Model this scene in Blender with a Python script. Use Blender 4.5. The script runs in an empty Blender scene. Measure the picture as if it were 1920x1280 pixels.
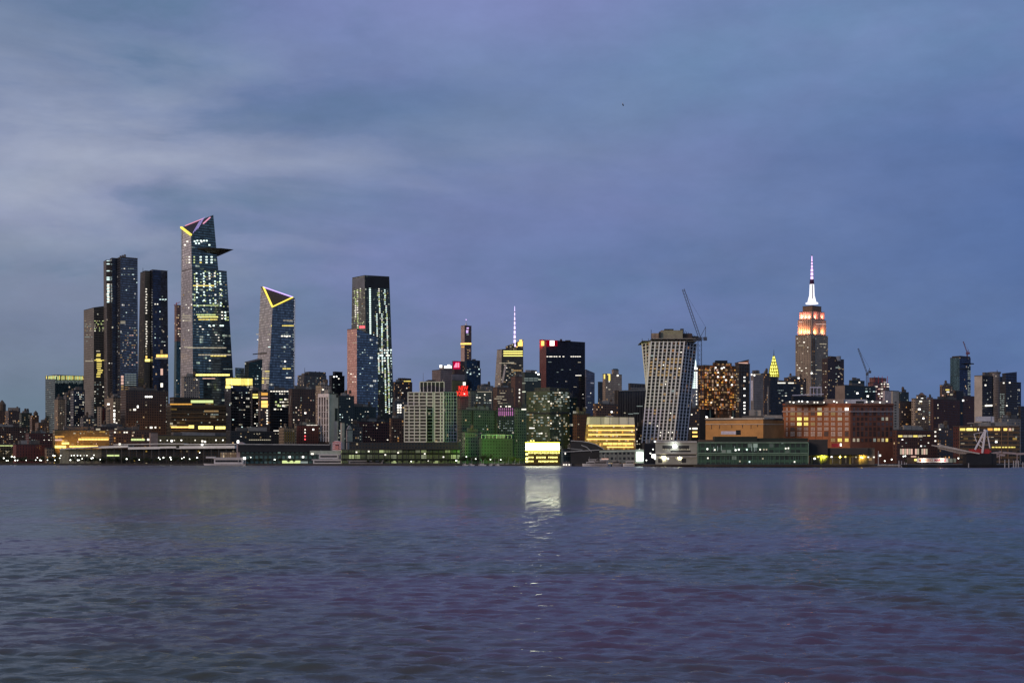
import bpy, math, random
import numpy as np
from math import radians, sin, cos, tan, atan2, pi, sqrt
from mathutils import Vector

# ------------------------------------------------------------------ camera, sky, sun
SC = bpy.context.scene
COL = SC.collection
F, CX, HY, H = 2400.0, 960.0, 862.0, 6.0      # focal length and horizon of the 1920 px photograph, eye height in metres
GZ = 2.0                                      # height of the embankment over the water

cam = bpy.data.cameras.new("camera"); camo = bpy.data.objects.new("camera", cam); COL.objects.link(camo)
camo.location = (0, 0, H); camo.rotation_euler = (radians(90), 0, 0)
cam.sensor_width = 36; cam.lens = 36 * F / 1920; cam.shift_y = (HY - 640) / 1920
cam.clip_start = 1; cam.clip_end = 60000
SC.camera = camo

SUN_AZ, SUN_EL = radians(-140), radians(3)     # afterglow low behind the viewer's left shoulder, measured from +Y towards +X
world = bpy.data.worlds.new("World"); SC.world = world; world.use_nodes = True
wt = world.node_tree; wt.nodes.clear()
class NT:
    """tiny node helper"""
    def __init__(s, tree): s.t = tree
    def n(s, typ, **kw):
        nd = s.t.nodes.new(typ)
        for k, v in kw.items():
            if k.startswith('_'): setattr(nd, k[1:], v)
        for k, v in kw.items():
            if k.startswith('i'):
                key = k[1:]
                key = int(key) if key.isdigit() else key.replace('_', ' ')
                sock = nd.inputs[key]
                if isinstance(v, bpy.types.NodeSocket): s.t.links.new(v, sock)
                else: sock.default_value = v
        return nd
    def m(s, op, a, b=0.0, c=None, clamp=False):
        kw = {'_operation': op, 'i0': a, 'i1': b, '_use_clamp': clamp}
        if c is not None: kw['i2'] = c
        return s.n('ShaderNodeMath', **kw).outputs[0]
    def mix(s, f, a, b, blend='MIX'):
        nd = s.t.nodes.new('ShaderNodeMix'); nd.data_type = 'RGBA'; nd.blend_type = blend
        for i, v in ((0, f), (6, a), (7, b)):
            if isinstance(v, bpy.types.NodeSocket): s.t.links.new(v, nd.inputs[i])
            else: nd.inputs[i].default_value = v if i == 0 else (*v[:3], 1)
        return nd.outputs[2]
    def link(s, a, b): s.t.links.new(a, b)

def lin(r, g, b):
    f = lambda c: (c / 255 / 12.92) if c / 255 <= .04045 else ((c / 255 + .055) / 1.055) ** 2.4
    return (f(r), f(g), f(b))

W = NT(wt)
tc = W.n('ShaderNodeTexCoord').outputs['Generated']
sep = W.n('ShaderNodeSeparateXYZ', i0=tc)
wx, wy, wz = sep.outputs
ay = W.m('MAXIMUM', W.m('ABSOLUTE', wy), 0.05)
el = W.m('DIVIDE', wz, W.m('SQRT', W.m('ADD', W.m('MULTIPLY', wx, wx), W.m('MULTIPLY', wy, wy))))   # tan(elevation)
def stretch(k, off): return W.n('ShaderNodeCombineXYZ', i0=W.m('ADD', wx, off), i1=wy, i2=W.m('MULTIPLY', wz, k)).outputs[0]
def noise(k, off, sc, det=4.0, ro=.5, di=0.0): return W.n('ShaderNodeTexNoise', iVector=stretch(k, off), iScale=sc, iDetail=det + 3.0, iRoughness=ro + .04, iDistortion=di).outputs[0]
def mr(v, a, b, c=0.0, d=1.0): return W.n('ShaderNodeMapRange', iValue=v, i1=a, i2=b, i3=c, i4=d).outputs[0]
n1, n2, n3 = noise(3.2, 0, 3.1, 5.0, .52, .25), noise(2.6, 7.3, 2.3, 3.0), noise(3.6, 2.1, 4.2, 5.0, .5, .35)
side = mr(W.m('ADD', wx, W.m('MULTIPLY', W.m('SUBTRACT', n2, .5), .45)), -.36, .34)
up = mr(el, .0, .36)
low = W.mix(side, lin(112, 128, 144), lin(90, 114, 158))
mid = W.mix(side, lin(148, 156, 182), lin(86, 112, 164))
top = W.mix(side, lin(108, 128, 162), lin(102, 138, 176))
g1 = W.mix(mr(up, 0.12, .55), low, mid)
g2 = W.mix(mr(up, .64, .88), g1, top)
g3 = W.mix(W.m('MULTIPLY', mr(n1, .42, .62), .6), g2, lin(92, 116, 162))
g4 = W.mix(W.m('MULTIPLY', mr(n2, .45, .68), .5), g3, lin(134, 138, 190))
g4 = W.mix(W.m('MULTIPLY', mr(up, .75, 1.0), mr(W.m('ABSOLUTE', W.m('ADD', wx, .03)), .24, .05, 0.0, .7)), g4, lin(132, 140, 192))
grn = noise(2.8, 11.7, 3.4, 4.0)
g4 = W.mix(W.m('MULTIPLY', mr(grn, .55, .68), .35), g4, lin(104, 136, 164))
leftness = mr(wx, .02, -.3)
g5 = W.mix(W.m('MULTIPLY', W.m('MULTIPLY', mr(n3, .47, .66), W.m('MULTIPLY', leftness, W.m('MULTIPLY', mr(up, .98, .68), mr(up, .3, .55)))), .6), g4, lin(170, 178, 196))
g6 = W.mix(W.m('MULTIPLY', W.m('MULTIPLY', mr(n3, .52, .36), leftness), .7), g5, lin(84, 116, 144))
# the afterglow: it starts north of the frame and is strongest behind the viewer's left shoulder
n4 = noise(2.2, 4.4, 15.0, 6.0, .6)
mot = mr(n4, .3, .7, .93, 1.07)
lowleft = W.m('MULTIPLY', mr(wx, -.1, -.32), mr(up, .5, .2))
g6 = W.mix(W.m('MULTIPLY', lowleft, .7), g6, lin(114, 129, 142))
g6 = W.mix(1.0, g6, W.n('ShaderNodeCombineColor', i0=mot, i1=mot, i2=mot).outputs[0], 'MULTIPLY')
glowx = W.m('MULTIPLY', mr(wx, -.5, -.8), mr(el, 1.3, .1))
g7 = W.mix(W.m('MULTIPLY', glowx, .85), g6, (.60, .47, .45))
g7 = W.mix(W.m('MULTIPLY', mr(el, .5, 1.8), .85), g7, lin(170, 168, 184))     # the overcast is brightest overhead
back = mr(wy, .0, -.35)
g8 = W.mix(W.m('MULTIPLY', back, .6), g7, lin(128, 144, 166))
bgc = W.n('ShaderNodeBackground', iColor=g8, iStrength=1.0).outputs[0]
sky = W.n('ShaderNodeTexSky', _sky_type='NISHITA', _sun_disc=False, _sun_elevation=radians(-4), _sun_rotation=SUN_AZ)
bgs = W.n('ShaderNodeBackground', iColor=sky.outputs[0], iStrength=.05).outputs[0]
add = W.n('ShaderNodeAddShader', i0=bgc, i1=bgs).outputs[0]
W.n('ShaderNodeOutputWorld', iSurface=add)

sun = bpy.data.lights.new("sun", 'SUN'); sun.energy = 1.0; sun.angle = radians(16); sun.color = (1, .72, .57)
suno = bpy.data.objects.new("sun", sun); COL.objects.link(suno)
sd = Vector((sin(SUN_AZ) * cos(SUN_EL), cos(SUN_AZ) * cos(SUN_EL), sin(SUN_EL + .12)))
suno.rotation_euler = sd.to_track_quat('Z', 'Y').to_euler(); suno.location = (0, -50, 300)

vs = SC.view_settings
vs.view_transform = 'Standard'; vs.look = 'None'; vs.gamma = 1; vs.use_curve_mapping = False; vs.exposure = 0
SC.cycles.use_denoising = True
SC.cycles.max_bounces = 5; SC.cycles.diffuse_bounces = 2; SC.cycles.glossy_bounces = 3
SC.cycles.sample_clamp_indirect = 16; SC.cycles.caustics_reflective = False; SC.cycles.caustics_refractive = False
SC.cycles.use_light_tree = True

# ------------------------------------------------------------------ pixels of the photograph to places in the world
def X(px, D): return (px - CX) / F * D
def Z(py, D): return H + (HY - py) / F * D
def PY(z, D): return HY - (z - H) * F / D
R = random.Random(11)

# ------------------------------------------------------------------ materials
MATS = {}
def new_mat(name):
    m = bpy.data.materials.new(name); m.use_nodes = True; m.node_tree.nodes.clear()
    return m, NT(m.node_tree)

def plain(name, col, rough=.75, metal=0.0, var=.25, scale=.25):
    if name in MATS: return MATS[name]
    m, n = new_mat(name)
    tcn = n.n('ShaderNodeTexCoord').outputs['Object']
    no = n.n('ShaderNodeTexNoise', iVector=tcn, iScale=scale, iDetail=6.0, iRoughness=.65).outputs[0]
    f = n.n('ShaderNodeMapRange', iValue=no, i1=.3, i2=.7).outputs[0]
    c = n.mix(f, tuple(x * (1 - var) for x in col), tuple(min(1, x * (1 + var)) for x in col))
    p = n.n('ShaderNodeBsdfPrincipled', iBase_Color=c, iRoughness=rough, iMetallic=metal)
    n.n('ShaderNodeOutputMaterial', iSurface=p.outputs[0])
    MATS[name] = m; return m

def glow(name, col, strength=1.5, sample=False):
    if name in MATS: return MATS[name]
    m, n = new_mat(name)
    e = n.n('ShaderNodeEmission', iColor=(*col, 1), iStrength=strength)
    n.n('ShaderNodeOutputMaterial', iSurface=e.outputs[0])
    m.cycles.emission_sampling = 'FRONT' if sample else 'NONE'
    MATS[name] = m; return m

# one node group draws every facade: a grid of windows in metres, blinds, some rooms lit
fg = bpy.data.node_groups.new('facade_grid', 'ShaderNodeTree')
I = fg.interface
for nm, typ, dv in (('Wall', 'NodeSocketColor', (.2, .2, .2, 1)), ('Glass', 'NodeSocketColor', (.02, .03, .04, 1)),
                    ('Bay', 'NodeSocketFloat', 3.5), ('Floor', 'NodeSocketFloat', 3.7), ('WinW', 'NodeSocketFloat', .6), ('WinH', 'NodeSocketFloat', .55),
                    ('Lit', 'NodeSocketFloat', .05), ('LitColor', 'NodeSocketColor', (1, .7, .35, 1)), ('Power', 'NodeSocketFloat', 1.0),
                    ('GlassRough', 'NodeSocketFloat', .15), ('GlassMetal', 'NodeSocketFloat', .0), ('Seed', 'NodeSocketFloat', .0), ('WallRough', 'NodeSocketFloat', .8),
                    ('Group', 'NodeSocketFloat', 1.0)):
    s_ = I.new_socket(nm, in_out='INPUT', socket_type=typ); s_.default_value = dv
I.new_socket('Shader', in_out='OUTPUT', socket_type='NodeSocketShader')
G = NT(fg)
gi = fg.nodes.new('NodeGroupInput').outputs
uv = G.n('ShaderNodeSeparateXYZ', i0=G.n('ShaderNodeUVMap').outputs[0]).outputs
cu = G.m('DIVIDE', uv[0], gi['Bay']); cv = G.m('DIVIDE', uv[1], gi['Floor'])
fu = G.m('FRACT', cu); fv = G.m('FRACT', cv); iu = G.m('FLOOR', cu); iv = G.m('FLOOR', cv)
mu = G.m('LESS_THAN', G.m('ABSOLUTE', G.m('SUBTRACT', fu, .5)), G.m('MULTIPLY', gi['WinW'], .5))
mv = G.m('LESS_THAN', G.m('ABSOLUTE', G.m('SUBTRACT', fv, .5)), G.m('MULTIPLY', gi['WinH'], .5))
mask = G.m('MULTIPLY', mu, mv)
cell = G.n('ShaderNodeCombineXYZ', i0=iu, i1=iv, i2=gi['Seed']).outputs[0]
wn = G.n('ShaderNodeTexWhiteNoise', _noise_dimensions='3D', iVector=cell)
wsep = G.n('ShaderNodeSeparateColor', i0=wn.outputs[1]).outputs
cellg = G.n('ShaderNodeCombineXYZ', i0=G.m('FLOOR', G.m('DIVIDE', G.m('ADD', iu, G.m('MULTIPLY', wsep[2], .0)), gi['Group'])), i1=iv, i2=G.m('ADD', gi['Seed'], 5.5)).outputs[0]
wg = G.n('ShaderNodeTexWhiteNoise', _noise_dimensions='3D', iVector=cellg).outputs[0]
on = G.m('LESS_THAN', wg, G.m('MULTIPLY', gi['Lit'], .8))
dimr = G.m('ADD', G.m('MULTIPLY', G.m('MULTIPLY', wsep[0], wsep[0]), 1.0), .12)
oc = G.n('ShaderNodeTexCoord').outputs['Object']
st = G.n('ShaderNodeTexNoise', iVector=oc, iScale=.05, iDetail=7.0, iRoughness=.7).outputs[0]
stf = G.n('ShaderNodeMapRange', iValue=st, i1=.3, i2=.7, i3=.68, i4=1.25).outputs[0]
wallc = G.mix(1.0, gi['Wall'], G.n('ShaderNodeCombineColor', i0=stf, i1=stf, i2=stf).outputs[0], 'MULTIPLY')
blind = G.m('MULTIPLY', G.m('GREATER_THAN', wsep[1], .72), .35)
gl = G.mix(blind, gi['Glass'], gi['Wall'])
gv = G.m('ADD', .7, G.m('MULTIPLY', wsep[2], .6))
gl = G.mix(1.0, gl, G.n('ShaderNodeCombineColor', i0=gv, i1=gv, i2=gv).outputs[0], 'MULTIPLY')
base = G.mix(mask, wallc, gl)
rg = G.m('ADD', G.m('MULTIPLY', mask, G.m('SUBTRACT', gi['GlassRough'], gi['WallRough'])), gi['WallRough'])
mt = G.m('MULTIPLY', mask, gi['GlassMetal'])
em = G.m('MULTIPLY', G.m('MULTIPLY', G.m('MULTIPLY', mask, on), dimr), gi['Power'])
litc = G.mix(G.m('MULTIPLY', G.m('GREATER_THAN', wsep[1], .6), .5), gi['LitColor'], (1, .95, .85))
pb = G.n('ShaderNodeBsdfPrincipled', iBase_Color=base, iRoughness=rg, iMetallic=mt, iEmission_Color=litc, iEmission_Strength=em)
go = fg.nodes.new('NodeGroupOutput'); fg.links.new(pb.outputs[0], go.inputs[0])

def fac(name, wall, glass=(.02, .028, .035), bay=3.4, fl=3.6, ww=.55, wh=.5, lit=.05, lc=(1, .68, .34), pw=.8, gr=.15, gm=0.0, wr=.8, grp=1):
    if name in MATS: return MATS[name]
    m, n = new_mat(name)
    g = m.node_tree.nodes.new('ShaderNodeGroup'); g.node_tree = fg
    for k, v in (('Wall', (*wall, 1)), ('Glass', (*glass, 1)), ('Bay', bay), ('Floor', fl), ('WinW', ww), ('WinH', wh), ('Lit', lit), ('LitColor', (*lc, 1)),
                 ('Power', pw), ('GlassRough', gr), ('GlassMetal', gm), ('Seed', float(len(MATS) * 3.7)), ('WallRough', wr), ('Group', float(grp))):
        g.inputs[k].default_value = v
    n.n('ShaderNodeOutputMaterial', iSurface=g.outputs[0])
    m.cycles.emission_sampling = 'NONE'
    MATS[name] = m; return m

WARM, COOL, GOLD = (1, .66, .32), (.78, .95, 1), (1, .62, .12)
brown = lambda i=0: fac(f'brown_brick_{i}', ((.15, .085, .055), (.11, .065, .05), (.19, .12, .075), (.10, .07, .06))[i], lit=.16, pw=.8, lc=(1, .48, .14))
grey = lambda i=0: fac(f'grey_masonry_{i}', ((.16, .15, .14), (.23, .21, .18), (.10, .10, .10), (.30, .27, .23))[i], lit=.12, pw=.85, ww=.5, lc=(1, .6, .25))
tan_ = lambda i=0: fac(f'tan_masonry_{i}', ((.34, .26, .18), (.42, .33, .25), (.27, .2, .13))[i], lit=.09, pw=.8, ww=.45, wh=.5, lc=(1, .55, .2))
darkglass = lambda i=0: fac(f'dark_curtain_wall_{i}', ((.02, .022, .028), (.03, .032, .035), (.02, .03, .03))[i], glass=((.05, .06, .085), (.05, .05, .055), (.035, .07, .07))[i],
                            bay=2.8, fl=3.9, ww=.85, wh=.66, lit=.03, lc=(.95, .9, .7), pw=.7, gm=.85, gr=.12, grp=2)
blueglass = lambda: fac('blue_curtain_wall', (.05, .06, .08), glass=(.15, .2, .26), bay=3, fl=4.1, ww=.9, wh=.7, lit=.05, lc=(.9, .95, .9), pw=.7, gm=.9, gr=.14, grp=2)
skyglow_glass = lambda: fac('skyglow_curtain_wall', (.36, .35, .36), glass=(.66, .64, .65), bay=3, fl=4.1, ww=.92, wh=.72, lit=.0, pw=.6, gm=.3, gr=.45)  # left-face glass: reflected sky is put into its paler colour
tealglass = lambda: fac('teal_curtain_wall', (.02, .04, .045), glass=(.07, .15, .17), bay=2.6, fl=3.8, ww=.85, wh=.7, lit=.03, pw=.6, gm=.9, gr=.15)
roofm = plain('roof_felt', (.055, .052, .05))
conc = plain('concrete', (.3, .28, .25)); dconc = plain('dark_concrete', (.12, .11, .1)); steel = plain('painted_steel', (.07, .07, .075), .5, .5)
white = plain('white_paint', (.75, .74, .72), .5, var=.08); black = plain('black_metal', (.015, .015, .017), .5)
wood = plain('weathered_timber', (.09, .065, .045)); redp = plain('red_paint', (.4, .03, .03), .45)

WC = {'w': ((1, .93, .8), 1.5), 'W': ((1, .98, .92), 2.6), 'c': ((.78, 1, .98), 1.3), 'C': ((.8, 1, .92), 1.7), 'y': ((1, .8, .2), 1.1), 'Y': ((1, .86, .22), 2.0),
      'g': ((.85, 1, .42), .9), 'o': ((1, .5, .1), .9), 'O': ((1, .62, .16), 1.7), 'p': ((.72, .5, 1), 1.5), 'r': ((1, .1, .12), 2.2), 'm': ((1, .35, .85), .6),
      'd': ((1, .88, .65), .45), 'e': ((.75, .9, .85), .32), 'k': ((1, .62, .5), .8), 'D': ((1, .65, .3), .3)}
def wm(c): return glow('lit_window_' + {'w': 'white', 'W': 'bright_white', 'c': 'cool', 'C': 'bright_cool', 'y': 'yellow', 'Y': 'bright_yellow', 'g': 'green', 'o': 'orange', 'O': 'bright_orange',
                                     'p': 'purple', 'r': 'red', 'm': 'magenta', 'd': 'dim_warm', 'e': 'dim_cool', 'k': 'pink', 'D': 'dim_orange'}[c], *WC[c])

# ------------------------------------------------------------------ mesh helper
class MB:
    def __init__(s): s.v = []; s.f = []; s.uv = []
    def poly(s, pts, uvs=None):
        i = len(s.v); s.v += [Vector(p) for p in pts]; s.f.append(tuple(range(i, i + len(pts))))
        s.uv += uvs if uvs else [(0, 0)] * len(pts)
    def box(s, x0, x1, y0, y1, z0, z1):
        s.prism([(x0, y0), (x1, y0), (x1, y1), (x0, y1)], z0, z1)
    def prism(s, pl, z0, z1, bottom=True, top=True):
        n = len(pl); u = 0
        for i in range(n):
            a, b = pl[i], pl[(i + 1) % n]; w = math.dist(a, b)
            s.poly([(*a, z0), (*b, z0), (*b, z1), (*a, z1)], [(u, z0), (u + w, z0), (u + w, z1), (u, z1)]); u += w
        if top: s.poly([(*p, z1) for p in pl])
        if bottom: s.poly([(*p, z0) for p in reversed(pl)])
    def loft(s, lo, hi, top=True, bottom=False):
        n = len(lo); u = 0
        for i in range(n):
            j = (i + 1) % n; a, b, c, d = map(Vector, (lo[i], lo[j], hi[j], hi[i]))
            w = (b - a).length
            s.poly([a, b, c, d], [(u, a.z), (u + w, b.z), (u + w, c.z), (u, d.z)]); u += w
        if top: s.poly(list(hi))
        if bottom: s.poly(list(reversed(lo)))
    def bar(s, p, q, w, h=None):
        p, q = Vector(p), Vector(q); h = h or w
        d = (q - p)
        if d.length < 1e-6: return
        d.normalize(); ref = Vector((0, 0, 1)) if abs(d.z) < .9 else Vector((0, 1, 0))
        a = d.cross(ref).normalized() * w / 2; b = a.cross(d).normalized() * h / 2
        lo = [p - a - b, p + a - b, p + a + b, p - a + b]; hi = [x + (q - p) for x in lo]
        s.loft(lo, hi, True, True)
    def cyl(s, x, y, z0, z1, r0, r1=None, n=12, cap=True):
        r1 = r0 if r1 is None else r1
        c = lambda r, z: [(x + r * cos(2 * pi * k / n), y + r * sin(2 * pi * k / n), z) for k in range(n)]
        s.loft(c(r0, z0), c(max(r1, .001), z1), cap, cap)
    def build(s, name, mat, parent=None, loc=None):
        off = Vector(loc) if loc is not None else (parent_origin(parent) if parent else Vector((0, 0, 0)))
        me = bpy.data.meshes.new(name)
        me.from_pydata([tuple(v - off) for v in s.v], [], s.f); me.materials.append(mat)
        ul = me.uv_layers.new(name='UVMap')
        flat = [c for p in s.uv for c in p]
        ul.data.foreach_set('uv', flat)
        o = bpy.data.objects.new(name, me); COL.objects.link(o)
        if parent: o.parent = parent
        else: o.location = off
        return o
def parent_origin(p):
    v = Vector((0, 0, 0))
    while p: v += p.location; p = p.parent
    return v
def tag(o, label, cat, group=None, kind=None):
    if kind: o['kind'] = kind
    if label: o['label'] = label
    if cat: o['category'] = cat
    if group: o['group'] = group
    return o

def foot(A, C, B, D, th, s=None, t=None):
    """corner C on its ray at depth D; the left wall runs back until ray A, the right wall until ray B"""
    tA, tB = (A - CX) / F, (B - CX) / F
    cx = X(C, D)
    if s is None:
        den = tA * cos(th) + sin(th); s = (cx - tA * D) / den
    t = (tB * D - cx) / (cos(th) - tB * sin(th))
    c = Vector((cx, D)); a = c + Vector((-sin(th), cos(th))) * s; b = c + Vector((cos(th), sin(th))) * t
    return a, c, b, a + b - c

class Thing:
    def __init__(s, name, label, cat, px, D, group=None, z=GZ):
        s.root = bpy.data.objects.new(name, None); COL.objects.link(s.root); s.root.location = (X(px, D), D, z)
        s.root.empty_display_size = 2
        tag(s.root, label, cat, group); s.f = {}; s.nw = 0; s.D = D; s.wins = []; s.roof = s.root
    def mb(s, m, name, mat, parent=None): return m.build(name, mat, parent or s.root)
    def body(s, A, C, B, top, D=None, mat=None, base=None, th=38, bot=None, part='wall', key='', roof=True, lmat=None, depth=None, over=.3, fold=None):
        D = D or s.D; dd = None
        if A is None or A == C:
            A = C; th = -atan2((C - CX), F) * 180 / pi * 1.0; dd = depth or 26
        thr = radians(th)
        P = foot(A, C, B, D, thr, dd)
        Q = foot(*(bot or (A, C, B)), D, thr, dd)
        if isinstance(top, tuple):
            za, zc, zb = Z(top[0], P[0].y), Z(top[1], P[1].y), Z(top[2], P[2].y); zz = [za, zc, zb, za + zb - zc if fold is None else (za + zb) / 2 - fold]
        else: zz = [Z(top, D)] * 4
        zb0 = GZ - .5 if base is None else Z(base, D)
        order = [0, 1, 2, 3]
        lo = [(Q[i].x, Q[i].y, zb0) for i in order]; hi = [(P[i].x, P[i].y, zz[i]) for i in order]
        if lmat:
            m1 = MB(); m1.poly([lo[0], lo[1], hi[1], hi[0]], [(0, zb0), ((P[1] - P[0]).length, zb0), ((P[1] - P[0]).length, zz[1]), (0, zz[0])])
            s.mb(m1, 'side_wall', lmat)
            m2 = MB(); lofted = [(1, 2), (2, 3), (3, 0)]; u = 0
            for i, j in lofted:
                w = (P[j] - P[i]).length
                m2.poly([lo[i], lo[j], hi[j], hi[i]], [(u, zb0), (u + w, zb0), (u + w, zz[j]), (u, zz[i])]); u += w
            s.mb(m2, part, mat)
        else:
            m = MB(); m.loft(lo, hi, False); s.mb(m, part, mat)
        if roof:
            c = sum((Vector(h) for h in hi), Vector()) / 4
            k = 1 + over / max(3, (Vector(hi[0]) - c).length)
            r0 = [c + (Vector(h) - c) * k - Vector((0, 0, .25)) for h in hi]
            m = MB(); m.loft(r0, [p + Vector((0, 0, .95)) for p in r0], True, True)
            s.roof = s.mb(m, 'roof', roofm)
        for nm, i, j in (('L', 0, 1), ('R', 1, 2)):
            a, b, cc = Vector(lo[i]), Vector(lo[j]), Vector(hi[j])
            n = (b - a).cross(cc - a).normalized()
            yb = PY(zb0, D)
            xs = lambda v: CX + F * v.x / v.y
            s.f[key + nm] = (b, n, (xs(hi[i_]) if False else CX + F * hi[i][0] / hi[i][1]), CX + F * hi[j][0] / hi[j][1], CX + F * lo[i][0] / lo[i][1], CX + F * lo[j][0] / lo[j][1],
                             min(PY(hi[i][2], hi[i][1]), PY(hi[j][2], hi[j][1])), yb)
        s.top = [Vector(h) for h in hi]
        return s
    def on(s, f, px, py, off):
        p0, n = s.f[f][:2]
        o = Vector((0, 0, H)); d = Vector(((px - CX) / F, 1, (HY - py) / F))
        t = (p0 + n * off - o).dot(n) / d.dot(n)
        return o + d * t
    def rect(s, m, f, x, y, w, h, off=.18):
        q = [s.on(f, x + a, y + b, off) for a, b in ((0, h), (w, h), (w, 0), (0, 0))]
        n = s.f[f][1]; bk = [p - n * (off + .1) for p in q]
        m.poly(q)
        for i in range(4):
            j = (i + 1) % 4; m.poly([bk[i], bk[j], q[j], q[i]])
    def inside(s, f, x, y):
        _, _, tl, tr, bl, br, yt, yb = s.f[f]
        k = (y - yt) / max(1, yb - yt)
        return tl + (bl - tl) * k + .2 <= x <= tr + (br - tr) * k - .2
    def win(s, f, x, y, w, h, c, name='window', off=.18):
        if s.nw >= 99:
            s.wins.append((f, x, y, w, h, c)); return
        m = MB(); s.rect(m, f, x, y, w, h, off); m.build(name, wm(c), s.root); s.nw += 1
    def sc(s, f, x0, x1, y0, y1, dx, dy, p, cols='w', w=1.4, h=1.3, seed=0, jx=.0, wv=.0):
        r = random.Random(seed * 77 + int(x0 * 3 + y0))
        y = y0
        while y < y1:
            x = x0
            while x < x1:
                ww = w + r.random() * wv
                if r.random() < p and s.inside(f, x, y) and s.inside(f, x + ww, y + h):
                    c = r.choice(cols); q = r.random()
                    if q < .42: c = {'w': 'd', 'W': 'w', 'C': 'c', 'c': 'e', 'y': 'D', 'o': 'D', 'd': 'D', 'k': 'D'}.get(c, c)
                    k1, k2 = r.choice((.55, .8, 1, 1, 1.35)), r.choice((.7, .9, 1, 1, 1.1))
                    s.win(f, x + r.uniform(-jx, jx) - (.3 if k1 > 1 else 0), y + h * (1 - k2), ww * k1, h * k2, c)
                x += dx
            y += dy
        return s
    def band(s, f, x0, x1, y, h, c, seg=None, gap=.5):
        seg = seg or (x1 - x0); x = x0
        while x < x1 - .1:
            s.win(f, x, y, min(seg, x1 - x) - (gap if seg < x1 - x0 else 0), h, c); x += seg
        return s
    def box(s, name, x0, x1, y0, y1, D=None, mat=None, depth=8, parent=None):
        """upright block facing the water, pixel box x0..x1, y0 (top)..y1 at depth D"""
        D = D or s.D; m = MB(); m.box(X(x0, D), X(x1, D), D, D + depth, Z(y1, D), Z(y0, D))
        return m.build(name, mat, parent or s.root)
    def clutter(s, k=2, seed=0, hmax=5, tank=0):
        k = k + 2 if k else 0
        r = random.Random(seed * 13 + int(s.root.location.x)); c = sum(s.top, Vector()) / 4
        e1 = (s.top[2] - s.top[1]); e2 = (s.top[0] - s.top[1]); z = min(v.z for v in s.top) + .7
        for i in range(k):
            u, v = r.uniform(.12, .55), r.uniform(.15, .5); a, b = r.uniform(.15, .38), r.uniform(.2, .4); h = r.uniform(2.2, hmax)
            p = s.top[1] + e1 * u + e2 * v
            q = [p, p + e1 * a, p + e1 * a + e2 * b, p + e2 * b]
            m = MB(); m.prism([(w_.x, w_.y) for w_ in q], z + i * .02, z + h, False); m.build('roof_cabin', r.choice([conc, dconc, dconc]), s.roof)
        for i in range(tank):
            p = s.top[1] + e1 * r.uniform(.2, .8) + e2 * r.uniform(.1, .5); h = 4
            m = MB()
            for sx, sy in ((-1, -1), (1, -1), (1, 1), (-1, 1)): m.bar((p.x + sx * 1.3, p.y + sy * 1.3, z), (p.x + sx * 1.3, p.y + sy * 1.3, z + 3.4), .3)
            m.cyl(p.x, p.y, z + 3.4, z + 7, 2, 1.9, 12); m.cyl(p.x, p.y, z + 7, z + 8.4, 2.1, .1, 12, False)
            m.build('water_tank', wood, s.roof)
        if r.random() < .35:
            p = c + e1 * .1; m = MB(); m.cyl(p.x, p.y, z, z + r.uniform(5, 11), .22, .12, 5); m.build('antenna', steel, s.roof)
        return s
    def done(s):
        """windows past the hundredth: one object of kind stuff, the others stay parts"""
        if s.wins:
            by = {}
            for w_ in s.wins: by.setdefault(w_[5], []).append(w_)
            m = MB(); mats = []; idx = []
            for c, L in by.items():
                for (f, x, y, w, h, _) in L:
                    k = len(m.f); s.rect(m, f, x, y, w, h); idx += [len(mats)] * (len(m.f) - k)
                mats.append(wm(c))
            o = m.build('small_windows', mats[0], s.root); o['kind'] = 'stuff'
            for mm in mats[1:]: o.data.materials.append(mm)
            o.data.polygons.foreach_set('material_index', idx)
        return s
THINGS = []
def B(name, label, cat, A, C, Bx, top, D, mat, group=None, cl=3, **kw):
    t = Thing(name, label, cat, C, D, group); THINGS.append(t)
    t.body(A, C, Bx, top, D, mat, **kw)
    if cl: t.clutter(cl, len(THINGS), tank=(1 + len(THINGS) % 2) if any(w_ in mat.name for w_ in ('brick', 'masonry')) and top < 815 else 0)
    return t

# ------------------------------------------------------------------ water
def water_mat():
    m, n = new_mat('river_water')
    oc = n.n('ShaderNodeTexCoord').outputs['Object']
    mp = lambda sx, sy, rz=0: n.n('ShaderNodeMapping', i0=oc, iScale=(sx, sy, 1), iRotation=(0, 0, radians(rz))).outputs[0]
    b = n.n('ShaderNodeTexNoise', iVector=mp(1.1, 2.0, -12), iScale=1.0, iDetail=5.0, iRoughness=.62, iDistortion=.9).outputs[0]
    c = n.n('ShaderNodeTexNoise', iVector=mp(.02, .03), iScale=1.0, iDetail=3.0).outputs[0]
    hgt = n.m('MULTIPLY', b, n.n('ShaderNodeMapRange', iValue=n.n('ShaderNodeSeparateXYZ', i0=oc).outputs[1], i1=90.0, i2=350.0, i3=.07, i4=.2).outputs[0])
    bump = n.n('ShaderNodeBump', iStrength=1.0, iDistance=1.0, iHeight=hgt).outputs[0]
    col = n.mix(n.n('ShaderNodeMapRange', iValue=c, i1=.44, i2=.54).outputs[0], (.044, .052, .042), (.082, .046, .098))
    yy = n.n('ShaderNodeSeparateXYZ', i0=oc).outputs[1]     # mid river is ruffled by the wind, the lee of this bank is smoother
    ro = n.m('ADD', n.n('ShaderNodeMapRange', iValue=yy, i1=60.0, i2=600.0, i3=.05, i4=.25).outputs[0], n.m('MULTIPLY', c, .06))
    p = n.n('ShaderNodeBsdfPrincipled', iBase_Color=col, iRoughness=ro, iIOR=1.333, iNormal=bump)
    n.n('ShaderNodeOutputMaterial', iSurface=p.outputs[0])
    return m
WM = water_mat()
m = MB(); m.poly([(-6000, -400, -.9), (6000, -400, -.9), (6000, 2600, -.9), (-6000, 2600, -.9)])
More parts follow.
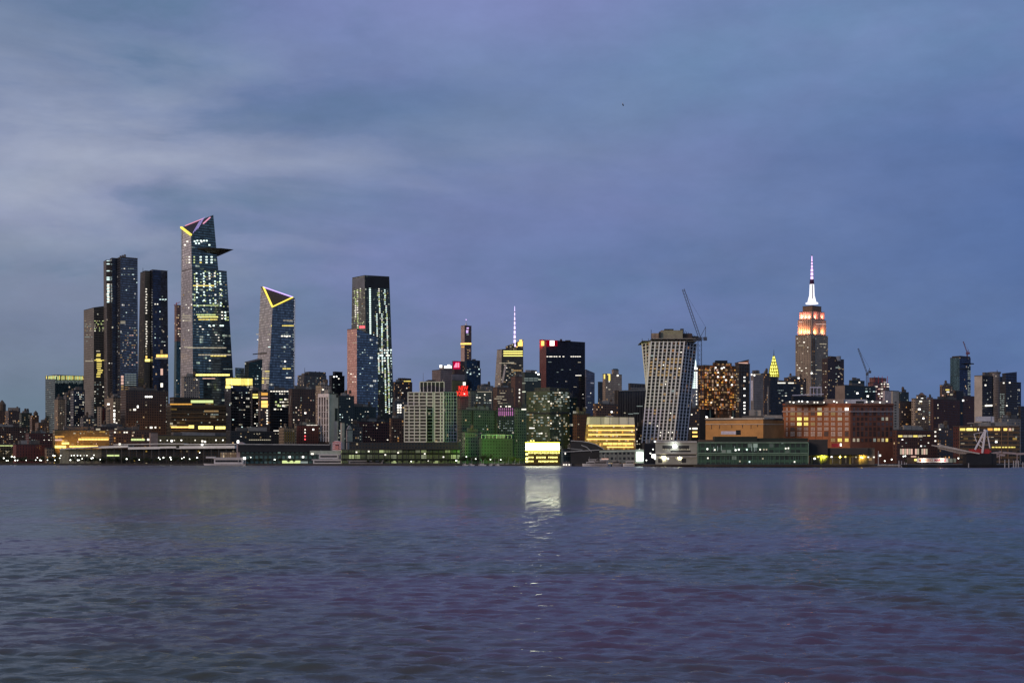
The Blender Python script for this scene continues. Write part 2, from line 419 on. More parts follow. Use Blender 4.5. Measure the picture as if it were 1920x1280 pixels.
tag(m.build('river_bed', plain('river_bed', (.02, .02, .02))), None, None, kind='structure')
def water_sheet():
    """wind waves as real relief, finer near this bank"""
    g = .0034; rows = []; y = 14.0
    while y < 1660: rows.append(y); y *= 1 + g
    ys = np.array(rows); nc = 540; u = np.linspace(-1, 1, nc)
    Xg = u[None, :] * (ys[:, None] * .62 + 30); Yg = np.repeat(ys[:, None], nc, 1); Zg = np.zeros_like(Xg)
    dxg = (ys[:, None] * .62 + 30) * 2 / nc; dyg = ys[:, None] * g
    rs = np.random.RandomState(3)
    for i in range(100):
        L = .3 * (2.6 / .3) ** rs.rand(); th = radians(90 + rs.normal(0, 24) - 8); k = 2 * pi / L
        a = (.011 if L > 2.0 else .020 if L < .5 else .030) * L / (2 * pi); ph = rs.rand() * 6.28
        kx, ky = k * cos(th), k * sin(th)
        fade = np.clip((L / (np.maximum(abs(cos(th)) * dxg, abs(sin(th)) * dyg) + 1e-6) - 2.2) / 2.5, 0, 1)
        arg = kx * Xg + ky * Yg + ph + .6 * np.sin(Xg * .11 + i) + .5 * np.sin(Yg * .07 + 2.1 * i)
        s_ = np.sin(arg); Zg += fade * a * 1.25 * (2 * ((s_ + 1) / 2) ** 2.4 - .75)
    Zg *= (.75 + .5 * np.sin(Xg * .021 + 1.3 * np.sin(Yg * .013)) * np.sin(Yg * .017 + .5))
    n_ = len(rows); co = np.stack([Xg, Yg, Zg], -1).reshape(-1, 3)
    idx = np.arange(n_ * nc).reshape(n_, nc); q = np.stack([idx[:-1, :-1], idx[:-1, 1:], idx[1:, 1:], idx[1:, :-1]], -1).reshape(-1)
    me = bpy.data.meshes.new('water'); me.vertices.add(len(co)); me.vertices.foreach_set('co', co.ravel())
    nf = len(q) // 4; me.loops.add(len(q)); me.loops.foreach_set('vertex_index', q); me.polygons.add(nf)
    me.polygons.foreach_set('loop_start', np.arange(0, nf * 4, 4)); me.polygons.foreach_set('use_smooth', np.ones(nf, bool)); me.update(calc_edges=True); me.validate()
    me.materials.append(WM); o = bpy.data.objects.new('water', me); COL.objects.link(o); tag(o, None, None, kind='structure')
water_sheet()
m = MB()      # the rest of the river, round the relief
for q_ in ([(-6000, -400), (6000, -400), (6000, 14), (-6000, 14)], [(-6000, 14), (-38.7, 14), (-1059, 1660), (-6000, 1660)], [(38.7, 14), (6000, 14), (6000, 1660), (1059, 1660)], [(-6000, 1660), (6000, 1660), (6000, 2600), (-6000, 2600)]): m.poly([(*p, 0) for p in q_])
tag(m.build('water', WM), None, None, kind='structure')

# ------------------------------------------------------------------ the island: one sheet from the sea wall to the horizon
shore = [(-1400, 1640), (-200, 1540), (0, 1512), (500, 1420), (960, 1318), (1200, 1196), (1310, 1130), (1640, 1090), (1700, 1130), (2400, 1020), (3800, 900)]
sp = [(X(px, D), D) for px, D in shore]
def shoreD(px):
    for (a, d0), (b, d1) in zip(shore, shore[1:]):
        if a <= px <= b: return d0 + (d1 - d0) * (px - a) / (b - a)
gm = plain('city_ground', (.05, .048, .045), .9)
m = MB()
for (a, b) in zip(sp, sp[1:]):
    m.poly([(*a, -2), (*b, -2), (*b, GZ), (*a, GZ)])
m.poly([(*p, GZ) for p in sp] + [(9000, 900, GZ), (9000, 30000, GZ), (-12000, 30000, GZ), (-12000, 1640, GZ)])
tag(m.build('ground', gm), None, None, kind='structure')
#@@CITY@@
# ================================================================== the skyline, from left to right
# ---- far left: low old blocks
t = B('apartment_block', 'dark apartment block with a domed roof tank at the left edge of the skyline', 'building', -30, -12, 13, 770, 2500, brown(0))
mm = MB(); mm.cyl(X(4, 2520), 2520, Z(770, 2500), Z(757, 2500), 7, 7, 12); mm.cyl(X(4, 2520), 2520, Z(757, 2500), Z(749, 2500), 7, 1, 12); t.mb(mm, 'roof_tank', wood)
t = B('apartment_block', 'flat dark brown block with one roof box, beside the domed block', 'building', 10, 16, 38, 770, 2450, brown(3)); t.box('roof_cabin', 15, 35, 764, 771, 2460, dconc)
t.sc('R', 17, 37, 776, 810, 4, 5, .2, 'wde', 1.2, 1.2)
t = B('apartment_block', 'low dark green-brown block with pale lit windows left of the teal tower', 'building', 36, 40, 60, 774, 2350, fac('olive_masonry', (.06, .075, .055), lit=.07, lc=(.85, .9, .6)))
t.sc('R', 42, 59, 778, 815, 4, 4, .22, 'wde', 1.2, 1.1)
t = B('apartment_block', 'narrow block with a pointed tank, between the low green-brown block and the teal tower', 'building', 56, 60, 73, 779, 2300, brown(0), cl=0)
mm = MB(); mm.cyl(X(67, 2310), 2310, Z(779, 2300), Z(774, 2300), 4, 4, 10); mm.cyl(X(67, 2310), 2310, Z(774, 2300), Z(769, 2300), 4.3, .3, 10, False); t.mb(mm, 'water_tank', wood)
t = B('apartment_block', 'small reddish grey block in front of the sky gap left of the teal tower', 'building', 66, 72, 92, 792, 2200, brown(2)); t.sc('R', 73, 90, 796, 820, 4, 4, .15, 'wd', 1.2, 1.1)
t = B('row_house_block', 'long low purple-brown block with scattered white windows at the far left shore', 'building', -40, -20, 52, 800, 1950, brown(1), cl=3); t.sc('R', -18, 50, 804, 834, 4, 4.5, .17, 'wwde', 1.4, 1.2, 1)
t = B('row_house_block', 'dark red low block right of the long purple-brown block', 'building', 48, 54, 102, 812, 1850, fac('maroon_brick', (.12, .05, .045), lit=.05), cl=3); t.sc('R', 55, 100, 815, 836, 4.5, 4.5, .14, 'wde', 1.8, 1.1, 2)
t = B('pier_shed', 'low shed with a glowing yellow ceiling strip at the left edge of the shore', 'building', -30, -20, 28, 832, 1640, fac('ochre_shed', (.14, .11, .05), lit=.1, lc=GOLD), cl=0)
t.band('R', -18, 27, 834.5, 1.4, 'g', 9); t.sc('R', -14, 27, 825, 850, 5, 4, .25, 'wd', 1.6, 1.2, 1)
t = B('warehouse', 'windowless rust red warehouse on the left shore', 'building', 24, 30, 86, 833, 1600, fac('rust_brick', (.17, .05, .04), lit=.0, ww=.25, wh=.6), cl=1)
t = B('warehouse', 'small tan shed between the rust red warehouse and the yellow lit terraces', 'building', 84, 88, 101, 840, 1590, tan_(2), cl=0)

# ---- teal tower with the glowing green crown
t = B('office_tower', 'teal glass tower with a crown of green-yellow light fins', 'building', 85, 103, 157, 703, 2250, tealglass(), cl=0)
for i in range(34):
    x = 86.4 + i * 2.07; f = 'L' if x < 103 else 'R'
    if i in (1, 9, 13, 17, 25): continue
    t.win(f, x, 704 + (i % 3) * .3, 1.0 if i % 4 else 1.3, 7.4 if f == 'R' else 6, 'g' if i % 3 else 'y', 'light_fin')
for i in range(20): t.win('R', 104 + i * 2.6, 712.5, .6, 4 + R.random() * 3, 'e', 'light_fin')
t.sc('R', 130, 156, 735, 800, 3.2, 4, .14, 'wce', 1.1, 1.4, 5); t.sc('L', 86, 102, 735, 800, 3.5, 4.4, .08, 'e', 1.2, 1, 5)
t = B('apartment_tower', 'beige masonry block standing in front of the teal tower', 'building', 102, 109, 122, 748, 2050, tan_(2)); t.sc('R', 109, 121, 755, 800, 3.2, 4.2, .2, 'dwe', 1.1, 1.2, 3)
t = B('apartment_tower', 'grey-green block with white windows, right of the beige block by the teal tower', 'building', 119, 124, 134, 741, 2080, grey(2)); t.sc('R', 124, 133, 748, 805, 3.2, 4, .2, 'wde', 1.1, 1.3, 4)
t = B('apartment_tower', 'black residential block peppered with white windows, left of the slant roofed tower', 'building', 132, 138, 159, 731, 1980, darkglass(0)); t.sc('R', 138, 158, 735, 812, 2.9, 3.8, .33, 'wwcde', 1.1, 1.5, 6)

# ---- the slant roofed slab
t = B('office_tower', 'dark slab tower with a slanted roof and a column of yellow windows', 'building', 157, 176, 198, (582, 577, 574), 2120, fac('bronze_panels', (.1, .095, .08), glass=(.07, .07, .065), bay=2.6, fl=3.9, ww=.8, wh=.5, lit=.03, gm=.5, lc=(.9, .9, .6)), cl=0, lmat=fac('bronze_panels_lit_side', (.2, .18, .15), glass=(.12, .12, .11), bay=2.6, fl=3.9, ww=.6, wh=.5, lit=.01, gm=.5))  # left side is a paler copy with sky light put into its colour
t.sc('R', 177, 197, 601, 622, 3, 3.1, .55, 'gdw', 2.2, 1.2, 2); t.sc('L', 159, 176, 603, 640, 3, 4, .3, 'de', 2.2, 1.2, 2)
for y in (657, 663, 666, 672, 676, 681, 685, 689, 693, 697, 700.5, 705): t.win('R', 180 + R.random() * 3, y, 7 + R.random() * 3, 1.9, 'y' if y > 660 else 'd')
t.band('R', 177, 197, 674.5, 1.3, 'y', 7); t.band('L', 160, 175, 676, 1.4, 'd', 5); t.sc('R', 177, 197, 716, 800, 5, 4.3, .35, 'wde', 2.6, 1.2, 9)

# ---- twin dark towers
t = Thing('skyscraper', 'taller of the two dark twin towers, with a white lit slot in its left slab', 'building', 206, 2060); THINGS.append(t)
slab = fac('dark_bronze_slab', (.11, .09, .075), glass=(.05, .05, .05), bay=2.4, fl=3.8, ww=.5, wh=.5, lit=.02, gm=.4)
t.body(194, 199, 208, 488, 2080, slab, bot=(196, 203, 214), th=30, key='a', part='slab')
t.body(206, 210, 222, 484, 2070, darkglass(0), th=30, key='b', part='slab', bot=(208, 212, 226))
t.body(217, 226, 258, 482, 2060, fac('night_blue_glass', (.045, .05, .06), glass=(.14, .16, .2), bay=2.4, fl=3.9, ww=.88, wh=.62, lit=.03, lc=(.9, .85, .8), pw=.7, gm=.85, gr=.1), th=34, key='c', bot=(214, 225, 259), part='tower_wall')
for y in (488, 494, 507, 519, 521.5, 524): t.win('aR', 200, y, 5.5, 1.6, 'c')
for y in range(532, 568, 3): t.win('aR', 200 + R.random(), y, 4.5, 2, 'c' if y % 2 else 'w')
t.sc('cR', 228, 256, 503, 519, 4, 11, .7, 'cwe', 2.6, 1.1, 4); t.sc('cR', 226, 257, 515, 610, 5, 7, .1, 'wce', 1.8, 1.4, 8)
t.sc('cR', 226, 257, 614, 690, 4.2, 4.6, .33, 'kkdeD', 2.6, 1.4, 3); t.sc('cL', 218, 226, 600, 780, 3.5, 5, .2, 'eD', 2, 1.2, 5)
for y in (602, 605): t.win('cR', 226, y, 9, 1.4, 'd')
for y in range(704, 745, 6): t.win('cR', 227, y, 4.6, 4.6, 'k' if y < 722 else 'D')
for y in range(701, 740, 4): t.band('cR', 234, 256, y, 1.1, 'D' if y > 722 else 'e', 5.5)
t.win('cR', 228, 740, 19, 4.6, 'o'); t.win('cR', 235, 733, 13, 2, 'o'); t.win('cR', 229, 732, 3, 9, 'o')
t.sc('aR', 200, 212, 680, 790, 4, 6, .12, 'wd', 2, 1.4, 3)
for i in range(3):
    m = MB(); xx = X(222 + i * 4, 2066); m.cyl(xx, 2066 + 12, t.top[0].z, t.top[0].z + 5 + i, 1.6, 1.6, 8); t.mb(m, 'roof_tank', dconc)

t = Thing('skyscraper', 'shorter of the two dark twin towers, with a tan slab and an orange lit floor', 'building', 282, 2090); THINGS.append(t)
t.body(263, 272, 284, 508, 2100, fac('tan_stone_slab', (.27, .2, .14), glass=(.06, .055, .05), bay=2.6, fl=3.8, ww=.35, wh=.4, lit=.02, gm=.3), th=32, key='a', part='slab', bot=(255, 268, 286))
t.body(281, 286, 314, 506, 2090, fac('night_black_glass', (.018, .02, .026), glass=(.045, .06, .1), bay=2.6, fl=3.9, ww=.9, wh=.7, lit=.015, pw=.6, gm=.9, gr=.08), th=34, key='b', part='tower_wall', bot=(281, 287, 317))
for y in [541 + i * 5 for i in range(10)] + [602 + i * 4.6 for i in range(14)]: t.win('aR', 272.5 + (y % 3) * .5, y, 2.6, 1.7, 'w' if y < 650 else 'd')
for x in (299, 304, 309): t.win('bR', x, 560.5, 3.2, 1.6, 'c')
t.sc('bR', 290, 312, 555, 650, 4.5, 7, .2, 'ewc', 1.8, 2, 2)
t.band('bR', 293, 315, 664.5, 5, 'O', 7.5, .7); t.win('bR', 301, 656, 4, 7, 'D'); t.band('bR', 291, 314, 671, 1.1, 'd')
t.win('aR', 272, 673, 10, 4.6, 'Y'); t.win('aR', 273, 667, 3, 4, 'O'); t.win('bR', 301, 691, 4.5, 12, 'k'); t.win('bR', 301, 718, 4.5, 7.5, 'w'); t.win('bR', 302, 640, 8, 1.4, 'e')
m = MB(); m.cyl(X(268, 2110), 2110, Z(508, 2100), Z(500, 2100), .5, .2, 6); t.mb(m, 'antenna', steel)

t = B('apartment_tower', 'thin red-brown tower with a crane on top, left of the tower with the observation deck', 'building', 327, 331, 341, 572, 2450, fac('unfinished_floors', (.26, .14, .11), glass=(.05, .04, .04), bay=3, fl=3.5, ww=.7, wh=.5, lit=.08, pw=.8), cl=0)
t.body(327, 331, 341, 640, 2440, tealglass(), key='g', part='glass_wall', bot=(324, 329, 341))
t.sc('R', 331, 340, 590, 640, 3, 5, .35, 'kwd', 2, 1.6, 2); t.sc('gR', 331, 339, 640, 730, 3, 6, .14, 'wk', 1.2, 1.4, 2)
m = MB(); D_ = 2455; m.bar((X(331, D_), D_, Z(572, D_)), (X(331, D_), D_, Z(567, D_)), 1.2); m.bar((X(326, D_), D_, Z(572, D_)), (X(338, D_), D_, Z(566, D_)), .8); t.mb(m, 'hoist', redp)

# ---- tower with observation deck
t = Thing('skyscraper', 'tallest glass tower, with a pointed observation deck jutting from its upper right side', 'building', 362, 2050); THINGS.append(t)
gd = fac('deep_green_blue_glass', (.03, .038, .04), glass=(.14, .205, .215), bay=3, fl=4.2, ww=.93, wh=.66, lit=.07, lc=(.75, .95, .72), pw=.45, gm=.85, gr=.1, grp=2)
t.body(340, 358, 400, (427, 441, 403), 2050, gd, lmat=skyglow_glass(), th=36, bot=(340, 360, 411), base=520, roof=False, key='u', part='upper_wall', fold=14)
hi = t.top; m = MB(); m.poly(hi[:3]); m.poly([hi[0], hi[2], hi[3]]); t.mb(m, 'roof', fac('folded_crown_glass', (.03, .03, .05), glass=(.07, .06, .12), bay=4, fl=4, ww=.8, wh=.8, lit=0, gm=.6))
t.body(340, 360, 425, 503, 2048, gd, lmat=skyglow_glass(), th=36, bot=(337, 363, 447), key='l', part='lower_wall')
# crown light lines
cr = t.top
A_, C_, B_ = hi[0], hi[1], hi[2]
up_ = Vector((0, -.6, .5))
m = MB(); m.bar(A_ + up_, C_ + up_, 3.4, 2.6); m.build('crown_light', glow('crown_yellow', (1, .78, .12), 1.5), t.root)
m = MB(); m.bar(A_ + (B_ - A_) * .12 + up_, A_ + (B_ - A_) * .7 + up_, 1.3, 1.0); m.bar(C_ + (B_ - C_) * .55 + up_, C_ + (B_ - C_) * .86 + up_, 2.4, 1.6); m.build('crown_light', glow('crown_pink', (1, .42, .62), .9), t.root)
m = MB()
for k in (.1, .2, .3):
    p = C_ + (B_ - C_) * k; m.bar(p + up_, p + up_ + (B_ - C_) * .3 + Vector((0, 0, 9)), .9, .7)
m.build('crown_light', glow('crown_violet', (.5, .42, .95), .8), t.root)
m = MB(); e = t.f['uL']; m.bar(t.on('uL', 340.3, 428, .6), t.on('uL', 340.0, 700, .6), 1.6, 1.2); m.build('edge_fin', plain('polished_fin', (.6, .62, .66), .25, .8), t.root)
# deck
D_ = 2050; dz = Z(463.5, D_); p1 = t.on('uR', 371, 464, 0); p2 = t.on('uR', 401.5, 463, 0); p3 = Vector((X(433, D_), D_ + 22, dz)); bk = p2 + Vector((0, 26, 0)); bk.z = dz
top_ = [Vector((p1.x, p1.y - 1, dz)), Vector((p2.x + 14, p2.y - 14, dz)), p3, bk]
low_ = [Vector((p1.x, p1.y, dz - 3)), Vector((p2.x + 7, p2.y - 4, dz - 7)), Vector((p3.x - 3, p3.y, dz - 1.2)), Vector((bk.x, bk.y, dz - 7))]
m = MB(); m.loft(low_, top_, True, True); m.build('observation_deck', plain('deck_underside', (.035, .03, .022), .5), t.root)
for (x, y) in ((363.5, 451), (368.5, 450), (375, 450), (381, 450), (386, 450), (366, 455), (371.5, 455), (391, 458)): t.win('uR', x, y, 3.2, 2.6, 'C')
t.win('uR', 377, 451, 2, 3.2, 'W')
for (x, y) in ((349.5, 451.5), (345, 458)): t.win('uL', x, y, 3.2, 2.6, 'w')
for y in (480.5, 486, 491):
    for x in (374.5, 385.5, 395): t.win('uR', x, y, 3.6, 2.4, 'C' if R.random() < .8 else 'y')
    t.win('uR', 363, y, 2.5, 2.2, 'g'); t.win('uL', 353.5, y, 2.8, 2.2, 'w')
    t.win('uL', 348.5, y + .5, 2.6, 1.8, 'd')
for y in range(446, 508, 4): t.band('uL', 341.2, 357.5, y + 1.5, .55, 'e') if False else None
for y in [511 + i * 5.05 for i in range(13)]:
    for x in (367, 380, 391, 401, 411):
        if R.random() < .62: t.win('lR', x + (y - 511) * .02 + R.random(), y, 2.8, 2.3, R.choice('CCcw'))
    if R.random() < .6: t.win('lR', 364, y, 2, 2, 'g')
t.sc('lR', 364, 428, 508, 602, 3.9, 5.05, .33, 'gdecg', 2.2, 1.6, 44); t.band('lR', 362, 402, 534.5, 2.0, 'y', 9, .2); t.band('lR', 362, 410, 572, 1.2, 'g', 6)
for y, c in ((589, 'g'), (593, 'Y'), (598, 'y')): t.band('lR', 368 + R.random() * 5, 404 + R.random() * 6, y, 2, c, 7, .6); t.band('lL', 341, 359, y + 2, 1.3, 'd', 6)
for y in (584, 590, 596): t.win('lR', 421, y, 3, 2.6, 'C'); t.win('lR', 415, y, 3, 2, 'w')
for x in (391, 399, 412, 416): t.win('lR', x, 609, 3.4, 2.6, 'C')
t.sc('lR', 364, 420, 606, 645, 5, 5.2, .2, 'cew', 2.6, 1.4, 4)
t.band('lR', 352, 425, 651, 1.8, 'd', 8, .6); t.band('lL', 345, 361, 650, 1.4, 'd', 6); t.band('lR', 372, 434, 664, 2.2, 'd', 6, .8); t.band('lR', 395, 425, 666, 2, 'y', 6, 1)
t.band('lR', 419, 438, 691, 1.2, 'e', 4); t.win('lR', 392, 674.5, 3, 2.2, 'w'); t.sc('lL', 343, 360, 540, 640, 5, 6, .18, 'wd', 2, 1.8, 4)
t.band('lR', 366, 431, 701, 3.4, 'Y', 7, .5); t.band('lR', 380, 404, 708.5, 1.6, 'k', 8)
t = B('podium_block', 'dark podium with a chamfered roof at the foot of the tower with the deck', 'building', 441, 443, 458, 690, 2020, gd, cl=0, depth=40)
t = B('office_block', 'pale grey low block with roof plant below the tower with the deck', 'building', 340, 345, 374, 706, 1960, grey(3), cl=2, roof=True); t.sc('R', 348, 373, 711, 735, 5, 5, .2, 'dw', 2.2, 1.6, 2)
t = B('office_block', 'leaning black glass block between the two slant roofed glass towers', 'building', 459, 467, 492, (679, 680, 674), 1960, darkglass(2), cl=0, bot=(452, 461, 488)); t.sc('R', 466, 490, 684, 720, 4, 5, .2, 'ec', 2, 1.2, 2)

# ---- triangular roof tower
t = Thing('skyscraper', 'blue glass tower with a bright lit triangle at its slanted top', 'building', 500, 2000); THINGS.append(t)
t.body(489, 511, 553, (537, 577, 559), 2000, fac('steel_blue_glass', (.04, .05, .07), glass=(.17, .21, .25), bay=3, fl=4.2, ww=.94, wh=.74, lit=.04, lc=(.9, .9, .75), pw=.5, gm=.9, gr=.12, grp=3), lmat=skyglow_glass(), th=36, bot=(474, 497, 553.5), roof=False, part='tower_wall', fold=12)
hi = t.top; m = MB(); m.poly(hi[:3]); m.poly([hi[0], hi[2], hi[3]]); t.mb(m, 'roof', plain('crown_hollow', (.05, .035, .02)))
def liteline(p, q, w, mat): m = MB(); m.bar(p, q, w, w * .7); m.build('crown_light', mat, t.root)
P_, Q_, S_ = hi[0] + (hi[2] - hi[0]) * .08 + up_, hi[2] + (hi[0] - hi[2]) * .06 + up_, hi[1] + Vector((0, -1, 1.5))
liteline(P_, Q_, 2.3, glow('crown_purple', (.55, .38, 1), 1.9)); liteline(P_, S_, 2.3, glow('crown_yellow', (1, .78, .12), 1.5)); liteline(S_, Q_, 2.3, glow('crown_yellow', (1, .78, .12), 1.5))
m = MB(); m.bar(t.on('R', 553, 561, 1), t.on('R', 552, 724, 1), 1.6, 1.2); m.build('edge_fin', plain('polished_fin', (.6, .62, .66), .25, .8), t.root)
t.band('R', 513, 550, 600, 1.4, 'd', 6, 1.4); t.band('R', 508, 551, 609.5, 2, 'y', 8, .4); t.sc('R', 512, 550, 622, 640, 4, 4.2, .35, 'wec', 3, 1.5, 7); t.band('R', 527, 546, 629, 2, 'w', 5, 1.2)
t.band('L', 480, 508, 626, 1.4, 'd', 6, 1); t.band('L', 482, 505, 636, 1.3, 'w', 5, 1.6); t.band('L', 483, 506, 617, 1, 'e', 5)
t.sc('R', 502, 548, 645, 700, 5, 4.5, .1, 'ec', 3, 1.2, 3); t.band('R', 503, 520, 649.5, 1.6, 'c', 4, 1); t.win('R', 533, 676, 3, 2.6, 'W'); t.band('R', 530, 546, 690, 2, 'y', 8, 1); t.band('R', 536, 547, 707, 1.5, 'w', 5)
for y in (695, 699, 703.5, 708, 713, 716.5): t.win('R', 499, y, 6, 1.9, 'd'); t.win('L', 488 + R.random() * 3, y, 6, 1.9, 'd' if y < 705 else 'y'); t.win('R', 497.5, y, 8, 1.9, 'y') if y in (695, 708) else None
m = MB(); 
for a, b in zip([t.on('L', 474.5, 664, .8), t.on('L', 499, 661.5, .8)], [t.on('L', 499, 661.5, .8), t.on('R', 552, 665, .8)]): m.bar(a, b, 1.4)
m.build('ledge', black, t.root)

# ---- gold crowned building and neighbours
t = B('office_tower', 'black glass block with a blazing gold colonnade across its top', 'building', 421, 433, 477, 722, 1850, darkglass(0), cl=0)
t.body(423, 434, 474, 708, 1850, fac('gold_colonnade', (.5, .36, .08), glass=(.9, .6, .1), bay=1.6, fl=12, ww=.55, wh=.9, lit=1, lc=(1, .72, .06), pw=1.3), base=722, key='c', part='crown', over=.1)
for i in range(24):
    x = 424.2 + i * 2.08; t.win('cL' if x < 433.5 else 'cR', x, 709.5, 1.35 if x < 450 else .8, 12, 'Y', 'light_fin')
t.win('L', 423, 722.8, 9, 5, 'Y'); t.win('R', 433.6, 724, 2.8, 2.4, 'w')
for a in ((463, 724, 3.2), (469, 724, 5), (468, 729, 5)): t.win('R', *a, 2.6, 'd')
t.sc('R', 436, 476, 735, 828, 4.2, 4.6, .16, 'wecd', 2.2, 1.6, 11); t.sc('L', 422, 433, 738, 800, 4, 5, .12, 'ec', 1.6, 1.6, 1)
t = B('office_block', 'narrow black block with two rows of gold windows right of the gold colonnade', 'building', 470, 473, 487, 731, 1830, darkglass(1)); t.band('R', 474, 484, 738, 3, 'y', 5, .4); t.band('R', 474, 484, 743, 3, 'Y', 5, .3)
t.sc('R', 473, 486, 755, 830, 4, 4.2, .3, 'wde', 2.4, 1.6, 5)
t = B('office_block', 'black block with a tall stack of amber windows under its round tank', 'building', 484, 488, 506, 734, 1820, brown(3), cl=0)
m = MB(); m.cyl(X(495, 1830), 1832, Z(734, 1820), Z(729, 1820), 4, 4, 12); t.mb(m, 'roof_tank', black)
for y, h, c in ((736, 5, 'o'), (745, 2, 'k'), (751, 5, 'O'), (757, 3, 'O'), (760.5, 3, 'O')): t.win('R', 490, y, 12, h, c)
for y in range(768, 796, 5): t.win('R', 499.5, y, 2.8, 2.2, 'w')
t.sc('R', 488, 500, 775, 828, 4, 5, .15, 'wde', 1.8, 1.8, 6)
t = B('office_block', 'black office block with rows of white windows, below the tower with the lit triangle', 'building', 503, 507, 546, 731, 1840, darkglass(1), cl=3)
t.band('R', 507, 544, 732.5, 1.8, 'w', 5, 1.4); t.sc('R', 512, 544, 737, 742, 4, 6, .5, 'we', 2.4, 2, 7)
for y in (747, 752, 757.5, 759.5): t.sc('R', 516, 544, y, y + 1, 4.3, 4, .66, 'gww', 3.8, 2.4, int(y))
t.sc('R', 508, 545, 766, 770, 6, 5, .6, 'we', 3, 2, 3); t.sc('R', 508, 545, 775, 828, 6, 6, .06, 'wd', 2, 1.6, 3)
t = B('office_tower', 'bulky dark brown block with a flat roof, left of the white striped building', 'building', 541, 547, 592, 729, 1720, fac('umber_brick', (.085, .05, .04), lit=.04, ww=.4, pw=.7), cl=3)
m = MB(); m.bar(t.on('L', 545.5, 742, .6), t.on('L', 542, 776, .6), .8); t.mb(m, 'pipe', conc)
t.sc('R', 550, 590, 740, 828, 4.6, 4.6, .12, 'wdek', 1.8, 1.8, 3); t.win('R', 571, 772.5, 3, 3, 'W')
t = B('office_block', 'grey stepped block with a mast behind the dark brown block', 'building', 558, 570, 612, 703, 2450, grey(0), cl=2, bot=(552, 566, 613)); t.body(572, 580, 611, 697, 2460, grey(2), key='t'); t.sc('R', 570, 610, 708, 730, 4, 5, .15, 'ed', 2, 1.5, 3)
m = MB(); m.cyl(X(571, 2460), 2462, Z(703, 2460), Z(689, 2460), .7, .3, 5); t.mb(m, 'antenna', steel)
t = B('office_tower', 'navy stepped block with small white windows, left of the salmon sided tower', 'building', 617, 622, 646, 704, 2300, darkglass(0), cl=0); t.body(624, 628, 642, 697, 2310, darkglass(0), key='t')
t.win('R', 625, 705, 2.4, 2.2, 'W'); t.win('R', 630, 704.5, 2.4, 2.2, 'W'); t.win('R', 634, 708.5, 2.4, 2.2, 'w'); t.sc('R', 620, 645, 715, 740, 5, 5, .15, 'ec', 1.8, 1.6, 3)
t = B('apartment_block', 'sunlit beige block with a bright flank behind the white striped building', 'building', 592, 602, 620, 722, 1790, tan_(1), cl=2); t.sc('R', 603, 619, 727, 740, 4, 5, .3, 'wd', 2, 1.8, 2); t.win('R', 604, 729, 3.4, 2.4, 'w')
# white striped building
t = Thing('office_tower', 'white concrete building with five tall ribs and a blank pale right flank', 'building', 617, 1600); THINGS.append(t)
t.body(596.5, 617, 634, 738, 1600, fac('blank_pale_wall', (.42, .41, .37), lit=0, ww=.0, wh=.0), th=38, lmat=fac('rib_back_wall', (.06, .04, .035), glass=(.02, .02, .02), lit=.03, bay=3.4, fl=3.5), key='')
m = MB()
for i in range(5):
    x = 597.2 + i * 4.75; m.bar(t.on('L', x, 744, .5), t.on('L', x, 828, .5), 1.5, 1.4)
m.bar(t.on('L', 597, 741.2, .5), t.on('L', 617, 741.2, .5), 1.2, 4.4)
for y in range(760, 826, 12): m.bar(t.on('L', 597, y, .3), t.on('L', 617, y, .3), .5, .5)
t.mb(m, 'ribs', plain('white_concrete', (.78, .72, .68)))
t.sc('L', 598, 616, 746, 826, 4.75, 7, .12, 'd', 2.2, 2, 3)
m = MB(); t.rect(m, 'R', 628, 765, 5.2, 24, .2); m.build('louvre_panel', darkglass(2), t.root)
m = MB(); t.rect(m, 'R', 630.5, 739.5, 3.4, 5.4, .2); m.build('louvre_panel', black, t.root)
t.clutter(3, 5)
t = B('apartment_block', 'dark teal block with pale dots between the white striped building and the blue glass tower', 'building', 632, 636, 664, 742, 1800, fac('dark_teal_masonry', (.03, .05, .05), lit=.06, lc=(.8, .95, .8)), cl=3); t.sc('R', 637, 662, 746, 828, 4.4, 5, .17, 'cew', 1.7, 1.8, 3)
t = B('stair_tower', 'slim pale grey slab right of the white striped building', 'building', 638, 641, 646, 792, 1590, fac('blank_pale_wall', (.42, .41, .37), lit=0, ww=0), cl=0, depth=10)
t = B('row_house', 'small gabled pale house right of the slim pale slab', 'house', 649, 652, 661, 806, 1600, plain('pale_render', (.4, .38, .38)), cl=0)
m = MB(); a, b_ = t.top[1], t.top[2]; mid_ = (a + b_) / 2 + Vector((0, 0, 6)); bk2 = (t.top[0] + t.top[3]) / 2 + Vector((0, 0, 6)); m.poly([a, b_, mid_]); m.poly([b_, t.top[3], bk2, mid_]); m.poly([t.top[0], a, mid_, bk2]); t.mb(m, 'gable', plain('pale_render', (.4, .38, .38)))

# ---- tall tower with columns of white windows
t = Thing('skyscraper', 'tall tower with columns of white windows and a dark blank crown', 'building', 690, 2250); THINGS.append(t)
t.body(660.5, 684, 730, (521, 516.5, 519), 2250, fac('grey_green_glass', (.035, .04, .04), glass=(.10, .13, .115), bay=2.9, fl=3.8, ww=.75, wh=.6, lit=.10, lc=(.75, .9, .65), pw=.5, gm=.8, gr=.15), lmat=fac('skyglow_green_glass', (.1, .1, .09), glass=(.26, .28, .24), bay=2.9, fl=3.8, ww=.75, wh=.65, lit=.08, lc=(.85, .9, .6), pw=.5, gm=.3, gr=.4), th=37, bot=(655, 690, 742), part='tower_wall', over=.1)  # left face: brighter copy of the glass, sky reflection put into the colour
m = MB(); f = 'R'
for x0, x1, y0, y1 in ((685, 729.5, 518.5, 540),):
    q = [t.on(f, x0, y1, .35), t.on(f, x1, y1, .35), t.on(f, x1 - .3, y0, .35), t.on(f, x0, y0, .35)]; m.poly(q)
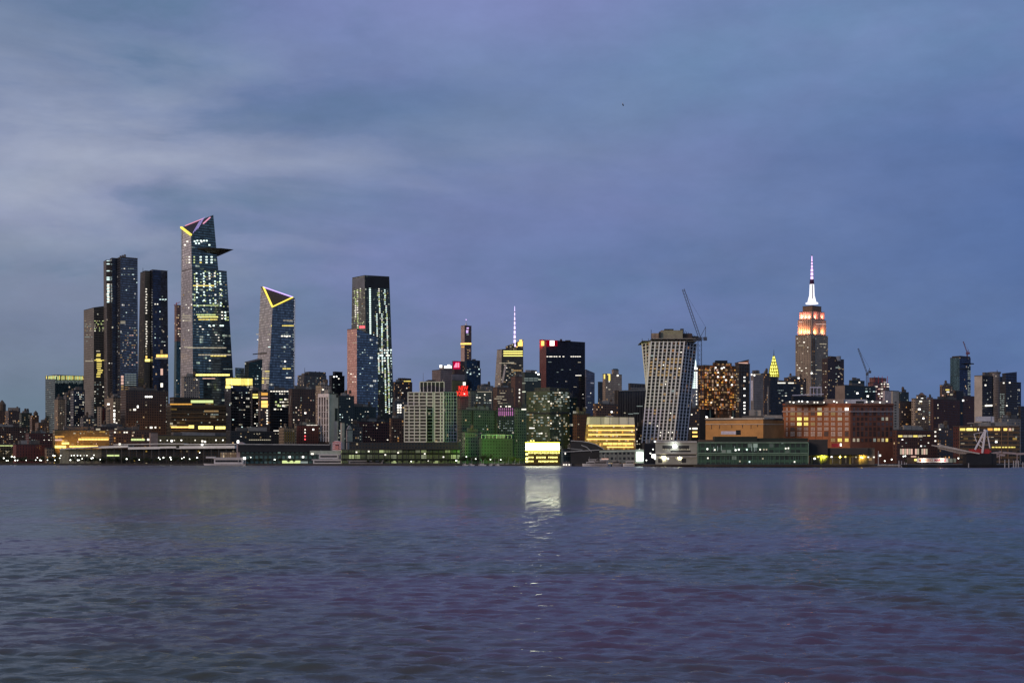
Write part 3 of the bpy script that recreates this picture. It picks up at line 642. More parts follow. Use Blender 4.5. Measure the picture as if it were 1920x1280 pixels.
m.build('crown_screen', darkglass(0), t.root)
m = MB(); q = [t.on('L', 661.5, 540, .35), t.on('L', 684, 541, .35), t.on('L', 683.4, 520, .35), t.on('L', 661.5, 523, .35)]; m.poly(q); m.build('crown_screen', fac('open_screen', (.2, .21, .23), glass=(.3, .32, .36), bay=1.5, fl=2.5, ww=.6, wh=.6, lit=0, gm=.6), t.root)
for y in [521 + i * 3.55 for i in range(31)]: t.win('R', 692 + (y - 521) * .01, y, 3.0 if y > 535 else 2.2, 2.1, 'C' if y > 537 else 'c')
for k, (x, y0, y1) in enumerate(((709.5, 541, 574), (720.5, 543, 572), (711, 574, 588), (723, 573, 586), (705.5, 588, 632), (715, 588, 632), (724.5, 588, 690), (714.5, 612, 700), (721, 690, 775), (727, 670, 775), (709, 662, 700))):
    y = y0
    while y < y1: t.win('R', x + (y - y0) * .02, y, 2.1, 1.7, R.choice('CCcwg')); y += 3.7
for k, (x, y0, y1) in enumerate(((669, 543, 582), (674.5, 540, 560), (669.5, 585, 615), (665.5, 560, 600))):
    y = y0
    while y < y1: t.win('L', x, y, 2.2, 1.7, R.choice('gwdg')); y += 4.1
t.sc('R', 700, 740, 545, 775, 3.7, 3.9, .2, 'gecd', 1.8, 1.4, 12); t.sc('L', 664, 686, 545, 612, 3.6, 4, .3, 'dge', 1.7, 1.3, 3)
m = MB(); t.rect(m, 'L', 674, 611, 10, 4); m.build('aircraft_warning_light', wm('r'), t.root)
t.sc('R', 708, 736, 655, 680, 4, 5, .6, 'CCw', 2.6, 2.4, 9)
t = Thing('skyscraper', 'blue glass tower with a salmon pink left face, in front of the tall white-windowed tower', 'building', 669, 2040); THINGS.append(t)
t.body(651, 669, 708, (618, 616, 633), 2040, blueglass(), lmat=fac('salmon_afterglow_colour', (.75, .40, .33), glass=(.9, .58, .5), bay=3, fl=3.7, ww=.8, wh=.5, lit=.02, gm=.2, gr=.4), th=38, bot=(651, 669, 709), over=.1)  # left face: the pink afterglow is put into the wall colour
t.sc('R', 670, 707, 640, 775, 4.5, 5, .12, 'ecc', 2, 1.3, 8); t.sc('R', 674, 706, 663, 668, 5, 5, .5, 'ce', 3, 1.5, 8); t.sc('L', 653, 668, 700, 720, 4, 5, .5, 'kw', 2, 1.6, 2); t.band('L', 661, 669, 642, .8, 'd')
m = MB()
for y in (640, 665, 690): m.bar(t.on('L', 668.5, y, .5), t.on('R', 669.8, y, .5), 1.1)
t.mb(m, 'corner_trim', white)
t = B('apartment_block', 'low dark block of many small lights at the foot of the blue glass tower', 'building', 650, 656, 705, 762, 1850, fac('dark_teal_masonry', (.03, .05, .05), lit=.06), cl=4); t.sc('R', 657, 703, 766, 800, 4.6, 4.6, .17, 'cewd', 1.6, 1.5, 5)
t = B('apartment_block', 'dark stepped block with a yellow lit roof terrace beside the tall white-windowed tower', 'building', 735, 741, 773, 716, 2450, brown(3), cl=3); t.body(746, 750, 771, 709, 2460, brown(3), key='t'); t.band('tR', 756, 771, 713.5, 1.8, 'y', 7); t.sc('R', 742, 770, 722, 760, 4, 4.5, .2, 'wed', 2, 1.6, 3)
t = B('apartment_block', 'dark block with a small patch of white windows left of the white grid building', 'building', 736, 740, 764, 752, 2000, grey(2), cl=3)
for x in (745, 749.5):
    for y in (758, 762.5, 767, 771.5): t.win('R', x, y, 3, 2.6, 'W' if y < 765 else 'w')
t.sc('R', 741, 760, 777, 800, 5, 5, .3, 'wd', 2, 1.6, 2)
t = B('loft_building', 'low maroon brick loft with a water tank below the blue glass tower', 'building', 668, 674, 735, 790, 1660, fac('maroon_brick', (.12, .05, .045), lit=.05), cl=5); t.sc('R', 676, 733, 796, 826, 5, 5.5, .14, 'wde', 1.7, 1.6, 3)
t = B('loft_building', 'low dark brick loft just left of the white grid building', 'building', 730, 734, 762, 784, 1640, brown(1), cl=3); t.sc('R', 735, 760, 790, 826, 5, 5.5, .16, 'wde', 1.7, 1.6, 4)
t = B('row_house_block', 'black low block with gable skylights between the pale house and the maroon loft', 'building', 655, 659, 680, 800, 1630, grey(2), cl=4); t.sc('R', 660, 679, 806, 826, 5, 5.5, .2, 'wde', 1.7, 1.6, 4)
t = B('church', 'small beige building with tall arched windows and corner turrets', 'building', 523, 532, 556, 801, 1560, tan_(2), cl=0)
m = MB()
for i in range(5): t.rect(m, 'R', 533.8 + i * 4, 809, 2.2, 19, .2)
m.build('tall_windows', glow('dim_interior', (.3, .22, .1), .12), t.root); 
for x in (532.5, 552): t.box('turret', x, x + 3.6, 794, 802, 1561, tan_(2), 4)
t = B('loft_building', 'dark red brick loft beside the small beige building with turrets', 'building', 553, 557, 598, 797, 1590, fac('rust_brick', (.17, .05, .04), lit=.0, ww=.25, wh=.6), cl=2); t.band('R', 575, 596, 796.3, .8, 'w', 7, 1); t.win('R', 586, 803.5, 3, 2.8, 'W')
for y in (804, 809.5, 816, 822): t.win('R', 571, y, 2.2, 2.4, 'w' if y < 812 else 'r')
t = B('warehouse', 'long black low warehouse below the gold colonnade building', 'building', 424, 432, 532, 808, 1570, fac('black_shed', (.03, .03, .03), lit=.04, pw=.7), cl=3); t.band('R', 467, 509, 823.5, 1.6, 'd', 4, 1.2); t.win('R', 513, 806.5, 10, 1.2, 'w'); t.sc('R', 436, 530, 812, 822, 5, 5, .15, 'wd', 2, 1.6, 4)

# ---- terraced brown complex with gold strips
t = B('convention_centre', 'long dark terraced building with glowing gold floors under the two glass towers', 'building', 312, 321, 424, 757, 1720, fac('black_terrace_glass', (.045, .035, .02), glass=(.03, .03, .03), bay=4, fl=4.5, ww=.9, wh=.45, lit=.05, lc=GOLD, pw=.4, gm=.5, grp=3), cl=0)
t.body(318, 326, 402, 745, 1735, fac('black_terrace_glass', (.045, .035, .02)), key='u', part='upper_storey')
t.band('uR', 358, 400, 750, 5, 'g', 14, .2); t.band('R', 319, 360, 756.3, 2.4, 'o', 7, .3); t.band('R', 383, 410, 769, 3, 'D', 9, .3); t.band('R', 395, 410, 776, 1.6, 'e', 5)
t.band('R', 321, 364, 799, 3, 'O', 7.5, .4); t.band('R', 354, 364, 797, 5.4, 'Y', 5, .3); t.band('R', 372, 400, 798.4, 5.6, 'Y', 7, .4); t.band('R', 404, 423, 799, 5, 'Y', 6.4, .5)
t.sc('R', 322, 420, 765, 796, 5, 5.2, .06, 'wde', 2, 1.6, 4); t.band('R', 395, 408, 811, 3.6, 'y', 4, .8); t.win('R', 319, 792, 5, 3.6, 'd')
for y in (762, 774, 781, 788, 806): 
    m = MB(); m.bar(t.on('R', 321.4, y, .6), t.on('R', 423, y, .6), 1.3, .9); t.mb(m, 'terrace_edge', plain('terrace_stone', (.13, .10, .06)))
t = B('hotel', 'olive brown long hall with pale eaves in front of the gold floored complex', 'building', 280, 290, 448, 816, 1600, fac('olive_hall', (.2, .16, .07), glass=(.1, .08, .04), bay=5, fl=5, ww=.5, wh=.5, lit=.04, lc=GOLD, pw=.4), cl=3)
t.sc('R', 300, 445, 824, 828, 13, 5, .55, 'W', 2.0, 2.0, 5)
t = B('apartment_tower', 'broad dark brown block with a few white windows, below the two dark towers', 'building', 226, 236, 315, 731, 1800, fac('dark_walnut_brick', (.09, .055, .04), lit=.02, pw=.5), cl=4)
for x in (272, 275.5, 279.5, 283): t.win('R', x, 742, 2.6, 3, 'W')
t.sc('R', 240, 312, 748, 815, 5.5, 5.2, .07, 'wwde', 2.4, 1.8, 6)
for y in range(744, 782, 6): t.win('R', 312, y, 1.4, 2.8, 'e')
t.win('R', 257, 760, 2.8, 4.4, 'W'); t.win('R', 250, 766, 5, 3.4, 'w'); t.win('R', 243, 767, 3, 2.4, 'd')
t.win('R', 281, 799.5, 5, 3.4, 'w'); t.win('R', 290, 799.5, 3, 3, 'w')
t = B('apartment_tower', 'tan brick block with a white lit stair, in front of the dark tower pair', 'building', 196, 212, 238, 745, 1850, tan_(2), cl=2)
for y in (768, 774, 778, 784, 789): t.win('R', 208 if y > 900 else 213, y, 3, 3, 'W' if y < 785 else 'w')
t.sc('R', 213, 236, 750, 812, 4.5, 5.2, .12, 'dw', 2, 1.8, 6); t.win('L', 201, 756, 4.4, 2.8, 'W'); t.win('R', 213, 754, 3.4, 2.8, 'd')
t = Thing('apartment_tower', 'pair of pale tan slabs joined by a dark red recess, below the slant roofed tower', 'building', 186, 1790); THINGS.append(t)
t.body(182, 184, 192, 763, 1790, tan_(0), key='a', th=10, part='slab'); t.body(198, 199.5, 206, 763, 1790, tan_(0), key='b', th=10, part='slab'); t.body(190, 191, 200, 765, 1800, fac('rust_brick', (.17, .05, .04)), key='c', th=10, part='recess')
t.win('cR', 194, 765, 2.4, 2.4, 'd')
t = B('office_block', 'dark green block with a gold top strip left of the tan slab pair', 'building', 150, 156, 184, 783, 1830, grey(2), cl=2); t.sc('R', 157, 183, 786, 812, 4, 4.5, .2, 'wde', 3, 1.4, 6)
t = B('low_mall', 'low mall with several glowing amber floors on the left shore', 'building', 99, 103, 205, 806, 1600, fac('amber_mall', (.17, .12, .05), glass=(.2, .14, .04), bay=4, fl=4, ww=.85, wh=.5, lit=.12, lc=GOLD, pw=.6, grp=2), cl=4)
t.band('R', 103, 121, 817, 2.2, 'o', 6, .3); t.band('R', 103, 117, 823, 3, 'k', 6, .3); t.band('R', 116, 130, 829, 3.4, 'Y', 5, .4); t.band('R', 147, 204, 821.5, 3.6, 'O', 6, .5); t.band('R', 152, 204, 819, 1.4, 'o', 9); t.band('R', 103, 124, 835, 4.4, 'Y', 7, .3); t.band('R', 130, 184, 835, 3.4, 'O', 6, .4); t.sc('R', 120, 200, 811, 815, 6, 4, .4, 'wd', 3, 2, 5); t.sc('R', 140, 190, 827, 832, 5, 4, .4, 'Dk', 2.4, 1.8, 5)
t = B('office_block', 'brown block with broad pale yellow windows above the amber lit mall', 'building', 170, 176, 240, 800, 1700, fac('dark_walnut_brick', (.09, .055, .04), lit=.02, pw=.5), cl=4)
for x, y, w_ in ((180, 803, 8), (215, 803, 8), (209, 810, 7), (200, 805.5, 3), (201, 811.5, 3)): t.win('R', x, y, w_, 4 if w_ > 4 else 2.4, 'd')
t = B('office_block', 'low dark block with bright white windows behind the long white canopy', 'building', 205, 212, 284, 806, 1650, brown(1), cl=3); t.sc('R', 214, 282, 809, 814, 4.5, 5, .35, 'wwD', 3, 2.4, 6); t.band('R', 246, 272, 822, 3.6, 'g', 5, .4); t.win('R', 276, 822, 4.4, 3.6, 'w')
t = B('pump_house', 'small pinkish concrete block with rounded corners beside the long white canopy', 'building', 280, 282, 296, 811, 1560, plain('pink_render', (.33, .24, .19)), cl=0)
#@@CITY2@@
# ---- white grid building
t = Thing('office_building', 'square building wrapped in a white grid frame, with a black and white roof drum', 'building', 832, 1500); THINGS.append(t)
t.body(764, 832, 857, 735, 1500, fac('green_black_infill', (.02, .022, .02), glass=(.05, .06, .05), bay=3.2, fl=3.7, ww=.9, wh=.8, lit=.05, lc=(1, .75, .35), pw=.35, gm=.6, grp=1), th=62, cl=0) if False else t.body(764, 832, 857, 735, 1500, fac('green_black_infill', (.02, .022, .02), glass=(.02, .026, .02), bay=3.2, fl=3.7, ww=.9, wh=.8, lit=.05, lc=(1, .75, .35), pw=.3, gm=.1, gr=.35), th=62)
t.body(757.5, 800, 801.5, 762, 1497, MATS['green_black_infill'], th=62, key='s', part='lower_wing', base=830)
gw = plain('white_grid_frame', (.62, .6, .58), .6, var=.12)
m = MB()
for x in (765, 776, 786, 800, 812, 815, 826, 831.5): m.bar(t.on('L', x, 735, .5), t.on('L', x, 828, .5), 1.35 if x not in (800, 831.5) else 1.7, .8)
for x in (836.5, 841, 845.5, 850, 856.5): m.bar(t.on('R', x, 735, .5), t.on('R', x, 828, .5), .7, .6)
for x in (758.2, 767, 777, 787, 799.5): m.bar(t.on('sL', x, 762, .5), t.on('sL', x, 828, .5), 1.1, .7)
y = 735.5
while y < 829:
    for a, b in ((765, 812), (815, 831.5)): m.bar(t.on('L', a, y, .45), t.on('L', b, y, .45), .7, 1.0)
    m.bar(t.on('R', 834.5, y, .45), t.on('R', 856.5, y, .45), .5, .7)
    if y > 760: m.bar(t.on('sL', 758, y, .45), t.on('sL', 799.8, y, .45), .7, 1.0)
    y += 6.15
t.mb(m, 'grid_frame', gw)
t.body(787, 789, 833, 716, 1530, black, base=735, key='d', part='roof_drum', th=5); m = MB()
for x in (787.4, 794, 801.5, 809, 816.5, 824, 832.6): m.bar(t.on('dR', x, 716, .6), t.on('dR', x, 735, .6), 1.0, .8)
m.bar(t.on('dR', 787.4, 716, .6), t.on('dR', 832.6, 716, .6), .9, .9); t.mb(m, 'drum_ribs', gw)
for x in (793.5, 801, 787): m = MB(); t.rect(m, 'dR', x, 729, 1.3, 5, .9); m.build('roof_lamp', wm('w'), t.root)
m = MB(); p = Vector((X(809, 1540), 1540, Z(716, 1530))); m.cyl(p.x, p.y, p.z, p.z + 1.6, .8, .8, 8); m.loft([(p.x - 2, p.y - 1, p.z + 1.6), (p.x + 2, p.y - 1, p.z + 1.6), (p.x + 2, p.y + 1, p.z + 1.6), (p.x - 2, p.y + 1, p.z + 1.6)], [(p.x - 5, p.y - 1, p.z + 3.2), (p.x + 5, p.y - 1, p.z + 3.2), (p.x + 5, p.y + 1, p.z + 3.2), (p.x - 5, p.y + 1, p.z + 3.2)], True, True); t.mb(m, 'roof_dish', black)
m = MB(); m.cyl(X(793.5, 1540), 1540, Z(716, 1530), Z(697, 1530), .3, .12, 5); t.mb(m, 'antenna', steel)
for x, y, w_, h, c in ((775, 763, 5, 3, 'y'), (782, 764, 6, 2, 'D'), (790, 764.5, 8, 2, 'D'), (776, 790, 3.4, 3, 'Y'), (775.5, 795, 4.6, 3.4, 'y'), (780, 800, 6, 3, 'D'), (776, 807.6, 4, 2.6, 'Y'), (796, 788, 2, 2.6, 'd'), (781, 825.2, 5, 2.2, 'y'), (788, 825, 8, 2.4, 'd')): t.win('L', x, y, w_, h, c, off=.12)
t.clutter(1, 7)

# ---- behind it: floodlit stepped tower, red signs, navy tower, slender tower
t = B('hotel', 'old stepped stone tower with white floodlit ledges behind the white grid building', 'building', 810, 826, 849, 693, 2600, fac('pink_limestone', (.33, .25, .22), lit=.02, ww=.35, wh=.45), cl=2)
t.body(824, 829, 848, 686, 2610, MATS['pink_limestone'], key='t'); t.win('R', 824.5, 684, 4.4, 5, 'W', 'glowing_ledge'); t.win('tR', 833, 686, 14, 4, 'W', 'glowing_ledge'); t.win('tR', 839, 683.5, 5, 3, 'W', 'glowing_ledge')  # the ledges glow by themselves in place of floodlight
t = B('office_block', 'dark block carrying a square red and pink roof sign, left of the navy tower', 'building', 848, 852, 874, 677, 2550, brown(3), cl=0)
m = MB(); m.box(X(849.5, 2540), X(863, 2540), 2537, 2541, Z(692, 2540), Z(677.5, 2540)); s_ = t.mb(m, 'sign_box', glow('sign_deep_red', (.5, .0, .05), .8))
m = MB(); q = lambda x, y: (X(x, 2536), 2536, Z(y, 2536))
m.poly([q(851, 688.6), q(857, 688.6), q(857, 680), q(854.6, 680)]); m.poly([q(858, 688.6), q(861, 688.6), q(861, 680), q(858, 680)]); t.mb(m, 'sign_letters', glow('sign_pink', (1, .16, .26), 2.2))
t = B('apartment_tower', 'blank pink stone slab with a yellowish base in front of the red sign block', 'building', 846, 848, 873, 701, 2450, fac('blank_pink_stone', (.42, .32, .3), lit=0, ww=0), cl=0); t.body(847, 849, 873, 713, 2440, fac('blank_ochre_stone', (.36, .32, .14), lit=0, ww=0), key='y', part='lower_wall')
t = B('skyscraper', 'navy glass tower with a stepped right shoulder, below the slender tower', 'building', 871, 875, 900, 675, 2400, fac('navy_glass', (.012, .02, .03), glass=(.03, .06, .1), bay=2.8, fl=3.9, ww=.9, wh=.7, lit=.03, lc=(.8, .95, .9), pw=.5, gm=.9, gr=.12), cl=0)
t.body(872, 876, 901.5, 690, 2395, MATS['navy_glass'], key='l', part='lower_wall'); t.box('roof_cabin', 885, 892, 673, 676, 2420, steel)
for x, y in ((881, 700), (880, 691), (897, 691), (897.5, 700), (888, 697), (894, 704), (876, 693), (875, 697)): t.win('lR', x, y, 2.4, 1.8, 'ec'[int(x) % 2])
t = Thing('skyscraper', 'slenderest tower, pencil thin with a gold lit belt and a short mast', 'building', 871, 4000); THINGS.append(t)
t.body(864, 871, 884, 610, 4000, fac('slender_shaded_side', (.14, .09, .08), glass=(.06, .04, .05), bay=6, fl=5, ww=.6, wh=.6, lit=.06, lc=(1, .5, .4), pw=.5, gm=.6), lmat=fac('slender_lit_side', (.5, .36, .3), glass=(.4, .3, .28), bay=6, fl=5, ww=.6, wh=.6, lit=0, gm=.4), th=40)  # two copies of one facade, light and shade put into their colours
t.band('L', 863.5, 871, 643, 3, 'O', 4, .2); t.band('R', 871, 884, 642.5, 3.4, 'O', 4.4, .3); t.band('L', 865, 871, 649, 2.4, 'o', 3)
for y in (614, 619, 622, 626): t.win('R', 873 + (y % 3), y, 4, 2, 'p' if y < 623 else 'e')
for y in range(655, 672, 5): t.win('R', 876, y, 3, 2, 'D')
m = MB(); m.cyl(X(874, 4020), 4020, Z(610, 4000), Z(605, 4000), 4, 2.5, 8); m.cyl(X(874, 4020), 4020, Z(605, 4000), Z(598, 4000), 1, .5, 6); t.mb(m, 'mast', plain('pale_mast', (.6, .62, .7)))
m = MB(); m.cyl(X(874, 4020), 4020, Z(599, 4000), Z(597, 4000), 1.4, 1.4, 6); t.mb(m, 'beacon', wm('p'))
# sign hotel
t = Thing('hotel', 'brown stepped hotel with glowing red letters on its roof', 'building', 862, 2200); THINGS.append(t)
t.body(856, 863, 880, 746, 2200, fac('hotel_brick', (.27, .18, .12), lit=.05, ww=.4, pw=.6)); t.body(862, 866, 880, 736, 2206, MATS['hotel_brick'], key='t', part='upper_storeys')
m = MB()
D_ = 2188; bz = Z(748, D_)
for x in (857, 866, 877): m.bar((X(x, D_ + 2), D_ + 2, bz), (X(x, D_ + 2), D_ + 2, Z(722, D_)), .7)
for y in (723, 733, 745): m.bar((X(856, D_ + 2), D_ + 2, Z(y, D_)), (X(879, D_ + 2), D_ + 2, Z(y, D_)), .5)
t.mb(m, 'sign_frame', plain('sign_frame_red', (.2, .01, .01)))
def text(parent, body, x, z, y, size, mat, name='lettering', w=None, ext=.3, bold=.0, rz=0):
    cu = bpy.data.curves.new(name, 'FONT'); cu.body = body; cu.size = size; cu.extrude = ext; cu.offset = bold; cu.align_x = 'CENTER'; cu.align_y = 'CENTER'; cu.resolution_u = 2
    o = bpy.data.objects.new(name, cu); COL.objects.link(o); cu.materials.append(mat)
    o.parent = parent; o.location = Vector((x, y, z)) - parent_origin(parent); o.rotation_euler = (radians(90), 0, rz)
    if w:
        bpy.context.view_layer.update(); k = w / max(.01, o.dimensions.x); o.scale = (k, 1, 1)
    bpy.context.view_layer.update()
    me = bpy.data.meshes.new_from_object(o.evaluated_get(bpy.context.evaluated_depsgraph_get())); me.materials.clear(); me.materials.append(mat)
    n_ = bpy.data.objects.new(name, me); COL.objects.link(n_); n_.parent = parent; n_.location = o.location; n_.rotation_euler = o.rotation_euler; n_.scale = o.scale
    bpy.data.objects.remove(o); return n_
rl = glow('red_neon', (1, .03, .02), 2.0)
text(t.root, 'NEW', X(868.5, D_), Z(728, D_), D_, 11, rl, w=(877 - 860) * D_ / F, bold=.12); text(t.root, 'YORKER', X(867, D_), Z(738, D_), D_, 12, rl, w=22 * D_ / F, bold=.1)
t.win('tR', 869, 720 if False else 737, 3, 2.4, 'w')
m = MB(); m.box(X(868, 2204), X(873, 2204), 2204, 2206, Z(722, 2204), Z(716, 2204)); t.mb(m, 'glowing_ledge', wm('w'))  # self-glowing block in place of a floodlit ledge
t = B('office_block', 'grey-green square block with a cluster of white windows and a pale roof line', 'building', 878, 883, 924, 733, 1760, fac('grey_green_masonry', (.13, .14, .11), lit=.04, ww=.5, lc=(.95, .9, .7)), cl=1)
t.band('R', 895, 922, 733.8, 1.0, 'd'); t.sc('R', 893, 921, 739, 758, 5, 5, .55, 'wwdWe', 2.6, 1.8, 4)
m = MB(); m.bar(t.on('R', 921.5, 735, .5), t.on('R', 921.5, 766, .5), .6); t.mb(m, 'edge_strip', conc)
t = B('apartment_block', 'pinkish low block peeking over the grey-green square block', 'building', 896, 902, 925, 723, 2300, grey(3), cl=2)

# ---- tower with white spire
t = Thing('skyscraper', 'faceted tower with gold lit top floors and a tall white lit spire', 'building', 941, 3050); THINGS.append(t)
t.body(932, 941, 981, (656, 655, 652), 3050, fac('bronze_lit_glass', (.12, .09, .06), glass=(.12, .10, .07), bay=4, fl=5, ww=.85, wh=.55, lit=.22, lc=(1, .7, .35), pw=.5, gm=.6, grp=2), lmat=fac('skyglow_facet', (.36, .32, .26), glass=(.3, .28, .25), bay=4, fl=5, ww=.8, wh=.5, lit=.02, gm=.5), th=42, bot=(918, 934, 982))  # left facet: lighter copy, the sky's shine is put into its colour
t.body(948, 952, 981, (650, 648, 637), 3070, MATS['bronze_lit_glass'], base=658, key='t', part='upper_wall')
for y in (657.5, 661.5, 666): t.band('R', 944, 980, y, 1.6, 'Y' if y > 657 else 'O', 9, .2)
t.win('tR', 971, 641, 9, 8, 'O'); t.win('tR', 974, 636.5, 5, 6, 'O'); t.sc('tR', 952, 970, 645, 656, 4, 4, .6, 'DdO', 3, 2, 2); t.band('R', 936, 962, 680, 1.2, 'd', 6); t.band('R', 953, 964, 679, 2, 'd')
t.band('R', 963, 979, 693, 3, 'D', 5); t.sc('R', 944, 980, 684, 720, 5, 4.6, .33, 'dDwe', 2.6, 1.4, 3); t.sc('L', 926, 938, 670, 715, 4, 5, .2, 'De', 2, 1.4, 1)
m = MB(); m.bar(t.on('R', 948, 684, 1.2), t.on('R', 941, 722, 1.2), 4.5, 1.5); t.mb(m, 'pale_brace', plain('brace_panel', (.5, .46, .42)))
m = MB(); x, y = X(965, 3085), 3085; m.cyl(x, y, Z(650, 3085), Z(618, 3085), 3.0, 2, 6); m.cyl(x, y, Z(618, 3085), Z(574, 3085), 2, .5, 6); t.mb(m, 'spire', glow('spire_white', (.74, .6, 1), 1.7))
m = MB()
for k in range(8): zz = Z(645 - k * 8.5, 3085); m.cyl(x, y, zz, zz + 2.4, 3.4 - k * .28, None, 6)
t.mb(m, 'spire_collars', plain('spire_steel', (.3, .3, .35)))
t = B('office_block', 'brown block with bright streaked windows standing before the spired tower', 'building', 924, 932, 963, 726, 2250, fac('warm_brown_brick', (.2, .13, .09), lit=.06, ww=.4), cl=1)
for y, x0, x1 in ((736, 938, 948), (742.5, 931, 946), (746.5, 927, 942), (748.5, 943, 950), (755, 934, 952), (751.5, 933, 938)): t.band('R', x0, x1, y, 1.3, 'd', 5, .6)
t = B('apartment_tower', 'plain rust brown slab to the right of the block with streaked windows', 'building', 958, 966, 986, 706, 2350, fac('rust_brown_slab', (.2, .11, .08), lit=.03, ww=.3, wh=.4), cl=1)
for y in (729, 735, 743, 750, 756): t.win('R', 972 + (y % 2), y, 2.2, 3, 'w' if y < 745 else 'd')
t = B('office_block', 'dark green block with horizontal pale bands left of the black tower', 'building', 979, 984, 1014, 698, 2150, fac('green_band_block', (.05, .07, .055), glass=(.04, .05, .04), bay=9, fl=3.6, ww=.95, wh=.5, lit=.06, lc=(.85, .9, .7)), cl=2)
t.band('R', 983, 1011, 708.5, 1.4, 'e', 9, 1); t.band('R', 983, 1009, 712.5, 1.2, 'e', 9, 1); t.win('R', 1004, 697, 2.4, 2.6, 'W'); t.win('R', 1008, 700, 3.4, 3, 'W'); t.sc('R', 984, 1010, 718, 760, 5, 5, .15, 'ewd', 2.4, 1.6, 7)
# magenta lit arcade and green lit blocks behind the pier lamp
t = B('theatre_block', 'low block with two rows of magenta lit arches', 'building', 930, 935, 968, 763, 1650, fac('dusky_block', (.12, .12, .09), lit=.03), cl=2)
for i in range(9):
    t.win('R', 935.2 + i * 3.6, 764.5, .8, 4.2, 'm', 'lit_arch', .2); t.win('R', 935.2 + i * 3.6, 770.5, 1.1, 8.6, 'm', 'lit_arch', .2)
for x in (938, 948, 953, 955.5): t.win('R', x, 760.8, 2.2, 2, 'w')
t.sc('R', 936, 966, 784, 812, 4, 4.4, .35, 'e', 2.2, 1.4, 3)
t = B('office_block', 'square block with a dark crossing band left of the arcade block', 'building', 858, 866, 932, 768, 1600, fac('moss_masonry', (.17, .2, .14), lit=.03, ww=.5), cl=3); t.sc('R', 870, 925, 773, 815, 7, 6, .12, 'ewd', 2.4, 2, 8)
for x in (886, 929): m = MB(); m.bar(t.on('R', x, 769, .8), t.on('R', x, 850, .8), 2.2, .6); t.mb(m, 'dark_pier_strip', black)
t = B('office_block', 'black topped block with a short white roof lamp, left of the mottled glass block', 'building', 964, 970, 992, 765, 1620, fac('moss_masonry', (.17, .2, .14)), cl=1); t.win('R', 978, 766, 8.5, 2.2, 'w')
t = B('apartment_block', 'low pale block with roof rails and balconies on the green lit waterfront', 'building', 898, 903, 962, 822, 1430, fac('pale_green_render', (.07, .08, .065), glass=(.03, .03, .03), lit=.0, bay=4, ww=.4, wh=.4), cl=4)
m = MB()
for x in range(903, 960, 7): m.bar(t.on('R', x, 822, .3), t.on('R', x, 815, .3), .35)
m.bar(t.on('R', 903, 815, .3), t.on('R', 958, 816, .3), .4); t.mb(m, 'roof_rail', plain('white_rail', (.6, .6, .58)))
t = B('warehouse', 'long low block with a curved roof end, left of the floating lit boat', 'building', 866, 872, 905, 810, 1460, fac('moss_masonry', (.17, .2, .14)), cl=2)

# ---- black tower with red lamps
t = Thing('skyscraper', 'broad black tower with two blazing lamps and a red lit corner at its top', 'building', 1024, 2380); THINGS.append(t)
t.body(1011.5, 1024, 1097, (637, 637.5, 642), 2380, fac('black_tower_glass', (.012, .012, .014), glass=(.03, .03, .045), bay=2.6, fl=3.8, ww=.9, wh=.6, lit=.02, lc=(.95, .85, .75), pw=.6, gm=.85, gr=.1, grp=2), lmat=fac('red_brown_flank', (.2, .08, .07), glass=(.12, .05, .05), bay=2.6, fl=3.8, ww=.7, wh=.5, lit=0, gm=.3), th=38, part='tower_wall')
t.win('L', 1014.6, 639, 5.6, 9, 'O', 'roof_lamp'); t.win('R', 1031, 638.5, 8.4, 9.4, 'W', 'roof_lamp')
def lamp(parent, name, loc, power, col, r=1.5, back=None):
    if back is not None:      # a floodlight that shines inland and up, tilt in degrees
        l = bpy.data.lights.new(name, 'AREA'); l.shape = 'SQUARE'; l.size = r; l.energy = power; l.color = col; l.spread = radians(120)
        o = bpy.data.objects.new(name, l); COL.objects.link(o); o.parent = parent; o.location = Vector(loc) - parent_origin(parent); o.rotation_euler = (radians(90 + back), 0, 0); return o
    l = bpy.data.lights.new(name, 'POINT'); l.energy = power; l.color = col; l.shadow_soft_size = r
    o = bpy.data.objects.new(name, l); COL.objects.link(o); o.parent = parent; o.location = Vector(loc) - parent_origin(parent); return o
for x, y in ((1014, 643), (1028, 643)): p = t.on('L' if x < 1024 else 'R', x, y, 7); lamp(t.root, 'red_floodlight', p, 5000, (1, .03, .04), 2, back=5)
m = MB(); t.rect(m, 'R', 1025, 638, 20, 11, .12); m.build('red_glow_band', glow('wall_red_glow', (.25, .0, .01), .9), t.root)  # glowing sheet stands in for red light on the wall
for x in (1025, 1030, 1033, 1038, 1042, 1048, 1055, 1070, 1074, 1078, 1082, 1086): t.win('R', x, 667.5, 3, 1.5, 'w')
t.sc('R', 1028, 1094, 674, 770, 8, 4.6, .09, 'ewe', 4, 1, 13); t.win('R', 1079, 703, 11, 1.2, 'w'); t.win('R', 1028, 678, 6, 1, 'e')
t.box('roof_cabin', 1050, 1054, 635.5, 639, 2400, black); t.box('roof_cabin', 1060, 1070, 637.5, 640, 2400, black)
t = B('office_tower', 'slate grey tower with a pale angled roof, right of the black tower', 'building', 1095, 1099, 1115, (694, 693, 700), 2550, fac('slate_grey_glass', (.12, .12, .15), glass=(.12, .14, .2), bay=9, fl=4.5, ww=.95, wh=.5, lit=.05, lc=(.8, .8, .9), pw=.4, gm=.6), cl=0)
t.sc('R', 1099, 1113, 712, 770, 4, 6, .15, 'we', 2.4, 1.4, 3)
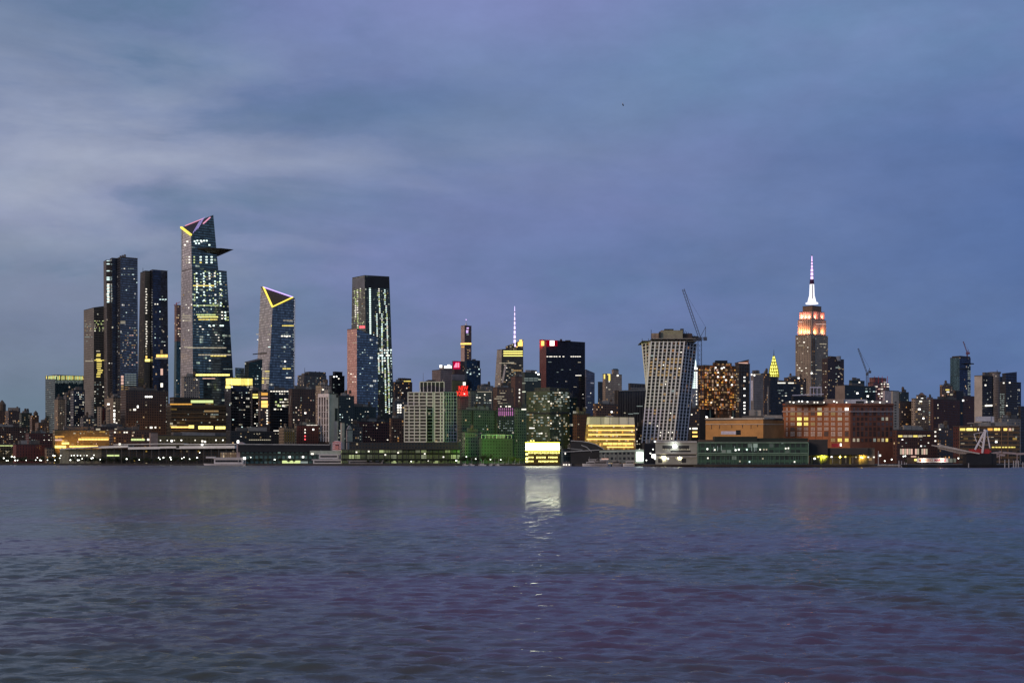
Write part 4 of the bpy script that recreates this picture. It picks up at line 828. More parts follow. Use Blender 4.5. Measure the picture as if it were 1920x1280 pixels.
# ---- mottled glass block
t = Thing('office_building', 'wide mottled glass block behind the bright boat, its upper floors dotted white', 'building', 1031, 1500); THINGS.append(t)
mg = fac('mottled_green_glass', (.05, .055, .035), glass=(.10, .115, .085), bay=3.4, fl=3.8, ww=.85, wh=.75, lit=.12, lc=(.9, .9, .65), pw=.35, gm=.55, gr=.22, grp=1)
t.body(987, 1031, 1068, 733, 1500, mg, th=48); t.body(1002, 1031, 1066, 727, 1510, mg, key='u', th=48, part='upper_storey')
t.sc('L', 988, 1031, 736, 828, 4.3, 5, .30, 'eedeDdwe', 2.8, 2.2, 31, jx=.6, wv=1.6); t.sc('R', 1032, 1066, 735, 765, 4, 4, .4, 'wdee', 2.8, 2, 32, jx=.5, wv=1); t.sc('R', 1032, 1066, 772, 828, 4.2, 5, .26, 'dDwe', 2, 2.4, 33, jx=.5)
m = MB(); 
for a, b, y in (('L', 988, 1030), ('R', 1032, 1067)): pass
m.bar(t.on('L', 988, 774, .5), t.on('L', 1030.5, 775, .5), 1.0, 2.2); m.bar(t.on('R', 1031.5, 775, .5), t.on('R', 1067, 774, .5), 1.0, 2.2); t.mb(m, 'dark_floor_band', black)
t = B('office_building', 'black glass block at the right side of the mottled glass block', 'building', 1062, 1067, 1082, 745, 1560, darkglass(2), cl=1); t.sc('R', 1068, 1080, 750, 828, 4, 6, .15, 'ed', 2, 1.8, 4)
t = B('warehouse', 'dark oxblood brick block squeezed between the black tower and the golden building', 'building', 1074, 1082, 1106, 776, 1520, fac('oxblood_brick', (.10, .035, .03), lit=.03, ww=.3, pw=.7), cl=2); t.sc('R', 1084, 1100, 782, 830, 5, 6, .12, 'wde', 1.8, 2, 4)

# ---- middle distance right of centre
t = B('apartment_tower', 'thin brown tower attached left of the tan corner towers', 'building', 1121, 1124, 1131, 716, 2500, grey(2), cl=0)
t = Thing('apartment_tower', 'tan tower with two glowing yellow corner bays under its roof tank', 'building', 1135, 2420); THINGS.append(t)
t.body(1130, 1135, 1166, 701, 2420, tan_(1), th=38); t.clutter(0)
t.body(1147, 1150, 1160, 693, 2440, tan_(1), key='p', part='penthouse', base=702); t.box('roof_tank', 1149.5, 1158.5, 691, 694, 2445, tealglass())
t.win('L', 1132, 701.5, 2.6, 8.4, 'y'); t.win('R', 1139, 700.8, 5.4, 2.2, 'y'); t.win('R', 1141, 703, 3.4, 10.5, 'y'); t.win('R', 1156.5, 702.5, 3.6, 2.6, 'w')
t.sc('R', 1137, 1164, 714, 768, 4.5, 5.4, .12, 'dwe', 2, 1.8, 3); t.win('R', 1141, 729, 3.4, 1.6, 'd')
t = B('apartment_block', 'low brown block with one white lamp in front of the tan tower', 'building', 1112, 1118, 1158, 757, 1900, brown(0), cl=5); t.win('R', 1145.5, 770.5, 3, 3, 'W'); t.sc('R', 1120, 1155, 762, 776, 5, 5, .1, 'wd', 2, 1.6, 2)
t = B('office_block', 'black ribbed office slab, left of the leaning white framed tower', 'building', 1152, 1160, 1213, 732, 2000, fac('black_ribbed_slab', (.11, .09, .075), glass=(.012, .012, .014), bay=3.6, fl=60, ww=.62, wh=1.0, lit=0), cl=0)
t.body(1178, 1182, 1213, 719, 2030, fac('black_ribbed_slab', (.1, .08, .07)), key='u', part='upper_storey'); m = MB(); m.bar(t.on('R', 1161, 732.5, .8), t.on('R', 1212, 731, .8), 1.2, 1.6); m.bar(t.on('uR', 1183, 728, 6), t.on('uR', 1212, 728, 6), 1, 1.4); t.mb(m, 'cornice', conc)
for x, y, w_ in ((1194, 760.5, 11), (1178, 775, 9), (1188, 774, 10)): t.win('R', x, y, w_, 1.2, 'e')
t.win('R', 1170, 773, 3, 1.6, 'd')
# ---- golden building
t = Thing('office_building', 'golden lit glass building with a frosted white top floor, flared towards its base', 'building', 1108, 1400); THINGS.append(t)
wg_ = fac('frosted_white_glass', (.6, .52, .46), glass=(.8, .7, .62), bay=9, fl=9, ww=.93, wh=.9, lit=0, gm=.1, gr=.35)
gold = fac('golden_office_glass', (.5, .3, .1), glass=(.3, .17, .05), bay=2.6, fl=5.1, ww=.82, wh=.62, lit=.6, lc=(1, .55, .14), pw=.75, gr=.3, grp=1)
t.body(1101, 1106, 1189, 781, 1400, wg_, base=796, th=16, part='frosted_storey', key='t', bot=(1099.5, 1105, 1190))
t.body(1099.5, 1105, 1190, 796, 1400, gold, th=16, bot=(1092, 1100, 1193), roof=False, part='lit_wall')
for y, c in ((796.6, 'O'), (805, 'O'), (813.2, 'O'), (821.8, 'O')):
    x = 1103 if y < 815 else 1100
    t.band('R', x, 1190, y, 2.4, 'O', 12.2, .15)
t.band('R', 1131, 1188, 829.5, 4.2, 'O', 9, .8); t.band('R', 1138, 1188, 836.5, 2.4, 'O', 10, .3); t.sc('R', 1102, 1190, 800, 804, 4, 5, .4, 'oDd', 2.6, 3, 5); t.sc('R', 1102, 1190, 808.5, 812, 4, 5, .45, 'oD', 2.6, 3.4, 6); t.sc('R', 1102, 1190, 817, 821, 4, 5, .45, 'oD', 2.6, 3.6, 7)
for x in range(0): pass
m = MB()
for x in (1126, 1143, 1160, 1178): m.bar(t.on('tR', x, 782, .4), t.on('tR', x, 796, .4), .35)
t.mb(m, 'mullions', conc); t.box('roof_cabin', 1136, 1150, 779.5, 782, 1415, white)
# ---- leaning white framed tower
t = Thing('apartment_tower', 'twisting leaning tower with a white frame of slanted columns and open upper floors', 'building', 1240, 1450); THINGS.append(t)
D_ = 1450
def P(x, y, D=D_): return Vector((X(x, D), D, Z(y, D)))
front_t = [P(1221, 640), P(1283, 640)]; front_b = [P(1203.5, 830), P(1262, 830)]
def lerp(a, b, k): return a + (b - a) * k
back = Vector((2, 34, 0))
rt, rb = Vector((X(1306, D_ + 26), D_ + 26, Z(640, D_))), Vector((X(1287, D_ + 26), D_ + 26, Z(830, D_)))
lt, lb = Vector((X(1203.5, D_ + 22), D_ + 22, Z(640, D_))), Vector((X(1222, D_ + 22), D_ + 22, Z(830, D_)))
core = MB(); inset = lambda q, k=.985: [lerp(sum(q, Vector()) / len(q), p, k) for p in q]
bt = [lt, front_t[0], front_t[1], rt, rt + Vector((-14, 22, 0)), lt + Vector((8, 22, 0))]; bb = [lb, front_b[0], front_b[1], rb, rb + Vector((-14, 22, 0)), lb + Vector((8, 22, 0))]
core.loft(inset(bb), inset(bt), True, False)
t.mb(core, 'tower_core', fac('unfinished_storeys', (.016, .013, .012), glass=(.01, .011, .012), bay=3, fl=4.4, ww=.85, wh=.75, lit=.10, lc=(1, .45, .15), pw=.22, gm=.0, gr=.5))
fr = MB(); colm = plain('white_column_cladding', (.84, .82, .84), .5, var=.08)
for i in range(9):
    k = i / 8; w_ = 1.9 if i % 1 == 0 else 1; fr.bar(lerp(*front_t, k) + Vector((0, -.5, 0)), lerp(*front_b, k) + Vector((0, -.5, 0)), 1.5 if i not in (0,) else 1.3, .8)
for i in range(1, 5):
    k = i / 4; fr.bar(lerp(front_t[1], rt, k), lerp(front_b[1], rb, k), 1.1, 1.1)
for i in range(0, 3):
    k = i / 2.4; a = lerp(lt, front_t[0], k); b = lerp(lb, front_b[0], k)
    fr.bar(a, lerp(a, b, .55 if i else .5), 1.3, 1.0)
for j in range(30):
    k = (j + .2) / 30
    a, b, c, d = lerp(front_t[0], front_b[0], k), lerp(front_t[1], front_b[1], k), lerp(rt, rb, k), lerp(lt, lb, k)
    o_ = Vector((0, -.3, 0)); fr.bar(a + o_, b + o_, .5, .5); fr.bar(b, c, .45, .45); 
    if k < .5: fr.bar(d, a, .5, .6)
t.mb(fr, 'white_frame', colm)
def pw(x, y, w_, h, c, D=D_ - .9):
    m = MB(); m.box(X(x, D), X(x + w_, D), D, D + 1.4, Z(y + h, D), Z(y, D)); m.build('window', wm(c), t.root)
r = random.Random(4)
for y0 in range(646, 826, 6):
    k = (y0 - 640) / 190
    for i in range(8):
        xa = 1221 - 17.5 * k + (i + .25) * (62 - 3.5 * k) / 8
        warm = 665 < y0 < 705
        if r.random() < (.5 if warm else .06): pw(xa, y0 + 1.2, 4.6, 3.2, 'D' if warm else r.choice('DdeD'))
        if r.random() < (.12 if warm else .05): pw(xa + 1, y0 + 1, 1.9, 2, 'w', D_ - 1)
t.body(1200, 1206, 1292, 826, 1452, fac('black_podium', (.03, .03, .028), glass=(.02, .02, .02), lit=.06), key='p', part='podium')
# roof works
t.box('roof_slab', 1204, 1307, 638.4, 639.6, D_ - 1, dconc, 50); t.box('roof_slab', 1222, 1304, 634, 635.4, D_ + 2, redp if False else conc, 46)
m = MB()
for x in range(1204, 1310, 12): m.bar(P(x, 640, D_ - 2), P(x, 634.5, D_ - 2), .5)
t.mb(m, 'edge_posts', steel)
t.box('mechanical_room', 1240, 1280, 619, 635, D_ + 8, plain('khaki_screen', (.28, .26, .18)), 20); t.box('roof_cabin', 1222.5, 1235, 624.5, 635, D_ + 6, plain('pink_render', (.33, .24, .19)), 8); t.box('roof_cabin', 1236, 1239, 622, 636, D_ + 4, black, 6)
t.box('roof_cabin', 1246, 1263, 616.5, 620, D_ + 12, black, 6); t.box('roof_cabin', 1276, 1298, 625, 636, D_ + 16, plain('dark_scaffold', (.06, .04, .035)), 12); t.box('roof_cabin', 1276, 1282, 616, 626, D_ + 14, steel, 4); t.box('roof_cabin', 1290, 1310, 630, 637, D_ + 20, steel, 8)
m = MB(); m.bar(P(1221, 640), P(1221, 618), .5)
for k in range(8): m.bar(P(1283 + k * 3, 626 + k, D_ + 18), P(1285 + k * 3, 620 + k * 1.4, D_ + 18), .5)
t.mb(m, 'scaffold_poles', black)
# its crane
def lattice(m, a, b, w, n, r_=.22):
    a, b = Vector(a), Vector(b); d = (b - a).normalized(); s1 = d.cross(Vector((0, 1, 0))).normalized() * w / 2; s2 = Vector((0, 1, 0)) * w / 2
    cs = [s1 + s2, s1 - s2, -s1 - s2, -s1 + s2]
    for c in cs: m.bar(a + c, b + c, r_ * 1.3)
    for i in range(n):
        p, q = lerp(a, b, i / n), lerp(a, b, (i + 1) / n)
        for j in range(4):
            c, e = cs[j], cs[(j + 1) % 4]; m.bar(p + c, q + e, r_)
def crane(name, label, D, x, ybase, ypiv, jib, cab, apex, mat, w=2.0):
    c = Thing(name, label, 'crane', x, D, z=Z(ybase, D)); q = lambda x, y: Vector((X(x, D), D, Z(y, D)))
    m = MB(); lattice(m, q(x, ybase), q(x, ypiv), w, 12); m.build('mast', mat, c.root)
    m = MB(); lattice(m, q(x, ypiv), q(*jib), w * .6, 16, .2); m.build('jib', mat, c.root)
    m = MB(); lattice(m, q(x, ypiv), q(*cab), w * .6, 4); m.bar(q(*cab), q(*apex), .5); m.bar(q(x, ypiv), q(*apex), .5); p = q(*cab); m.box(p.x - 1.8, p.x + 1.8, D - 1.5, D + 1.5, p.z - 2, p.z + 2); m.build('counter_jib', mat, c.root)
    m = MB(); m.bar(q(*apex), q(*jib), .16); m.build('cable', black, c.root)
    p = q(x, ypiv); m = MB(); m.box(p.x - 1.8, p.x + 1.8, D - 1.8, D + 1.8, p.z - 3, p.z + 1); m.build('cab', mat, c.root)
    return c
crane('tower_crane', 'large grey tower crane with a steep jib beside the leaning white framed tower', 1500, 1312, 740, 634, (1281, 542), (1322.5, 635), (1323, 613), plain('crane_grey', (.10, .11, .14), .5, .3), 4.2)
m = MB()

# ---- white lit clock tower behind
t = B('clock_tower', 'white floodlit tower with a lit lantern peeping out right of the leaning tower', 'building', 1294, 1298, 1310, 684, 3300, fac('white_stone_tower', (.4, .4, .4), lit=.1), cl=0)
for y in range(697, 728, 4):
    for x in (1298.3, 1301.5, 1305): t.win('R', x, y, 2.3, 2.8, 'C' if x < 1304 else 'W')
for y in range(732, 760, 6): t.win('R', 1305, y, 2, 2.6, 'w')
t.win('R', 1297.5, 689, 10, 3.4, 'W'); t.win('R', 1300, 686.5, 5, 3, 'W'); m = MB(); x, y_ = X(1302.5, 3310), 3310
m.cyl(x, y_, Z(687, 3310), Z(676, 3310), 4.5, 3.4, 8); m.cyl(x, y_, Z(676, 3310), Z(665, 3310), 2.6, 1.2, 8); t.mb(m, 'lantern', glow('lit_window_bright_cool', (.85, 1, 1), 2.6))
# ---- amber construction building
t = Thing('apartment_building', 'unfinished building glowing amber inside, standing on tall pale green legs', 'building', 1321, 1540); THINGS.append(t)
am = fac('amber_construction_floors', (.2, .075, .03), glass=(.3, .12, .03), bay=2.6, fl=4.7, ww=.8, wh=.7, lit=.62, lc=(1, .28, .05), pw=.42, gr=.6, wr=.9)
t.body(1309, 1321, 1387, 685, 1540, am, base=766, th=30); t.body(1312, 1322, 1383, 768, 1545, black, key='l', part='undercroft', th=30); t.body(1337, 1341, 1372, 680, 1550, am, key='u', part='upper_storey', th=30)
t.box('roof_cabin', 1342, 1364, 675.5, 680.5, 1565, black); t.box('roof_cabin', 1338, 1345, 680, 685, 1556, dconc)
m = MB()
for i in range(9): x = 1310 + i * 9.5; f = 'L' if x < 1320 else 'R'; m.bar(t.on(f, x, 687, .6), t.on(f, x, 766, .6), .55, .5)
for y in (686, 697, 708, 725, 744, 765): m.bar(t.on('L', 1309.5, y - 1, .6), t.on('L', 1320.5, y, .6), .6, .5); m.bar(t.on('R', 1321.5, y, .6), t.on('R', 1386.5, y, .6), .6, .5)
t.mb(m, 'floor_frame', plain('amber_glow_steel', (.32, .2, .12)))  # amber light from inside is put into the frame's colour
m = MB()
for x in (1331, 1341.5, 1352, 1363.5, 1374): m.bar(t.on('lR', x, 766, 1.5), t.on('lR', x + 1, 783, 1.5), 1.5, 1)
t.mb(m, 'pale_legs', plain('pale_green_concrete', (.34, .4, .28)))
for x, y in ((1340.5, 688), (1352, 689), (1356, 687.5), (1345, 696.5), (1345, 705), (1356, 705), (1371, 705.5), (1360, 711), (1344, 720), (1371, 720), (1336, 728.5), (1332, 753)): t.win('R', x, y, 2.9, 2.6, 'W' if x > 1339 else 'w')
t.sc('R', 1322, 1385, 688, 764, 4.3, 4.6, .42, 'ooDDoDk', 2.6, 2.2, 21, jx=.6, wv=1.2); t.sc('L', 1310, 1320, 692, 764, 3.4, 5, .5, 'Do', 2, 2.4, 8)
t.sc('uR', 1342, 1371, 681.5, 685, 4, 4, .6, 'oD', 3, 2.4, 5); t.win('lR', 1323, 780, 3.4, 2.4, 'W')
t = Thing('apartment_tower', 'dark scaffolded tower with a lit orange roof and a vertical string of white lamps', 'building', 1386, 1520); THINGS.append(t)
t.body(1379, 1386, 1406, 682, 1520, fac('dark_scaffold_floors', (.05, .035, .03), glass=(.03, .025, .02), bay=3, fl=4.4, ww=.8, wh=.7, lit=.06, lc=(1, .5, .2), pw=.3), th=30); t.body(1378, 1384, 1404, (681, 680, 675), 1526, plain('orange_glow_screen', (.6, .22, .1)), key='r', base=684, part='roof_screen'); t.win('rR', 1385, 679.5, 17, 2.2, 'k')  # roof screen: its orange lighting is put into the colour
for y in (706, 712.5, 727, 740, 753, 759, 765, 772): t.win('R', 1394.5, y, 2.9, 2.7, 'W', 'work_lamp')
m = MB()
for x in (1390, 1396, 1403): m.bar(t.on('R', x, 684, .5), t.on('R', x, 780, .5), .4)
for y in range(690, 780, 6): m.bar(t.on('R', 1387, y, .5), t.on('R', 1405.5, y, .5), .35)
t.mb(m, 'scaffold', steel); t.sc('L', 1380, 1386, 700, 775, 3, 5, .5, 'Dd', 2, 2, 4)
t = B('apartment_tower', 'grey-violet slab with a bright white left edge, right of the amber building', 'building', 1407, 1413, 1431, 700, 1950, fac('violet_grey_slab', (.24, .21, .2), lit=.01, ww=.2, wh=.4), cl=1); t.box('roof_cabin', 1412, 1424, 694, 701, 1970, dconc)
m = MB(); t.rect(m, 'L', 1408, 713, 3.6, 38, .2); m.build('pale_stair_strip', plain('stair_white', (.62, .6, .7)), t.root); m = MB(); t.rect(m, 'R', 1413.5, 701, 13, .9, .2); m.build('roof_strip', wm('d'), t.root); t.win('L', 1408.2, 700.5, 2, 3, 'W'); t.win('R', 1413.4, 697.5 if False else 701.2, 2.4, 3.4, 'W')
t = B('apartment_tower', 'dark slab with a tall pale pole in front, left of the golden spire', 'building', 1429, 1433, 1444, 700, 2050, brown(3), cl=1); t.body(1438, 1441, 1458, 706, 2100, darkglass(1), key='b')
m = MB(); m.bar(P(1440, 785, 1700), P(1440, 724, 1700), 1.2); t.mb(m, 'pale_pole', conc)
# ---- golden spire tower
t = Thing('skyscraper', 'art deco tower with tiers of golden arches rising to a needle, behind everything', 'building', 1446, 3750); THINGS.append(t)
t.body(1443, 1446, 1460, 706, 3750, grey(3), th=20)
D_ = 3775; cxp = 1451
prof = [(708, 10.5), (702, 10), (696, 9.2), (690, 8), (684, 6.2), (678, 4.4), (672, 2.8), (667, 1.6)]
for i, ((y0, r0), (y1, r1)) in enumerate(zip(prof, prof[1:])):
    m = MB(); k = D_ / F; m.cyl(X(cxp, D_), D_, Z(y0, D_), Z(y1, D_), r0 * k, (r0 * .3 + r1 * .7) * k, 12); m.build('crown_tier', glow('deco_gold_self_glow', (.5, .42, .03), .35), t.root)  # tier walls glow by themselves, no lamp lights them
    n_ = max(1, 5 - i // 2)
    for j in range(n_):
        a_ = (j - (n_ - 1) / 2) / max(1, n_) * 1.9; xx = cxp + sin(a_) * r0 * .97; yy = D_ - cos(a_) * r0 * k - 2
        m = MB(); w_ = 1.3 if i < 4 else .9; m.poly([(X(xx - w_, yy), yy, Z(y0 - .6, yy)), (X(xx + w_, yy), yy, Z(y0 - .6, yy)), (X(xx, yy), yy, Z(y1 + .4, yy))]); m.poly([(X(xx - w_, yy), yy + 2, Z(y0 - .6, yy)), (X(xx, yy), yy + 2, Z(y1 + .4, yy)), (X(xx + w_, yy), yy + 2, Z(y0 - .6, yy))]); m.build('lit_arch', glow('deco_yellow', (1, .95, .2), 2.2), t.root)
m = MB(); m.cyl(X(cxp, D_), D_, Z(667, D_), Z(655, D_), 1.2, .3, 6); t.mb(m, 'needle', steel)
t = B('office_block', 'wide dark block with a bright white roof line under the golden spire', 'building', 1440, 1446, 1500, 717, 2250, darkglass(1), cl=2); t.band('R', 1450, 1473, 716.8, 1.9, 'w', 8, .3); t.band('R', 1478, 1489, 717, 1.8, 'w', 6); t.sc('R', 1448, 1498, 726, 750, 6, 5, .22, 'ewd', 3.4, 1.4, 6); t.band('R', 1452, 1470, 731, 1.2, 'e', 4, 1)
t = B('office_block', 'dark block with a stepped roof at the left foot of the tallest spired tower', 'building', 1470, 1476, 1512, 708, 2350, brown(3), cl=3); t.sc('R', 1478, 1510, 712, 748, 6, 5, .33, 'wwde', 3, 2, 6); t.win('R', 1496, 707.5, 3, 2.4, 'W')
t = B('office_block', 'small block with a white portal frame on its roof, below the spired tower', 'building', 1484, 1488, 1545, 742, 1750, black, cl=0)
m = MB()
for x in (1519, 1525.5, 1532, 1539.5): m.bar(P(x, 742, 1755), P(x, 726, 1755), .8)
m.bar(P(1518.4, 726, 1755), P(1540.2, 726, 1755), 1.6); m.bar(P(1486, 741, 1748), P(1544, 738.6, 1748), 1.2); t.mb(m, 'portal_frame', plain('stair_white', (.62, .6, .7)))
# ================================================================== the tallest spired tower
t = Thing('skyscraper', 'stepped art deco skyscraper with an orange floodlit crown and a glowing white and purple mast', 'building', 1522, 2750); THINGS.append(t)
eb = fac('limestone_stripes', (.34, .27, .2), glass=(.05, .045, .045), bay=4.2, fl=3.9, ww=.42, wh=.62, lit=.07, lc=(1, .8, .55), pw=.6, gm=.2)
ebc = fac('limestone_crown', (.5, .38, .3), glass=(.22, .13, .09), bay=5, fl=14, ww=.4, wh=.9, lit=.0, gr=.6)
t.body(1491.5, 1520, 1552.5, 627, 2750, eb, th=42); t.body(1496, 1522, 1549, 598, 2760, ebc, base=628, key='m', th=42, part='crown_wall'); t.body(1499, 1523, 1546, 583, 2768, ebc, base=599, key='t', th=42, part='crown_wall'); t.body(1505, 1523, 1540, 573, 2776, plain('bronze_cap', (.2, .12, .08)), base=584, key='c', th=42, part='cap')
m = MB(); 
for x in (1524, 1527): m.bar(t.on('R', x, 634, .8), t.on('R', x, 745, .8), 1.6, 1)
t.mb(m, 'recess', brown(3))
bx, by = X(1522.3, 2795), 2795; k = 2795 / F
mw = glow('mast_white', (.95, .93, 1), 1.25); mp_ = glow('mast_purple', (.85, .55, 1), 1.7)
m = MB(); m.cyl(bx, by, Z(570, 2795), Z(567.3, 2795), 12 * k, 11.6 * k, 8); t.mb(m, 'mast_base', mw)
m = MB(); m.cyl(bx, by, Z(567.3, 2795), Z(556, 2795), 8.6 * k, 5.8 * k, 8); m.cyl(bx, by, Z(556, 2795), Z(533, 2795), 5.2 * k, 4.2 * k, 8); t.mb(m, 'mast_shaft', mw)
m = MB(); 
for dx in (-.3, ): m.bar((bx + dx * k, by - 6.6 * k, Z(564, 2795)), (bx + dx * k, by - 4.9 * k, Z(534, 2795)), 1.3 * k, 1)
t.mb(m, 'mast_groove', plain('groove_violet', (.12, .05, .1)))
m = MB(); m.cyl(bx, by, Z(533, 2795), Z(524, 2795), 4.4 * k, 3.7 * k, 8); t.mb(m, 'collar', plain('collar_plum', (.05, .01, .06)))
m = MB(); m.cyl(bx, by, Z(524, 2795), Z(504, 2795), 2.5 * k, 2.1 * k, 8); m.cyl(bx, by, Z(503.5, 2795), Z(493, 2795), 1.6 * k, 1.3 * k, 8); m.cyl(bx, by, Z(493, 2795), Z(480, 2795), 1.2 * k, .7 * k, 8); t.mb(m, 'antenna', mp_)
m = MB(); 
for y in (518, 511, 504, 497, 492): m.cyl(bx, by, Z(y, 2795), Z(y - 1.2, 2795), 2.9 * k * (1 if y > 500 else .7), None, 8)
m.cyl(bx, by, Z(480, 2795), Z(477, 2795), .7 * k, .3 * k, 6); t.mb(m, 'antenna_ring', plain('collar_plum', (.05, .01, .06)))
for f, base_y, xs in (('m', 626, (1501, 1508, 1515, 1530, 1544)), ('t', 597.5, (1503, 1510, 1517, 1530, 1543))):
    for x in xs:
        g = f + ('L' if x < 1521.5 else 'R'); p = t.on(g, x, base_y - 1.6, 5.5 if f == 'm' else 4.5)
        lamp(t.root, 'crown_floodlight', p, 6500 if f == 'm' else 4500, (1, .38, .17) if f == 'm' else (1, .3, .22), 1.5, back=35)
for g, x0, x1, y in (('mL', 1497, 1521, 623.5), ('mR', 1537, 1549, 623.5)):
    for i in range(int((x1 - x0) / 2.9)): t.win(g, x0 + i * 2.9, y, 1.5, 2.6, 'k', 'uplight')
t.sc('L', 1494, 1519, 634, 740, 4, 5.5, .14, 'dwe', 2.4, 1.3, 3); t.sc('R', 1521, 1551, 634, 740, 4, 5.5, .14, 'dwe', 2.4, 1.3, 5)
t.band('R', 1537, 1550, 644, 1.4, 'd', 5); t.band('L', 1497, 1507, 647, 1.2, 'd', 4); t.band('L', 1497, 1506, 693, 1.2, 'd', 3); t.band('R', 1530, 1541, 693, 1.4, 'd', 4); t.win('L', 1506, 640.5, 3, 2, 'w'); t.win('R', 1518.5 + 2, 698, 3.6, 3.2, 'W'); t.win('L', 1511, 698.5, 3, 1.6, 'd')
t.band('mR', 1530, 1549, 607, 1.2, 'k', 6); t.band('mL', 1498, 1505, 603, 1.4, 'k', 3.5)

t = B('office_tower', 'dark tower with a pale round roof tank overlapping the spired skyscraper', 'building', 1541, 1552, 1582.5, 672, 2500, fac('dark_maroon_glass', (.07, .045, .045), glass=(.035, .03, .035), bay=3, fl=3.9, ww=.8, wh=.5, lit=.06, pw=.5, gm=.5), cl=0)
t.body(1552, 1556, 1573, 668, 2515, MATS['dark_maroon_glass'], key='t'); m = MB(); m.cyl(X(1572.5, 2520), 2520, Z(675, 2500), Z(666, 2500), 4.6, 4.6, 12); t.mb(m, 'roof_tank', plain('tank_blue_grey', (.2, .24, .3)))
t.win('R', 1567, 688, 8, 2, 'e'); t.sc('R', 1553, 1580, 680, 738, 4.6, 5, .14, 'ewd', 2.4, 1.3, 3); t.sc('L', 1543, 1552, 680, 738, 4, 5, .3, 'dw', 2, 1.4, 3)
t = B('office_block', 'long teal-black block with a blank tan left end, right of the white portal frame', 'building', 1566, 1584, 1642, 722, 1950, fac('teal_black_block', (.025, .04, .045), glass=(.03, .045, .05), bay=3, fl=3.8, ww=.9, wh=.5, lit=.03, pw=.5, gm=.5), cl=2, lmat=fac('blank_tan_end', (.26, .2, .16), lit=0, ww=0))
t.win('R', 1606, 735.5, 3.4, 3, 'W'); t.win('R', 1625.5, 741, 3.4, 3, 'W'); t.sc('R', 1588, 1640, 728, 745, 7, 5, .12, 'ec', 3, 1.4, 5)
t = B('office_block', 'small teal block sitting behind the long teal-black block', 'building', 1592, 1597, 1621, 713, 2200, darkglass(2), cl=1); t.win('R', 1610, 715.5, 2.8, 2.2, 'w')
t = B('apartment_tower', 'pink framed building under construction with bright floors, beside the thin crane', 'building', 1627, 1637, 1667, 717, 2150, fac('pink_construction', (.3, .13, .12), glass=(.05, .04, .04), bay=4, fl=4, ww=.7, wh=.5, lit=.2, lc=(1, .8, .75), pw=.8), cl=0)
t.body(1630, 1640, 1662, 708, 2160, MATS['pink_construction'], key='t', part='upper_storey'); t.sc('R', 1641, 1665, 719, 744, 5.5, 4.6, .5, 'wkW', 3.6, 1.6, 5); t.band('R', 1652, 1665, 736.5, 1.6, 'w', 6)
m = MB()
for x in (1640, 1647, 1654, 1664): m.bar(P(x, 718, 2158), P(x, 705, 2158), .7)
t.mb(m, 'steel_posts', redp)
crane('tower_crane', 'thin dark crane with a steep jib above the pink framed building', 2140, 1626, 730, 700, (1609, 653), (1631, 697), (1630.5, 690), plain('crane_grey', (.10, .11, .14)), 3)
t = B('office_block', 'blank bright pinkish white block next to the pink framed building', 'building', 1655, 1659, 1675, 732, 1900, plain('pinkish_white_wall', (.5, .42, .42)), cl=1)
t = B('apartment_tower', 'pale beige slab with one column of square windows', 'building', 1671, 1674, 1685.5, 733, 1800, fac('blank_beige', (.42, .38, .32), lit=0, ww=0), cl=0)
for y in range(753, 800, 5): t.win('R', 1677, y, 4, 2.4, 'e') if False else None
m = MB()
for y in range(753, 802, 5): t.rect(m, 'R', 1677.4, y, 3.4, 2.2, .1)
m.build('window_column', black, t.root)
t = B('office_block', 'dark teal block right of the pale beige slab', 'building', 1684, 1688, 1704, 735, 1980, fac('dark_teal_masonry', (.03, .05, .05), lit=.06), cl=2); t.body(1684, 1688, 1711, 752, 1900, brown(3), key='l', part='lower_wall')
t = B('apartment_tower', 'old tan tower with a pointed brown roof and lit dormers', 'building', 1709, 1716, 1741, 747, 1900, tan_(1), cl=0); t.body(1718, 1721, 1737, 741, 1910, tan_(0), key='u', part='upper_storey')
m = MB(); m.cyl(X(1728, 1918), 1918, Z(741, 1910), Z(735.5, 1910), 6, 1.5, 8); t.mb(m, 'pointed_roof', brown(0)); t.win('uR', 1727, 746, 4, 2.4, 'W'); t.win('R', 1724, 751, 5, 2.4, 'w'); t.win('R', 1722, 765.5, 4, 3, 'W'); t.win('R', 1730, 782.5, 3, 3, 'W'); t.sc('R', 1718, 1740, 755, 795, 4.4, 5, .25, 'dDe', 2, 2, 4)
t = B('apartment_tower', 'narrow white dotted tower beside the old tan tower', 'building', 1738, 1741, 1749, 745, 1950, fac('pink_concrete', (.34, .24, .22), lit=0, ww=0), cl=1); t.sc('R', 1742, 1748, 750, 795, 3.2, 4.4, .85, 'deD', 1.8, 2.2, 3)
t = B('apartment_block', 'wide dark maroon block in the middle right distance', 'building', 1745, 1750, 1800, 748, 1850, fac('dark_maroon_brick', (.09, .04, .035), lit=.03, ww=.35, pw=.7), cl=4); t.sc('R', 1752, 1798, 752, 800, 6, 6, .06, 'wd', 1.8, 2, 5)
t = B('apartment_block', 'brown rounded block with lit top windows left of the dark glass tower', 'building', 1762, 1766, 1786, 722, 2150, brown(2), cl=1); t.win('R', 1773, 729.5, 7, 2, 'y'); t.win('R', 1775, 733.5, 5, 2, 'w'); t.sc('R', 1767, 1784, 740, 750, 5, 4, .4, 'kd', 2, 2, 5)
t = Thing('skyscraper', 'dark teal glass tower under construction with a hoist platform on its right', 'building', 1799, 2350); THINGS.append(t)
t.body(1781.5, 1799, 1820, 670, 2350, fac('teal_tower_front', (.02, .03, .045), glass=(.05, .07, .11), bay=3, fl=4, ww=.88, wh=.7, lit=.01, gm=.8, pw=.5), lmat=fac('teal_tower_side', (.03, .06, .07), glass=(.13, .22, .27), bay=3.4, fl=40, ww=.75, wh=.97, lit=0, gm=.9), th=38); t.body(1785, 1800, 1819, 667.5, 2360, black, key='c', base=671, part='upper_storey')
